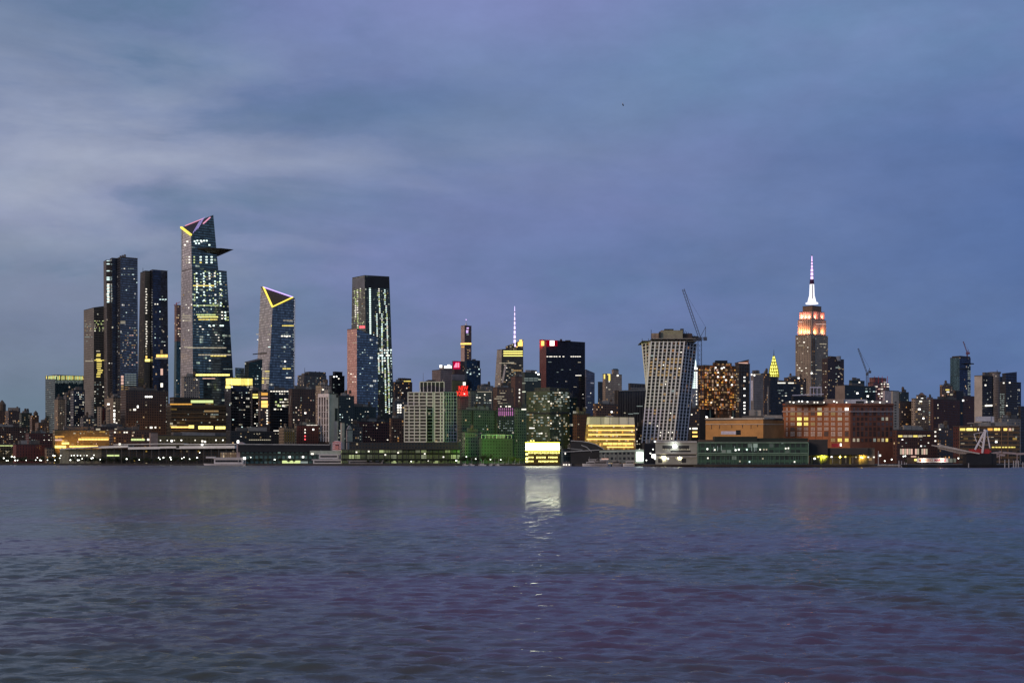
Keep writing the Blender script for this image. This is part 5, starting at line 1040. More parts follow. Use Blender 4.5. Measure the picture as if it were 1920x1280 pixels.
m = MB(); m.bar(t.on('R', 1812, 681, 4), t.on('R', 1824, 682, 4), 5, 1.8); m.bar(t.on('R', 1800, 692, .6), t.on('R', 1819, 691, .6), 1, 3); t.mb(m, 'hoist_platform', black); t.sc('R', 1815, 1819, 684, 740, 3, 3.6, .6, 'e', 1.6, 2, 3)
crane('tower_crane', 'small faint crane on the roof of the dark teal tower', 2365, 1813.5, 668, 661, (1806, 640), (1816, 662), (1815.5, 655), plain('crane_maroon', (.18, .08, .12)), 1.8)
t = B('apartment_block', 'black block with a tall zigzag of white lamps, below the dark teal tower', 'building', 1775, 1781, 1829, 741, 1880, fac('dark_maroon_brick', (.09, .04, .035)), cl=3); t.body(1790, 1793, 1806, 733, 1890, black, key='t', part='upper_storey')
for i, y in enumerate((738, 744, 751, 754, 766, 770, 775, 782, 787, 791, 797)): t.win('R', 1781.5 + (i % 3) * .6, y, 3.4 if i % 2 else 4.6, 3, 'w' if i % 2 else 'd', 'stair_lamp')
t.win('R', 1804.5, 749, 3, 3, 'W'); t.sc('R', 1790, 1826, 755, 798, 6, 6, .08, 'de', 2, 2.4, 3); t.sc('L', 1776, 1781, 745, 795, 3, 6, .3, 'w', 1.6, 2, 3)
# right pair
t = Thing('apartment_tower', 'black residential tower with a blank cream left wall and a round stair drum', 'building', 1841.5, 1780); THINGS.append(t)
t.body(1827, 1841.5, 1880, 704, 1780, fac('black_balcony_tower', (.03, .03, .035), glass=(.02, .02, .025), bay=3.4, fl=3.3, ww=.6, wh=.5, lit=.06, lc=(.9, .9, .8), pw=.5), lmat=fac('cream_blank_wall', (.5, .44, .37), lit=0, ww=0), th=40)
p = t.on('R', 1863, 760, -4); m = MB(); m.cyl(p.x, p.y, GZ, Z(698, 1780), 8.6, 8.6, 20); t.mb(m, 'stair_drum', fac('grey_drum', (.22, .2, .2), glass=(.03, .03, .03), bay=3, fl=3.3, ww=.45, wh=.45, lit=.04)); m = MB(); m.cyl(p.x + 1, p.y, Z(698, 1780), Z(695, 1780), 8.8, 8.8, 20); t.mb(m, 'drum_cap', dconc)
m = MB(); m.cyl(p.x + 5, p.y, Z(695, 1780), Z(691, 1780), .5, .5, 6); t.mb(m, 'antenna', steel)
for x, y in ((1846.5, 720.5), (1858, 758.5), (1877, 731)): t.win('R', x, y, 2.8, 2.8, 'w', off=9 if 1855 < x < 1872 else .2)
t.sc('R', 1843, 1852, 712, 790, 4, 6, .12, 'e', 1.6, 2, 3); t.clutter(1, 3)
t = Thing('apartment_tower', 'black curved glass tower with a grey lower flank at the far right', 'building', 1886, 1760); THINGS.append(t)
t.body(1874, 1886, 1908, 716, 1760, MATS['black_balcony_tower'], th=38); t.body(1879, 1886, 1906.5, (701, 700, 698), 1775, darkglass(0), key='t', base=717, part='upper_storey'); t.sc('L', 1875, 1885, 738, 790, 3, 3.4, .85, 'e', 1.8, 1.5, 3)
for x, y in ((1880.5, 716.5), (1892, 716), (1886.5, 759)): t.win('L' if x < 1885 else 'R', x, y, 2.8, 2.4, 'w')
t = B('apartment_tower', 'slim blue-black slab at the right side of the curved black tower', 'building', 1903, 1906, 1914.5, 717, 1850, darkglass(0), cl=0); t.sc('R', 1907, 1913, 730, 790, 3, 6, .3, 'ew', 1.4, 1.6, 3)
t = B('apartment_block', 'black block cut off by the right edge of the picture', 'building', 1909, 1914, 1960, 762, 1700, darkglass(1), cl=1); t.sc('R', 1915, 1950, 765, 860, 6, 6, .07, 'ew', 1.8, 2, 3)
t = B('apartment_block', 'low block with a pale green roof plant in front of the far right towers', 'building', 1872, 1878, 1914, 784, 1600, grey(3), cl=5)

# ---- brick warehouse
t = Thing('brick_warehouse', 'great red brick warehouse with rows of tall windows lit by the evening', 'building', 1594, 1330); THINGS.append(t)
bk_ = fac('deep_red_brick', (.46, .17, .07), lit=0, ww=0, wh=0)  # face towards the sunset: evening light put into a brighter brick colour
bkd = fac('deep_red_brick_shaded', (.33, .11, .055), lit=0, ww=0, wh=0)  # darker copy of the brick, shade put into its colour
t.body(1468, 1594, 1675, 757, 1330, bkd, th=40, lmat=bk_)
wp = plain('painted_evening_panes', (.75, .58, .48), .35, var=.3, scale=.6); wpd = plain('dull_panes', (.16, .12, .11), .3, var=.4, scale=.6)  # evening light is put into the colour of the brighter panes
rows = [(764, 5.4), (772.5, 6), (782, 6), (791.5, 6), (800.5, 6.2), (808.5, 9), (821.5, 6.2)]
def bigwin(f, x, y, w_, h, mat, cols=3):
    m = MB(); t.rect(m, f, x, y, w_, h, .14); o = m.build('window', mat, t.root)
    m = MB()
    for i in range(cols + 1): xx = x + w_ * i / cols; m.bar(t.on(f, xx, y, .3), t.on(f, xx, y + h, .3), .16)
    for i in range(3): yy = y + h * i / 2; m.bar(t.on(f, x, yy, .3), t.on(f, x + w_, yy, .3), .16)
    m.build('window_bars', plain('window_bars', (.2, .1, .07)), o)
    t.nw += 1
litset = {(2, 0): 'D', (2, 1): 'Y', (2, 2): 'y', (2, 7): 'd', (3, 1): 'Y', (3, 2): 'y', (3, 3): 'D', (1, 4): 'y', (0, 4): 'd', (0, 8): 'W', (1, 1): 'D', (1, 0): 'D', (6, 6): 'D', (6, 7): 'y', (6, 8): 'y', (1, 6): 'D'}
for ri, (y, h) in enumerate(rows):
    bigwin('L', 1473.5, y, 3.6, h, wp, 2)
    for ci in range(9):
        x = 1482 + ci * 12.65 if ci < 8 else 1584
        if ri == 6 and ci < 6: continue
        c = litset.get((ri, ci))
        if c is None and R.random() < .12: c = None; mt_ = wpd
        else: mt_ = wm(c) if c else wp
        bigwin('L', x, y, 8.6 if ci < 8 else 7, h, mt_)
    for ci in range(10):
        x = 1599 + ci * 7.7
        c = {(6, 0): 'd', (6, 1): 'd', (6, 5): 'e', (6, 6): 'D', (6, 7): 'd', (6, 8): 'y', (2, 8): 'd', (2, 7): 'e'}.get((ri, ci))
        bigwin('R', x, y, 4.6, h, wm(c) if c else (wpd if R.random() < .55 else darkglass(1)), 2)
m = MB(); m.bar(t.on('L', 1466.5, 771.2, .8), t.on('L', 1593.5, 771.2, .8), .9, 1.1); m.bar(t.on('R', 1594.5, 771.2, .8), t.on('R', 1674.5, 771.2, .8), .9, 1.1); t.mb(m, 'stone_band', plain('stone_band', (.5, .38, .34)))
m = MB(); m.bar(t.on('L', 1468, 758, .8), t.on('L', 1593.8, 758, .8), 1.3, 2.2); m.bar(t.on('R', 1594, 758, .8), t.on('R', 1675, 758, .8), 1.3, 2.2); t.mb(m, 'cornice', bkd)
m = MB()
for i in range(10): x = 1478.6 + i * 12.65 - .4; m.bar(t.on('L', x, 760, .35), t.on('L', x, 835, .35), .8, .7)
t.mb(m, 'pilasters', bk_)
t.box('roof_house', 1480, 1545, 751.5, 757.5, 1345, dconc, 20); t.box('roof_house', 1549, 1582, 748, 757.5, 1350, plain('pink_render', (.33, .24, .19)), 12); t.box('roof_house', 1583, 1626, 748.5, 757, 1356, plain('bluish_white', (.5, .52, .58)), 12); t.box('roof_house', 1628, 1660, 751, 757, 1362, conc, 12); t.box('roof_opening', 1605, 1620, 751.5, 755.5, 1355.6, black, 1)
for x in (1480, 1487, 1497, 1503, 1513, 1526, 1532, 1544, 1563, 1568, 1586, 1624, 1635, 1649, 1662): t.box('roof_lamp', x, x + 2.4, 751 + (x % 3), 753.2 + (x % 3), 1343, wm('W' if x % 2 else 'w'), 1)
t.box('doorway', 1560, 1574, 831, 838, 1290, redp, 2); t.box('door_lamp', 1575.5, 1578, 831, 836, 1288, wm('W'), 1)

# ---- tan terminal
t = Thing('warehouse', 'long blank orange-tan building with a cream parapet, left of the red brick warehouse', 'building', 1430, 1310); THINGS.append(t)
tt = fac('blank_orange_stucco_lit', (.62, .31, .09), lit=0, ww=0, wh=0, wr=.7)  # left wall: evening light put into a brighter stucco colour
t.body(1323, 1431, 1470, 786, 1310, fac('blank_orange_stucco_shaded', (.36, .17, .06), lit=0, ww=0, wh=0), th=55, lmat=tt)  # right wall: darker stucco copy, shade put into its colour
m = MB(); m.bar(t.on('L', 1322.5, 785, .5), t.on('L', 1430.5, 784.6, .5), 1.2, 1.5); m.bar(t.on('R', 1431.5, 784, .5), t.on('R', 1469, 783, .5), 1.2, 1.5); m.bar(t.on('L', 1323, 795, .4), t.on('L', 1430.5, 795, .4), .5, .7); m.bar(t.on('R', 1431.5, 795, .4), t.on('R', 1469, 795, .4), .5, .7); t.mb(m, 'parapet', plain('cream_parapet', (.55, .48, .38)))
m = MB()
for x in (1334, 1349, 1372, 1392, 1408, 1420): m.bar(t.on('L', x, 796, .3), t.on('L', x, 800 + x % 5, .3), .4)
t.mb(m, 'downpipe', steel)
t.box('roof_cabin', 1407, 1415, 768, 779, 1330, conc, 8); t.box('roof_cabin', 1418, 1427, 769, 782, 1335, plain('blank_cream', (.45, .4, .32)), 8); t.box('roof_cabin', 1395, 1430, 779, 785, 1328, dconc, 12); t.box('roof_cabin', 1431, 1466, 778, 784, 1330, conc, 10)
for x in (1324, 1371): m = MB(); t.rect(m, 'L', x, 781.5, 3, 3, .5); m.build('roof_lamp', wm('w'), t.root)
m = MB(); t.rect(m, 'L', 1352, 808, 36, 6, .2); m.build('pale_patch', plain('stair_white', (.45, .42, .42)), t.root); t.box('dark_cabin', 1381, 1389, 806, 815, 1240, black, 4)
t = B('lodge', 'small block of three amber floors at the foot of the leaning tower', 'building', 1292, 1296, 1310, 800, 1400, black, cl=0)
for y, w_ in ((801.5, 9.5), (808.5, 9), (816, 9.5)): t.win('R', 1298.4, y, w_, 3.2, 'O' if y > 805 else 'w')
t.win('R', 1294.4, 802, 2.6, 2.4, 'W') if t.inside('R', 1294.4, 802) else t.win('L', 1293, 802, 2.2, 2.4, 'W')
t = B('garage', 'dark brown block behind the leaning tower foot', 'building', 1282, 1288, 1330, 765, 1640, brown(1), cl=3); t.sc('R', 1290, 1322, 770, 820, 6, 6, .08, 'wd', 2, 2, 6)
t = B('garage', 'low dark block with a few white windows left of the leaning tower foot', 'building', 1188, 1193, 1212, 800, 1480, grey(2), cl=2); t.sc('R', 1194, 1211, 806, 858, 4.5, 5, .3, 'wWd', 2.2, 1.8, 6)

t = B('garage', 'low black quay building with three small lamps left of the pale pier house', 'building', 1204, 1208, 1236, 832, 1300, black, cl=2)
# ---- right shore low buildings
t = B('bus_garage', 'low brick hall with a row of square lit windows, right of the brick warehouse', 'building', 1674, 1682, 1758, 806, 1330, fac('dark_red_hall', (.12, .05, .035), lit=.03, ww=.3, pw=.7), cl=5)
for i in range(7): t.win('R', 1684.5 + i * 9.4 if i < 5 else 1731 + (i - 5) * 8, 815.5, 7.6 if i < 5 else 5, 3.6 if i < 5 else 2, 'd' if i % 3 else 'y')
for x in range(1688, 1739, 4):
    if x not in (1712, 1724): t.win('R', x, 841, 3, 10.5, 'k' if x % 8 else 'd')
t.sc('R', 1684, 1756, 823, 836, 7, 6, .3, 'dewW', 2.4, 1.8, 7)
for y in (808, 816, 825): t.win('R', 1752.5, y, 2.8, 2.6, 'w')
t = B('garage', 'black block with a mossy roof behind the white crane barge', 'building', 1752, 1760, 1790, 803, 1420, brown(3), cl=3); t.win('R', 1761, 800.5 + 3, 3, 2.6, 'w')
t = Thing('office_block', 'wide low building with amber top windows and a white framed roof box at far right', 'building', 1798, 1340); THINGS.append(t)
t.body(1787, 1798, 1912, 799, 1340, fac('ochre_banded', (.16, .10, .05), glass=(.04, .03, .02), bay=6, fl=4.4, ww=.95, wh=.5, lit=.06, lc=GOLD, pw=.35, grp=1), th=22, lmat=fac('oxblood_brick', (.10, .035, .03)))
for x, w_, c in ((1800, 10, 'y'), (1812.5, 11.5, 'Y'), (1826, 5, 'y'), (1834, 2.4, 'w'), (1852, 9, 'o'), (1864, 6, 'O'), (1871, 4, 'O'), (1882, 6.4, 'O'), (1892, 4, 'k'), (1898, 3, 'd')): t.win('R', x, 802.4, w_, 4.6, c)
t.sc('R', 1802, 1880, 812, 836, 8, 6, .3, 'DDde', 5, 1.8, 7); t.band('R', 1860, 1905, 837, 2.2, 'y', 6, 1.4); t.win('R', 1866, 826.5, 4, 3, 'W'); t.win('R', 1904, 817, 3, 3.4, 'e')
m = MB()
for y in (799, 809, 818, 826, 834): m.bar(t.on('R', 1799, y, .5), t.on('R', 1910, y, .5), .5, .8)
for x in (1799, 1836, 1878, 1890): m.bar(t.on('R', x, 800, .5), t.on('R', x, 860, .5), .7)
t.mb(m, 'floor_bands', plain('brown_bands', (.24, .15, .09)))
wb = plain('bluish_white', (.5, .52, .58)); t.box('roof_box', 1834, 1858, 780.5, 789.5, 1360, wb, 8); t.box('roof_box', 1858, 1864, 780.5, 797, 1362, wb, 8); t.box('roof_box', 1818, 1850, 792, 794, 1356, conc, 8); t.clutter(4, 9)

#@@SHORE@@
# ================================================================== the piers and the shore
pier = wood
def pier_deck(label, x0, x1, D0, D1, name='pier', ztop=1.6, piles=True):
    r = Thing(name, label, 'pier', (x0 + x1) / 2, D0, z=0)
    m = MB(); m.prism([(X(x0, D0), D0), (X(x1, D0), D0), (X(x1, D0) + (D1 - D0) * (X(x1, D0)) / D0 * .5, D1), (X(x0, D0) + (D1 - D0) * (X(x0, D0)) / D0 * .5, D1)], ztop - .7, ztop); m.build('deck', pier, r.root)
    if piles:
        m = MB(); n = int((X(x1, D0) - X(x0, D0)) / 3.5)
        for i in range(n + 1):
            xx = X(x0, D0) + .3 + (X(x1, D0) - X(x0, D0) - .6) * i / max(1, n)
            for yy in (D0 + .5, D0 + 5): m.cyl(xx, yy, -2, ztop - .7, .28, .24, 6, False)
        o = m.build('piles', black, r.root)
    return r
# green pier building
pier_deck('long dark timber pier under the green pier shed', 1306, 1622, 1075, 1110)
t = Thing('pier_shed', 'long dark green two storey pier shed with lamps in its open bays', 'building', 1420, 1085, z=1.6); THINGS.append(t)
gd_ = fac('dark_green_cladding', (.05, .12, .075), glass=(.015, .03, .022), bay=4.4, fl=5.2, ww=.8, wh=.6, lit=.06, lc=(.8, 1, .85), pw=.35, gr=.4)
t.body(None, 1308, 1516, 829, 1085, gd_, base=870, depth=20); 
m = MB()
for y, h in ((829.5, 1.5), (849.5, 1.6), (853, .9)): m.bar(t.on('R', 1308.5, y, .9), t.on('R', 1515.5, y, .9), 1.2, h * .6)
for x in (1308.6, 1515.4): m.bar(t.on('R', x, 830, .9), t.on('R', x, 868, .9), .8)
t.mb(m, 'fascia', plain('pale_green_fascia', (.16, .26, .18)))
m = MB()
for i in range(24): x = 1316 + i * 8.6; m.bar(t.on('R', x, 853, .5), t.on('R', x, 868, .5), .35)
t.mb(m, 'columns', plain('green_columns', (.1, .2, .14)))
for x, y, c in ((1325, 840, 'W'), (1339, 841.5, 'w'), (1378, 842, 'W'), (1384, 841, 'W'), (1399, 841, 'C'), (1424, 841, 'w'), (1431, 841, 'd'), (1436, 841, 'd'), (1472, 839, 'w'), (1477, 838.5, 'w'), (1488.5, 864, 'w'), (1404, 864, 'c'), (1326, 857, 'w'), (1386, 863, 'd'), (1429, 858, 'd')): t.win('R', x, y, 2.6, 2.8, c, 'pier_lamp', .6)
for x in (1338, 1345, 1352, 1377, 1409, 1414, 1417): t.win('R', x, 835 + x % 4, 1.0, 9, 'e', 'lit_glazing', .4)
t.box('roof_plant', 1340, 1420, 818, 829, 1092, plain('hedge_dark', (.02, .03, .02)), 10); t.box('roof_plant', 1420, 1515, 821, 829, 1094, plain('hedge_dark', (.02, .03, .02)), 9); t.box('roof_plant', 1311, 1341, 824, 829, 1093, wood, 8)
t.win('R', 1465, 826.5 + 3, 4, 1.8, 'e') 
t = Thing('pier_shed', 'black sheds with a lit yellow arcade beneath, right of the green pier shed', 'building', 1560, 1090, z=1.6); THINGS.append(t)
t.body(None, 1516, 1552, 825, 1088, black, base=853, depth=22); t.body(None, 1551, 1627, 841, 1089, black, base=852, key='b', depth=20); t.body(None, 1626, 1640, 841, 1090, plain('brown_gable', (.14, .11, .08)), base=870, key='c', depth=16)
t.body(None, 1517, 1627, 852, 1100, fac('ochre_arcade', (.3, .26, .06), glass=(.05, .04, .02), bay=8, fl=9, ww=.8, wh=.8, lit=0), base=870, key='d', depth=6, roof=False)
m = MB()
for x in (1521, 1536, 1561, 1574, 1586, 1599): m.bar(P(x, 868, 1089), P(x, 853, 1089), .4)
t.mb(m, 'arcade_posts', conc)
for x, y, c in ((1533, 855.5, 'Y'), (1558, 855.5, 'W'), (1584, 855.5, 'Y'), (1604, 856, 'd'), (1613, 856, 'w'), (1627, 856, 'w'), (1637.5, 856, 'w')): t.box('arcade_lamp', x, x + 2.6, y - .6, y + 1.8, 1087, wm(c), .8)
for x in (1608, 1622, 1632): t.box('lit_bay', x - 3, x + 3, 858, 863, 1094 if x < 1626 else 1089, wm('D' if x != 1622 else 'o'), .5)
lamp(t.root, 'arcade_light', P(1545, 856, 1094), 900, (.9, 1, .2), 1, back=0); lamp(t.root, 'arcade_light', P(1575, 856, 1094), 900, (1, .95, .3), 1, back=0); lamp(t.root, 'arcade_light', P(1618, 857, 1086), 700, (1, .6, .2), 1, back=0)
for x in (1537, 1541, 1547, 1549): t.box('high_lamp', x - 1, x + 1.4, 845, 847.5, 1087.5, wm('e'), .5)
# white pier head
pier_deck('broad pier under the pale grey pier head house', 1206, 1308, 1120, 1150)
t = Thing('pier_head_house', 'pale two storey pier house with a round glowing lamp and a row of lamps', 'building', 1265, 1124, z=1.6); THINGS.append(t)
t.body(None, 1229, 1307, 827, 1124, plain('pale_grey_boards', (.34, .35, .30), var=.15), base=870, depth=20)
m = MB()
for y, h in ((828, 1.3), (848.8, 1.0), (855.5, .9)): m.bar(t.on('R', 1229, y, .7), t.on('R', 1306.5, y, .7), 1.0, h)
t.mb(m, 'string_course', plain('pale_course', (.5, .5, .47)))
m = MB(); t.rect(m, 'R', 1242, 835, 18, 6, .2); t.rect(m, 'R', 1272, 835, 20, 6.5, .2); t.rect(m, 'R', 1231, 852, 74, 2.6, .2); t.rect(m, 'R', 1257, 844, 38, 3, .2); m.build('gallery_openings', darkglass(1), t.root)
m = MB(); t.rect(m, 'R', 1234, 859, 8, 8, .2); t.rect(m, 'R', 1278, 859, 8.5, 8, .2); m.build('doorways', black, t.root)
for i, x in enumerate((1243, 1247, 1250, 1256, 1273, 1277, 1280, 1284, 1289, 1292)): t.win('R', x, 840.6, .9, 2.6, 'd', 'glowing_baluster', .5)  # these posts glow by themselves though they are no lamps
p = t.on('R', 1265.6, 836.2, 1.2); m = MB(); 
for k_ in range(20):
    a0, a1 = 2 * pi * k_ / 20, 2 * pi * (k_ + 1) / 20; rr = 4.3 * 1124 / F
    m.poly([p + Vector((0, -.25, 0)), p + Vector((cos(a0) * rr, -.25, sin(a0) * rr)), p + Vector((cos(a1) * rr, -.25, sin(a1) * rr))]); m.poly([p + Vector((cos(a0) * rr, -.25, sin(a0) * rr)), p + Vector((cos(a0) * rr, .9, sin(a0) * rr)), p + Vector((cos(a1) * rr, .9, sin(a1) * rr)), p + Vector((cos(a1) * rr, -.25, sin(a1) * rr))])
m.build('round_lamp', glow('round_lamp_glow', (.97, 1, .98), 3.0, True), t.root)
for x in (1228, 1242.5, 1252.5, 1264.5, 1276, 1287.5, 1299.5): t.box('wall_lamp', x - 1.3, x + 1.5, 857.8, 861, 1122.6, wm('W'), .6)
t.box('wall_lamp', 1222, 1229, 851, 858, 1122, wm('W'), .8); t.box('wall_lamp', 1226.5, 1229.5, 826, 828.5, 1122, wm('W'), .8)
lamp(t.root, 'wall_light', P(1245, 858, 1120), 500, (1, .9, .6), 1, back=0); lamp(t.root, 'wall_light', P(1275, 858, 1120), 500, (1, .9, .6), 1, back=0); lamp(t.root, 'wall_light', P(1265, 836, 1116), 500, (.95, 1, .95), 1, back=0)
# marina pavilion
t = Thing('pavilion', 'low dark glass pavilion roof with a swooping pale edge in front of the golden building', 'building', 1100, 1260); THINGS.append(t)
pts = [(1070, 826), (1090, 827), (1104, 829), (1118, 833), (1130, 840), (1136, 846)]
m = MB()
for (a, ya), (b, yb) in zip(pts, pts[1:]):
    A0, B0 = P(a, ya, 1262), P(b, yb, 1262); A1, B1 = A0 + Vector((0, 24, 0)), B0 + Vector((0, 24, 0))
    m.poly([A0, B0, B1, A1]); m.poly([(A0.x, A0.y, GZ), (B0.x, B0.y, GZ), B0, A0])
t.mb(m, 'dark_shell', darkglass(1))
m = MB()
for (a, ya), (b, yb) in zip(pts, pts[1:]): m.bar(P(a, ya, 1261), P(b, yb, 1261), .8)
for (a, ya), (b, yb) in zip([(1090, 834), (1100, 838), (1108, 845)], [(1100, 838), (1108, 845), (1109, 847)]): m.bar(P(a, ya, 1260), P(b, yb, 1260), .7)
m.bar(P(1056, 847, 1259), P(1125, 843, 1259), .7); m.bar(P(1064, 840, 1260), P(1092, 843, 1260), .5); t.mb(m, 'roof_edge', plain('pale_edge', (.4, .42, .42)))
t = Thing('pavilion', 'long low grey hall with a pale cornice beside the tall white glowing panel', 'building', 1160, 1240); THINGS.append(t)
t.body(None, 1124, 1192, 844, 1240, fac('grey_hall', (.2, .22, .2), glass=(.02, .02, .02), bay=4, fl=5, ww=.6, wh=.5, lit=.08, lc=(.9, .9, .8), pw=.4), base=868, depth=14)
m = MB(); m.bar(t.on('R', 1124, 846, .7), t.on('R', 1191.5, 845, .7), 1.2, 1.8); m.bar(t.on('R', 1191, 845, .7), t.on('R', 1191, 866, .7), .8); t.mb(m, 'cornice', plain('pale_green_cornice', (.4, .48, .4)))
t = Thing('light_panel', 'tall softly glowing white panel on the quay between two piers', 'screen', 1198, 1190); THINGS.append(t)
t.box('frame', 1191.5, 1207, 842, 868, 1191, plain('pale_green_cornice', (.4, .48, .4)), 3); m = MB(); m.box(X(1193.5, 1190), X(1206, 1190), 1189.6, 1190.8, Z(864.5, 1190), Z(847, 1190)); m.build('lit_face', glow('panel_white', (.88, 1, .92), 3.0, True), t.root)
t = B('glass_hall', 'round fronted dark teal glass hall just right of the bright boat', 'building', 1052, 1056, 1092, 842, 1262, fac('teal_hall_glass', (.06, .09, .09), glass=(.07, .11, .12), bay=3, fl=5, ww=.9, wh=.8, lit=.0, gm=.6), cl=2); t.win('R', 1059, 848, 2, 3.6, 'w')

# ---- the blazing boat
t = Thing('showboat', 'three deck boat ablaze with yellow lights under a long white glowing roof sign', 'boat', 1017, 1285, z=0); THINGS.append(t)
D_ = 1285
m = MB(); xl, xr = X(984, D_), X(1050, D_)
sec = [(-.4, .6, 0), (0, .5, 0), (2.0, 0, 0)]
lo = [(xl + 1.5, D_ + 1, -.8), (xr - 2.5, D_ + 1, -.8), (xr - .5, D_ + 7, -.8), (xr - 2.5, D_ + 13, -.8), (xl + 1.5, D_ + 13, -.8)]
hi_ = [(xl, D_, 1.9), (xr - 1.5, D_, 1.9), (xr + 1, D_ + 7, 2.2), (xr - 1.5, D_ + 14, 1.9), (xl, D_ + 14, 1.9)]
m.loft(lo, hi_, True, True); t.mb(m, 'hull', plain('dark_hull', (.05, .045, .03)))
yc = fac('yellow_glow_saloon', (.09, .065, .015), glass=(.12, .08, .012), bay=2.4, fl=3.0, ww=.6, wh=.5, lit=.0)  # yellow lamp glow is put into the saloon's colour
t.body(None, 987, 1048.5, 845.5, D_ + 2, yc, base=871, depth=10, part='saloon', roof=False)
m = MB()
for y in (845, 853, 861, 868.6): m.box(X(984.6, D_), X(1049.5, D_), D_ + .2, D_ + 13, Z(y + .6, D_), Z(y, D_))
t.mb(m, 'deck_edges', plain('deck_yellow', (.2, .15, .03)))
m = MB()
for x in range(985, 1050, 5): m.bar(P(x, 869, D_ + .4), P(x, 846, D_ + .4), .16)
t.mb(m, 'deck_posts', plain('deck_yellow', (.2, .15, .03)))
yl = glow('boat_bulb_yellow', (1, .9, .28), 2.8, False); r = random.Random(9)
for y, n_ in ((847, 16), (855.5, 15), (863, 15)):
    for i in range(n_):
        x = 991 + i * 3.75
        if y == 855.5 and i in (3, 9) or y == 863 and i in (3, 4): continue
        m = MB(); m.box(X(x, D_), X(x + 1.75, D_), D_ + .6, D_ + 1.4, Z(y + 2.6 + r.random(), D_), Z(y, D_)); m.build('deck_lamp', yl, t.root)
for y in (849, 857, 862.5): m = MB(); m.box(X(985.5, D_), X(990, D_), D_ + .3, D_ + 1.2, Z(y + 4, D_), Z(y, D_)); m.build('deck_lamp', yl, t.root)
m = MB(); m.box(X(985.5, D_), X(1049, D_), D_ - .2, D_ + 3, Z(843.6, D_), Z(831.2, D_)); t.mb(m, 'roof_sign', glow('roof_sign_glow', (1, 1, .74), 13.0, True))
m = MB(); m.bar(P(984.8, 844.7, D_), P(1049.6, 844.7, D_), 1.1); m.bar(P(984.8, 829.8, D_), P(1049.6, 829.8, D_), 1.2); t.mb(m, 'sign_halo', glow('halo_yellow', (1, .95, .05), 2.4))  # added glowing bars stand in for the yellow halo round the sign
for i in range(8): m = MB(); x = 987.5 + i * 7.6; m.box(X(x, D_), X(x + 6.6, D_), D_ - .3, D_ + .2, Z(876.2, D_), Z(873.4, D_)); m.build('waterline_lamp', glow('waterline_white', (1, 1, .85), 5.0, True), t.root)
for x in (994, 999): m = MB(); m.box(X(x, D_), X(x + 3, D_), D_ + 2, D_ + 3, Z(827.5, D_), Z(824.6, D_)); m.build('mast_lamp', wm('Y'), t.root)
m = MB()
for x in (995, 1001, 1040): m.bar(P(x, 831, D_ + 3), P(x, 823.5, D_ + 3), .3)
t.mb(m, 'masts', steel)
for x, e, c in ((972, 14000, (.35, 1, .05)), (1000, 26000, (.75, 1, .08)), (1030, 16000, (1, .85, .1))): lamp(t.root, 'sign_light', P(x, 829, D_ + 16), e, c, 3, back=22)

# ---- added floodlight masts, put in to give the green glow on the quay
for i, (x, D_, e) in enumerate(((902, 1392, 15000), (930, 1388, 30000), (955, 1384, 34000), (877, 1396, 9000))):
    t = Thing('floodlight', 'added green floodlight on the dark quay, ' + ('between the trees left of the low pale block', 'in front of the low pale block', 'nearest to the blazing boat', 'farthest from the blazing boat')[i], 'floodlight', x, D_)
    m = MB(); xx = X(x, D_); m.cyl(xx, D_, GZ, GZ + 4, .12, .1, 6); t.mb(m, 'pole', steel)
    m = MB(); m.box(xx - .4, xx + .4, D_ - .2, D_ + .2, GZ + 4, GZ + 4.4); t.mb(m, 'lamp_head', glow('green_lens', (.1, 1, .2), .8))
    lamp(t.root, 'added_green_light', (xx, D_ + 1.2, GZ + 5), e * .10, (.03, 1, .06), 1, back=28)

for x, D_, zz, e, c in ((870, 1575, 14, 9000, (.02, 1, .05)), (900, 1570, 16, 16000, (.03, 1, .05)), (928, 1570, 16, 26000, (.05, 1, .05)), (955, 1570, 12, 30000, (.2, 1, .05)), (845, 1440, 6, 6000, (.03, 1, .05))):
    lamp(t.root, 'added_green_light', (X(x, D_), D_, zz), e * .035, c, 2, back=8)  # more added lights, without masts, to wash the blocks behind in green
lt_ = bpy.data.objects.get('low_mall')
for x, D_, e in ((112, 1592, 2600), (140, 1592, 3200), (170, 1592, 3200), (198, 1592, 2000), (340, 1700, 2200), (395, 1700, 2200), (300, 1780, 1800), (250, 1780, 1800)):
    lamp(lt_, 'added_street_glow', (X(x, D_), D_, Z(838 if D_ < 1650 else 812, D_)), e, (1, .5, .12), 1.5, back=10)  # added lights without fixtures, giving an orange street glow
# ---- left shore: long white canopy, steps, halls, boats
t = Thing('canopy', 'long low white canopy roof along the left shore, curving up at its right end', 'building', 280, 1490); THINGS.append(t)
wc_ = plain('canopy_white', (.85, .84, .78), .6, var=.12)
m = MB()
for (a, ya, b, yb, h) in ((112, 841, 190, 836, 1.4), (185, 836.5, 240, 834.5, 3.8), (212, 832.5, 300, 831, 1.2), (240, 838, 300, 837, 4.2), (300, 836.6, 336, 836, 3.8), (330, 836, 440, 835, 5), (300, 831, 345, 831, 1.4), (345, 832, 442, 831.5, 1.4)):
    A0, B0 = P(a, ya, 1486), P(b, yb, 1486); hh = h * 1486 / F
    m.loft([A0 - Vector((0, 0, hh)), B0 - Vector((0, 0, hh)), B0 + Vector((0, 22, -hh)), A0 + Vector((0, 22, -hh))], [A0, B0, B0 + Vector((0, 22, 0)), A0 + Vector((0, 22, 0))], True, True)
t.mb(m, 'canopy_slab', wc_)
m = MB()
for x in range(116, 440, 14): m.bar(P(x, 869, 1488), P(x, 838, 1488), .5)
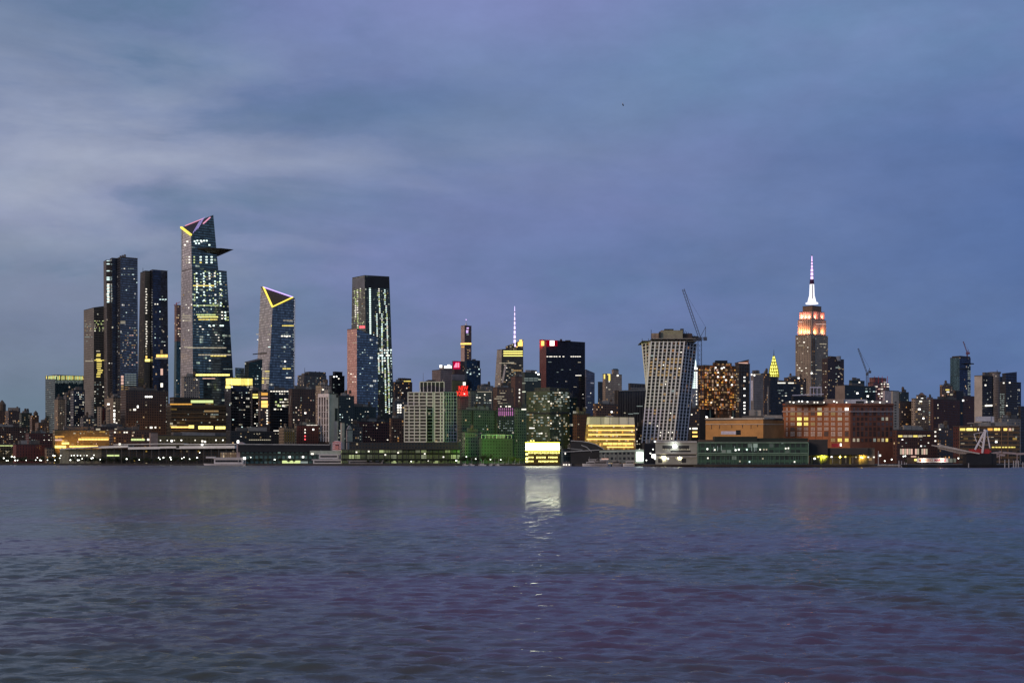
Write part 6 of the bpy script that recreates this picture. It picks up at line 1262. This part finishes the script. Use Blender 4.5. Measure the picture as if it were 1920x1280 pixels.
t.mb(m, 'posts', steel); t.box('dark_wall', 190, 440, 841, 869, 1500, fac('black_hall_wall', (.03, .028, .025), lit=.03, lc=GOLD, pw=.4), 6); t.box('dark_wall', 112, 190, 842, 869, 1502, plain('pale_steps', (.2, .2, .15)), 6)
for x, y, c in ((224, 831.5, 'w'), (321.5, 825.5, 'W'), (378.5, 832.5, 'W'), (446, 826, 'W'), (379, 826, 'w'), (384, 827, 'w')): t.box('canopy_lamp', x - 1.5, x + 2, y - 1, y + 2.4, 1483, wm(c), .8)
t.box('lit_opening', 200, 223, 852.2, 855, 1498, wm('g'), 1)
t = Thing('pier_shed', 'black arcaded hall with dim teal openings right of the long white canopy', 'building', 530, 1440); THINGS.append(t)
t.body(None, 446, 620, 833, 1440, black, base=847, depth=18, part='roof_mass'); t.body(None, 450, 660, 846, 1444, fac('teal_arcade', (.03, .05, .05), glass=(.10, .2, .18), bay=5, fl=6, ww=.6, wh=.5, lit=.12, lc=(.6, .9, .8), pw=.22), base=870, key='b', depth=14)
m = MB(); m.bar(P(447, 832.5, 1438), P(618, 833.5, 1438), .8); t.mb(m, 'roof_edge', plain('pale_edge', (.4, .42, .42)))
t.box('lit_counter', 529, 563, 863, 868, 1436, wm('g'), 1); t.box('lit_counter', 563, 577, 864.5, 868, 1436, wm('e'), 1)
for x, y in ((543, 856), (568, 856)): t.box('quay_lamp', x - 1.6, x + 1.8, y - 1.4, y + 2, 1434, wm('W'), .8)
t = Thing('pier_shed', 'long open shed with yellow-green lit bays between black posts, below the white grid building', 'building', 760, 1400); THINGS.append(t)
t.body(None, 640, 862, 843, 1402, fac('lime_lit_bays', (.02, .03, .015), glass=(.2, .25, .1), bay=6.6, fl=6.4, ww=.86, wh=.62, lit=.55, lc=(.85, 1, .45), pw=.42), base=868, depth=12)
t.box('roof_mass', 655, 862, 829, 842.4, 1405, fac('black_hall_wall', (.03, .028, .025)), 16)
m = MB(); m.bar(P(648, 828.5, 1403), P(672, 828.5, 1403), .8)
for i in range(26): x = 642 + i * 8.6; m.bar(P(x, 868, 1400), P(x, 842, 1400), .45)
m.bar(P(655, 842, 1400), P(862, 842, 1400), .5); m.bar(P(655, 856, 1400), P(862, 856, 1400), .5); t.mb(m, 'posts', black)
for x, y in ((691, 844.5), (722, 851), (746, 847), (831, 855), (802, 862), (668, 846), (796, 849)): t.box('bay_lamp', x - 1, x + 1.8, y, y + 2.6, 1399, wm('w'), .6)
# striped tower
t = Thing('water_tower', 'square red and white striped tower with an arched top, above the moored yachts', 'tower', 632, 1425); THINGS.append(t)
ws, rs = plain('stripe_white', (.75, .6, .62)), plain('stripe_red', (.45, .07, .07))
m = MB(); m.box(X(623.4, 1425), X(639.6, 1425), 1425, 1433, GZ, Z(829, 1425)); 
pa = [P(623.4 + 16.2 * k / 8, 829 - 3.0 * sin(pi * k / 8), 1425) for k in range(9)]
m.poly([Vector((p.x, 1425, p.z)) for p in reversed(pa)]); 
for p, q_ in zip(pa, pa[1:]): m.poly([p, q_, q_ + Vector((0, 8, 0)), p + Vector((0, 8, 0))])
t.mb(m, 'tower_body', ws)
for y in (829.2, 833, 837, 841): t.box('stripe', 623.9, 639.2, y - .9, y + .7, 1424.7, rs, .5)
t.box('centre_panel', 628.5, 634.5, 835, 843, 1424.4, plain('panel_pink', (.6, .25, .22)), .4)
for x in (629, 632.6): t.box('emblem_mark', x, x + 1.5, 832.3, 835.2, 1424, plain('emblem_brown', (.12, .02, .01)), .3)
t = Thing('water_tower', 'small grey tower with a rounded top, at the right end of the white canopy', 'tower', 450, 1450); THINGS.append(t)
m = MB(); m.box(X(443.4, 1450), X(458, 1450), 1450, 1457, GZ, Z(831, 1450)); pa = [P(443.4 + 14.6 * k / 8, 831 - 2.6 * sin(pi * k / 8), 1450) for k in range(9)]
m.poly([Vector((p.x, 1450, p.z)) for p in reversed(pa)]); 
for p, q_ in zip(pa, pa[1:]): m.poly([p, q_, q_ + Vector((0, 7, 0)), p + Vector((0, 7, 0))])
t.mb(m, 'tower_body', plain('grey_mauve', (.36, .31, .33))); t.box('dark_door', 447.6, 449.4, 834, 842.5, 1449.6, black, .3); t.box('dark_mark', 451, 454, 834, 838, 1449.6, plain('mark_grey', (.12, .1, .11)), .3)
t.box('top_lamp', 444, 448, 826, 830, 1449, wm('W'), .8)
t = Thing('gangway_house', 'small terrace of lit bays above the white ferry', 'building', 440, 1446); THINGS.append(t)
t.body(None, 413, 459, 847.6, 1446, fac('lit_bay_terrace', (.3, .2, .12), glass=(.45, .36, .2), bay=2.6, fl=4, ww=.6, wh=.8, lit=.4, lc=(1, .75, .45), pw=.35), base=869, depth=8)

# ---- boats
def yacht(label, x0, x1, ytop, D, decks, bow=1, mat=None, lit='d', name='motor_yacht', grp=None):
    t = Thing(name, label, 'boat', (x0 + x1) / 2, D, z=0, group=grp); mat = mat or plain('yacht_white', (.6, .6, .6), .4, var=.08)
    a, b = X(x0, D), X(x1, D); L = b - a; w_ = max(2.5, min(8, L * .22)); fb = Z(869.5 if D > 1300 else 870, D); fb = max(.9, min(2.2, fb)); 
    n = 10; rail = []; keel = []
    for i in range(n + 1):
        k = i / n; kk = k if bow > 0 else 1 - k
        hw = w_ / 2 * (1 - max(0, (kk - .55) / .45) ** 2 * .95); sheer = fb * (1 + .35 * kk * kk)
        rail.append((a + L * k, hw, sheer)); keel.append((a + L * k * .96 + L * .02, hw * .7, -.4))
    m = MB()
    for s in (-1, 1):
        for p, q_, u, v in zip(rail, rail[1:], keel, keel[1:]):
            m.poly([(u[0], D + w_ / 2 + s * u[1], u[2]), (v[0], D + w_ / 2 + s * v[1], v[2]), (q_[0], D + w_ / 2 + s * q_[1], q_[2]), (p[0], D + w_ / 2 + s * p[1], p[2])])
    m.poly([(p[0], D + w_ / 2 - p[1], p[2]) for p in rail] + [(p[0], D + w_ / 2 + p[1], p[2]) for p in reversed(rail)]); t.mb(m, 'hull', mat)
    z = fb; top = Z(ytop, D); dh = (top - z) / max(1, decks); 
    for d in range(decks):
        s0 = .06 + d * .09; s1 = .74 - d * .14; 
        if bow < 0: s0, s1 = 1 - s1, 1 - s0
        m = MB(); m.box(a + L * s0, a + L * s1, D + .5 + d * .2, D + w_ - .6, z, z + dh * .78); t.mb(m, 'cabin', mat)
        m = MB(); m.box(a + L * (s0 + .03), a + L * (s1 - .03), D + .35 + d * .2, D + .7 + d * .2, z + dh * .28, z + dh * .6); t.mb(m, 'cabin_windows', darkglass(1) if d % 2 == 0 else plain('smoked_pane', (.05, .05, .05), .2))
        m = MB(); m.box(a + L * (s0 - .03), a + L * (s1 + .05), D + .1, D + w_ - .2, z + dh * .78, z + dh * .9); t.mb(m, 'deck_roof', mat)
        z += dh
    m = MB(); m.bar((a + L * .45, D + w_ / 2, z), (a + L * .43, D + w_ / 2, z + max(1.2, dh * .7)), .18); t.mb(m, 'mast', mat)
    m = MB()
    for i in range(8): xx = a + L * (.1 + i * .11); m.box(xx, xx + .35, D - .05, D + .2, fb * .55, fb * .75)
    t.mb(m, 'portholes', black)
    return t
f = yacht('long white ferry with an open stern frame moored under the white canopy', 380, 461, 857, 1425, 1, -1)
m = MB(); m.box(X(386, 1424), X(459, 1424), 1424, 1431, Z(858.6, 1424), Z(857.2, 1424)); 
for x in (447, 453, 460): m.bar(P(x, 869, 1424), P(x, 858, 1424), .35)
f.mb(m, 'boat_deck', plain('yacht_white', (.6, .6, .6))); f.box('boat_deck', 386, 403, 855.6, 857, 1424, plain('yacht_white', (.6, .6, .6)), 5); f.box('deck_lamp', 456, 460.5, 856.5, 861, 1423, wm('W'), .8)
f = yacht('large white yacht with three pale decks in front of the striped tower', 566, 646, 850, 1405, 2, -1); f.box('upper_deck', 581, 640, 844.5, 852, 1409, plain('greenish_awning', (.33, .38, .32)), 6); f.box('stern_lamp', 583, 588, 849, 852, 1404, wm('w'), .8)
f = yacht('long pale grey tour boat in dark shadow below the yellow-green lit shed', 648, 742, 862, 1392, 1, 1, plain('tour_boat_grey', (.25, .25, .25)))
for i, (x0, x1, yt, D, lab, bw) in enumerate(((1092, 1122, 860, 1225, 'grey motor yacht moored under the swooping pavilion roof', -1), (1106, 1140, 863, 1205, 'small pale cabin cruiser with a dark mast, left of the boat with the lit awning', -1), (1124, 1146, 858, 1215, 'cabin boat with a bright lit awning strip', 1), (1148, 1166, 862, 1200, 'dark cabin cruiser between the lit awning boat and the grey hall', 1), (1168, 1190, 863, 1196, 'pale launch moored in front of the long low grey hall', -1), (1054, 1072, 866, 1250, 'low launch with three white deck lamps right of the blazing boat', 1))):
    f = yacht(lab, x0, x1, yt, D, 1 if i != 0 else 2, bw, plain('boat_grey', (.34, .32, .32)) if i % 2 else None, name='motor_boat')
    if i == 2: f.box('lit_awning', 1128, 1141, 859, 860.6, D - .4, wm('k'), 1)
    if i == 5:
        for x in (1056, 1060.5, 1066): f.box('deck_lamp', x, x + 2.6, 869.6, 872, D - .3, wm('w'), .5)
    if i in (1, 3): m = MB(); m.bar(P((x0 + x1) / 2, 866, D), P((x0 + x1) / 2, 851, D), .4); f.mb(m, 'mast_pole', black)
def sailboat(label, x, D, h, grp):
    t = Thing('sailing_boat', label, 'boat', x, D, grp, z=0); xx = X(x, D); wt_ = plain('yacht_white', (.6, .6, .6)); m = MB()
    m.loft([(xx - 2.6, D + .7, -.2), (xx + 2.2, D + .7, -.2), (xx + 2.2, D + 1.5, -.2), (xx - 2.6, D + 1.5, -.2)], [(xx - 3.2, D, .9), (xx + 3.6, D + 1, 1.1), (xx + 3.6, D + 1.3, 1.1), (xx - 3.2, D + 2.2, .9)], True, True); m.build('hull', wt_, t.root)
    m = MB(); m.box(xx - 1.2, xx + 1, D + .5, D + 1.7, .9, 1.6); m.build('cabin', wt_, t.root)
    m = MB(); m.cyl(xx + .3, D + 1.1, .9, h, .1, .07, 5); m.build('mast', wt_, t.root)
    m = MB(); m.bar((xx + .3, D + 1.1, 2.2), (xx - 2.8, D + 1.1, 2.1), .35); m.build('furled_sail', wt_, t.root)
for i, x in enumerate((872, 884, 902, 906, 922, 927, 934, 941, 944, 953, 965, 974)): sailboat('little white sailing boat with bare mast moored along the green lit quay', x, 1322 + (i % 3) * 3, 5 + (i * 7 % 4), 'sailing boats moored along the green lit quay')

# ---- crane barge
D_ = 1010
t = Thing('crane_barge', 'black crane barge with a white A-frame, red house and boom laid down low', 'barge', 1820, D_, z=0); THINGS.append(t)
m = MB(); a, b = X(1700, D_), X(1900, D_); m.loft([(a + 2, D_ + .5, -.6), (b - 2, D_ + .5, -.6), (b - 2, D_ + 15, -.6), (a + 2, D_ + 15, -.6)], [(a, D_, 2.3), (b, D_, 2.3), (b, D_ + 16, 2.3), (a, D_ + 16, 2.3)], True, True); t.mb(m, 'hull', black)
wpn = plain('crane_white', (.75, .72, .74), .45, var=.06); Q = lambda x, y, dy=3: P(x, y, D_ + dy)
m = MB()
for d1 in (2, 8):
    m.bar(Q(1847, 806.5, 5), Q(1828, 843, d1), 1.0); m.bar(Q(1850, 807, 5), Q(1856, 840, d1), .7)
m.bar(Q(1847.5, 807, 1), Q(1841.5, 849, 1), 1.25); m.bar(Q(1846, 806.5, 3), Q(1851, 808, 6), 1.6)
for k in (.3, .5, .7): m.bar(lerp(Q(1847, 806.5, 5), Q(1828, 843, 2), k), lerp(Q(1847.5, 807, 1), Q(1841.5, 849, 1), k + .08), .4)
m.bar(Q(1826, 813), Q(1831, 828), .5); m.bar(Q(1826, 813), Q(1842, 810), .3); t.mb(m, 'a_frame', wpn)
m = MB(); m.box(X(1825, D_), X(1857, D_), D_ + 2, D_ + 10, Z(850, D_), Z(841.5, D_)); m.bar(Q(1827, 842), Q(1858, 846), 1.4); t.mb(m, 'machine_house', redp)
m = MB(); m.box(X(1814, D_), X(1862, D_), D_ + 2.4, D_ + 11, 2.2, Z(849, D_)); m.box(X(1862, D_), X(1872, D_), D_ + 4, D_ + 9, 2.2, Z(850, D_)); t.mb(m, 'turntable', black)
m = MB()   # lattice boom
A0, A1, B0, B1, E = Q(1761.5, 833.5), Q(1761.5, 840), Q(1800, 842), Q(1800, 849.5), Q(1838.5, 850.8)
for dy in (0, 3.2):
    o_ = Vector((0, dy, 0)); 
    for p, q_ in ((A0, B0), (B0, E), (A1, B1), (B1, E), (A0, A1)): m.bar(p + o_, q_ + o_, .55)
    for k in range(12):
        p0, p1 = lerp(A0, B0, k / 12), lerp(A1, B1, (k + .5) / 12); p2 = lerp(A0, B0, (k + 1) / 12); m.bar(p0 + o_, p1 + o_, .4); m.bar(p1 + o_, p2 + o_, .4)
        p0, p1 = lerp(B0, E, k / 12), lerp(B1, E, (k + .5) / 12); p2 = lerp(B0, E, (k + 1) / 12); m.bar(p0 + o_, p1 + o_, .35); m.bar(p1 + o_, p2 + o_, .35)
for k in range(14): p = lerp(A0, B0, k / 14); m.bar(p, p + Vector((0, 3.2, 0)), .3)
m.bar(Q(1747, 834.5), Q(1762, 837), .9); m.bar(Q(1762, 830), Q(1762, 836), .7); m.bar(Q(1762, 836.5, 1.4), Q(1836, 850, 1.4), 1.9, 1.0); t.mb(m, 'boom', plain('boom_cream', (.5, .46, .42)))
m = MB(); m.bar(Q(1762, 834), Q(1847, 807), .1); m.bar(Q(1847, 807), Q(1872, 848), .2); m.bar(Q(1762, 838), Q(1846, 808), .1); t.mb(m, 'cable', black)
m = MB()
for x0, y0, x1, y1 in ((1858, 850, 1877, 847), (1880, 848, 1905, 850), (1866, 852, 1884, 853), (1862, 858, 1874, 853), (1905, 851, 1920, 850)): m.bar(Q(x0, y0, 5), Q(x1, y1, 5), 1.5)
for x in (1816, 1874, 1907): m.bar(Q(x, 868, 4), Q(x, 852, 4), .6)
t.mb(m, 'deck_gear', plain('gear_pale', (.36, .3, .3)))
t = Thing('banner', 'white banner with orange and red writing hung on the black barge', 'banner', 1748, D_ - 1, z=2.3)
m = MB(); m.box(X(1719, D_ - 1), X(1778, D_ - 1), D_ - 1.3, D_ - .7, Z(866.4, D_ - 1), Z(858.6, D_ - 1)); m.build('banner_cloth', plain('banner_white', (.8, .78, .72), var=.04), t.root)
text(t.root, 'WEEKS', X(1740, D_ - 1), Z(862.5, D_), D_ - 1.5, 2.6, plain('letter_orange', (.62, .25, .12), var=.02), w=7.4, ext=.02, bold=.03); text(t.root, 'MARINE', X(1762.5, D_ - 1), Z(862.5, D_), D_ - 1.5, 2.6, plain('letter_red', (.5, .03, .1), var=.02), w=9.2, ext=.02, bold=.05)
m = MB(); x = X(1724.5, D_); m.box(x - 1.2, x + 1.2, D_ - 1.5, D_ - 1.35, Z(861, D_), Z(860.2, D_)); m.cyl(x, D_ - 1.4, Z(864.6, D_), Z(861.2, D_), .5, 1.1, 8); m.build('emblem', plain('letter_orange', (.62, .25, .12)), t.root)
lamp(t.root, 'banner_light', (X(1730, D_), D_ - 5, 7), 260, (1, .8, .65), .6, back=-25); lamp(t.root, 'banner_light', (X(1765, D_), D_ - 5, 7), 260, (1, .8, .65), .6, back=-25)
t = Thing('deck_container', 'pair of pale green crates on the barge right of the banner', 'crate', 1785, D_ - 1, z=2.3); t.box('crate', 1780, 1786, 859, 866.6, D_, plain('crate_green', (.34, .4, .3)), 3); t.box('crate', 1789, 1792.5, 859, 866.6, D_, plain('crate_green', (.34, .4, .3)), 3)
t = Thing('lit_kiosk', 'small red roofed kiosk with a glowing sign left of the banner', 'kiosk', 1712, 1060); t.box('kiosk_wall', 1703, 1717, 857, 868, 1060, wood, 4); t.box('glowing_sign', 1708.5, 1718, 854.5, 856.6, 1059, wm('k'), .6); t.box('glowing_sign', 1715, 1719, 860, 863.5, 1059, wm('Y'), .6)

# ---- mooring piles
pw_ = plain('pale_pile', (.4, .4, .42)); proto = None
def pile(x, D, ytop, label, grp):
    global proto
    xx = X(x, D); t = bpy.data.objects.new('mooring_pile', None) if False else None
    m = MB(); m.cyl(xx, D, -1.5, Z(ytop, D), .42, .36, 8); o = m.build('mooring_pile', pw_, None, (xx, D, 0)); tag(o, label, 'pile', grp)
for x, yt in ((1884, 861.5), (1891.5, 860.5), (1900.5, 863), (1905, 862.5), (1909.5, 863), (1918, 866)): pile(x, 985, yt, 'pale mooring pile standing in the water at the far right', 'mooring piles at the far right')
for x, yt in ((1685.5, 863), (1690.5, 864), (1696, 866), (1699.5, 867)): pile(x, 1040, yt, 'pale mooring pile at the left end of the black barge', 'mooring piles left of the barge')
pile(1816.2, 1000, 868, 'single pale pile in front of the black barge', None)
for x, yt in ((1647, 845),): pile(x, 1075, yt, 'tall white mooring post right of the lit arcade', None)
t = Thing('quay', 'low quay with pale boulders and rails between the arcade and the barge', 'quay', 1660, 1070, z=0); m = MB(); m.box(X(1640, 1070), X(1706, 1070), 1070, 1085, -1, 1.2); t.mb(m, 'deck', wood)
m = MB(); r = random.Random(5)
for i in range(16): x = X(1648 + i * 2.6, 1070); z0 = 1.2; w_ = r.uniform(.5, 1.1); m.loft([(x - w_, 1070, z0), (x + w_, 1070, z0), (x + w_, 1072, z0), (x - w_, 1072, z0)], [(x - w_ * .5, 1070.4, z0 + w_), (x + w_ * .4, 1070.3, z0 + w_), (x + w_ * .5, 1071.5, z0 + w_), (x - w_ * .5, 1071.6, z0 + w_)])
t.mb(m, 'boulders', plain('pale_rock', (.36, .34, .32)))

# ---- shore lamps
lampsets = (
    ('white lamp on a pole along the dark promenade at the far left shore', 'promenade lamps on the far left shore', ((7, 858.5), (22, 855.5), (27, 856.5), (12, 863), (15, 863), (28.5, 862.5), (33, 862.5), (49, 862.5), (70, 857.5), (67, 862), (75, 862.3), (77.5, 862.8), (89, 862), (103, 862.3), (112, 858.4), (132, 862), (146, 862.3), (148.5, 862), (154, 859.5), (171.5, 858.7), (174, 858), (188, 861))),
    ('small white lamp in the row under the amber lit mall', 'lamps under the amber lit mall', ((100, 853.5), (103, 854), (114, 853.5), (134, 853.5), (139, 853.3), (145, 853.5), (151, 853.5), (158, 853.4), (163, 853.5), (176, 852.8))),
    ('lamp standing among the dark trees in front of the white canopy', 'lamps in front of the white canopy', ((237.5, 860), (261, 861.5), (297.5, 857.5), (300, 860.5), (306.5, 857.5), (319.5, 857), (321, 861), (341, 859), (345, 857), (355.5, 860), (369.5, 857.5), (374.5, 848), (470, 857), (320.5, 861))),
    ('small lamp on the quay between the pier sheds and the boats', 'quay lamps by the pier sheds', ((515, 861.3), (874.5, 855.8), (919.6, 861), (892, 860), (939, 861.5), (855.5, 863), (771, 864.5), (1212, 862.5), (1219.5, 849.5), (1224.5, 842), (1501.5, 857.5), (1527.5, 857.5))),
    ('white lamp on the quay between the arcade and the barge', 'quay lamps left of the barge', ((1650, 853.5), (1659, 862), (1672, 860.8), (1694, 855), (1697.5, 854.5), (1707, 861), (1797, 857))),
)
hm = plain('lamp_pole', (.05, .05, .05)); protos = {}
def street_lamp(x, y, label, grp, big):
    D = shoreD(x) + 6 if not (1640 < x) else 1068
    if 1490 < x < 1535: D = 1076
    zt = Z(y, D); key = (round(zt, 1), big)
    root = bpy.data.objects.new('street_lamp', None); COL.objects.link(root); base = GZ if D > shoreD(x) else 1.2
    root.location = (X(x, D), D, base); tag(root, label, 'lamp', grp)
    if key not in protos:
        m = MB(); m.cyl(0, 0, 0, zt - base, .1, .07, 5); o1 = m.build('pole', hm, None, (0, 0, 0)); m = MB(); s_ = (.8, 1.15)[big]
        m.cyl(0, 0, zt - base - s_ * .55, zt - base, s_ * .5, s_ * .72, 8); m.cyl(0, 0, zt - base, zt - base + s_ * .55, s_ * .72, s_ * .4, 8); o2 = m.build('lamp_head', glow('street_lamp_glow', (.97, 1, .9), 4.5, True), None, (0, 0, 0)); protos[key] = (o1, o2)
    else:
        o1, o2 = (o.copy() for o in protos[key]); COL.objects.link(o1); COL.objects.link(o2)
    o1.parent = root; o2.parent = root
for lab, grp, pts in lampsets:
    for i, (x, y) in enumerate(pts): street_lamp(x, y, lab, grp, 1 if (x in (1501.5, 1527.5, 171.5, 146, 22, 27, 306.5) or i % 5 == 0) else 0)
# ---- waterfront trees
def tree_meshes(seed):
    r = random.Random(seed); m = MB()
    m.cyl(0, 0, 0, 2.4, .22, .16, 6, False)
    for k in range(5):
        a = k * 1.3 + r.random(); m.bar((0, 0, 1.9 + k * .25), (cos(a) * 1.5, sin(a) * 1.5, 3.6 + r.random()), .1)
    c = MB(); lobes = [(r.uniform(-1.7, 1.7), r.uniform(-1.7, 1.7), r.uniform(3.0, 5.6), r.uniform(.8, 1.5)) for _ in range(10)]
    for lx, ly, lz, lr in lobes:
        for _ in range(70):
            v = Vector((r.gauss(0, 1), r.gauss(0, 1), r.gauss(0, .8))).normalized() * lr * r.uniform(.45, 1.08); p = Vector((lx, ly, lz)) + v
            n_ = Vector((r.gauss(0, 1), r.gauss(0, 1), r.gauss(0, 1))).normalized(); u = n_.orthogonal().normalized() * r.uniform(.12, .3); w = n_.cross(u)
            c.poly([p - u - w * .6, p + u - w * .6, p + u * .6 + w, p - u * .6 + w])
    return m, c
fol = plain('dark_foliage', (.035, .05, .022), .8, var=.5, scale=.8); tp = []
for s_ in range(4):
    a_, b_ = tree_meshes(s_); tp.append([a_, b_, None])
def tree(x, D, k, sc_, label, grp):
    root = bpy.data.objects.new('waterfront_tree', None); COL.objects.link(root); root.location = (X(x, D), D, GZ); root.scale = (sc_ * 1.05, sc_ * 1.05, sc_); root.rotation_euler = (0, 0, R.random() * 6)
    tag(root, label, 'tree', grp)
    if tp[k][2] is None: o1 = tp[k][0].build('trunk', wood, None, (0, 0, 0)); o2 = tp[k][1].build('crown', fol, None, (0, 0, 0)); tp[k][2] = (o1, o2)
    else:
        o1, o2 = (o.copy() for o in tp[k][2]); COL.objects.link(o1); COL.objects.link(o2)
    o1.parent = root; o2.parent = root
x = -8
while x < 374:
    tree(x, shoreD(max(0, x)) + 14 + R.random() * 6, R.randrange(4), R.uniform(.8, 1.35), 'small dark round tree on the unlit promenade below the white canopy', 'trees along the left promenade'); x += R.uniform(5, 11)
x = 466
while x < 560: tree(x, shoreD(x) + 5 + R.random() * 4, R.randrange(4), R.uniform(.7, 1.0), 'small dark tree before the black arcaded hall', 'trees before the arcaded hall'); x += R.uniform(9, 18)
x = 690
while x < 862: tree(x, shoreD(x) + 8 + R.random() * 6, R.randrange(4), R.uniform(.6, .95), 'small dark tree before the yellow-green lit shed', 'trees before the lit shed'); x += R.uniform(9, 17)
x = 866
while x < 984: tree(x, shoreD(x) + 22 + R.random() * 20, R.randrange(4), R.uniform(.8, 1.5), 'green lit tree on the quay left of the blazing boat', 'trees on the green lit quay'); x += R.uniform(6, 12)
for x in (1700, 1706, 1715): tree(x, 1066, R.randrange(4), .8, 'bushy tree by the red roofed kiosk', 'trees by the kiosk')
# ---- a bird and a plane light
t = bpy.data.objects.new('seagull', None); COL.objects.link(t); D_ = 120; t.location = (X(1168, D_), D_, Z(196.5, D_)); tag(t, 'lone dark bird flying high in the empty sky', 'bird')
m = MB(); p = t.location
m.bar(p + Vector((-.03, 0, .07)), p + Vector((.04, 0, -.09)), .09, .1); m.bar(p + Vector((.04, 0, -.09)), p + Vector((.05, 0, -.13)), .05); m.build('body', black, t)
m = MB(); m.poly([p + Vector((-.02, 0, .03)), p + Vector((-.02, .22, .1)), p + Vector((.02, .02, -.03))]); m.poly([p + Vector((-.02, -.02, .03)), p + Vector((.02, 0, -.02)), p + Vector((-.03, -.2, .17))]); m.poly([p + Vector((-.05, 0, .08)), p + Vector((-.02, .03, .19)), p + Vector((-.07, .01, .17))]); m.build('wings', white, t)
for t_ in THINGS: t_.done()
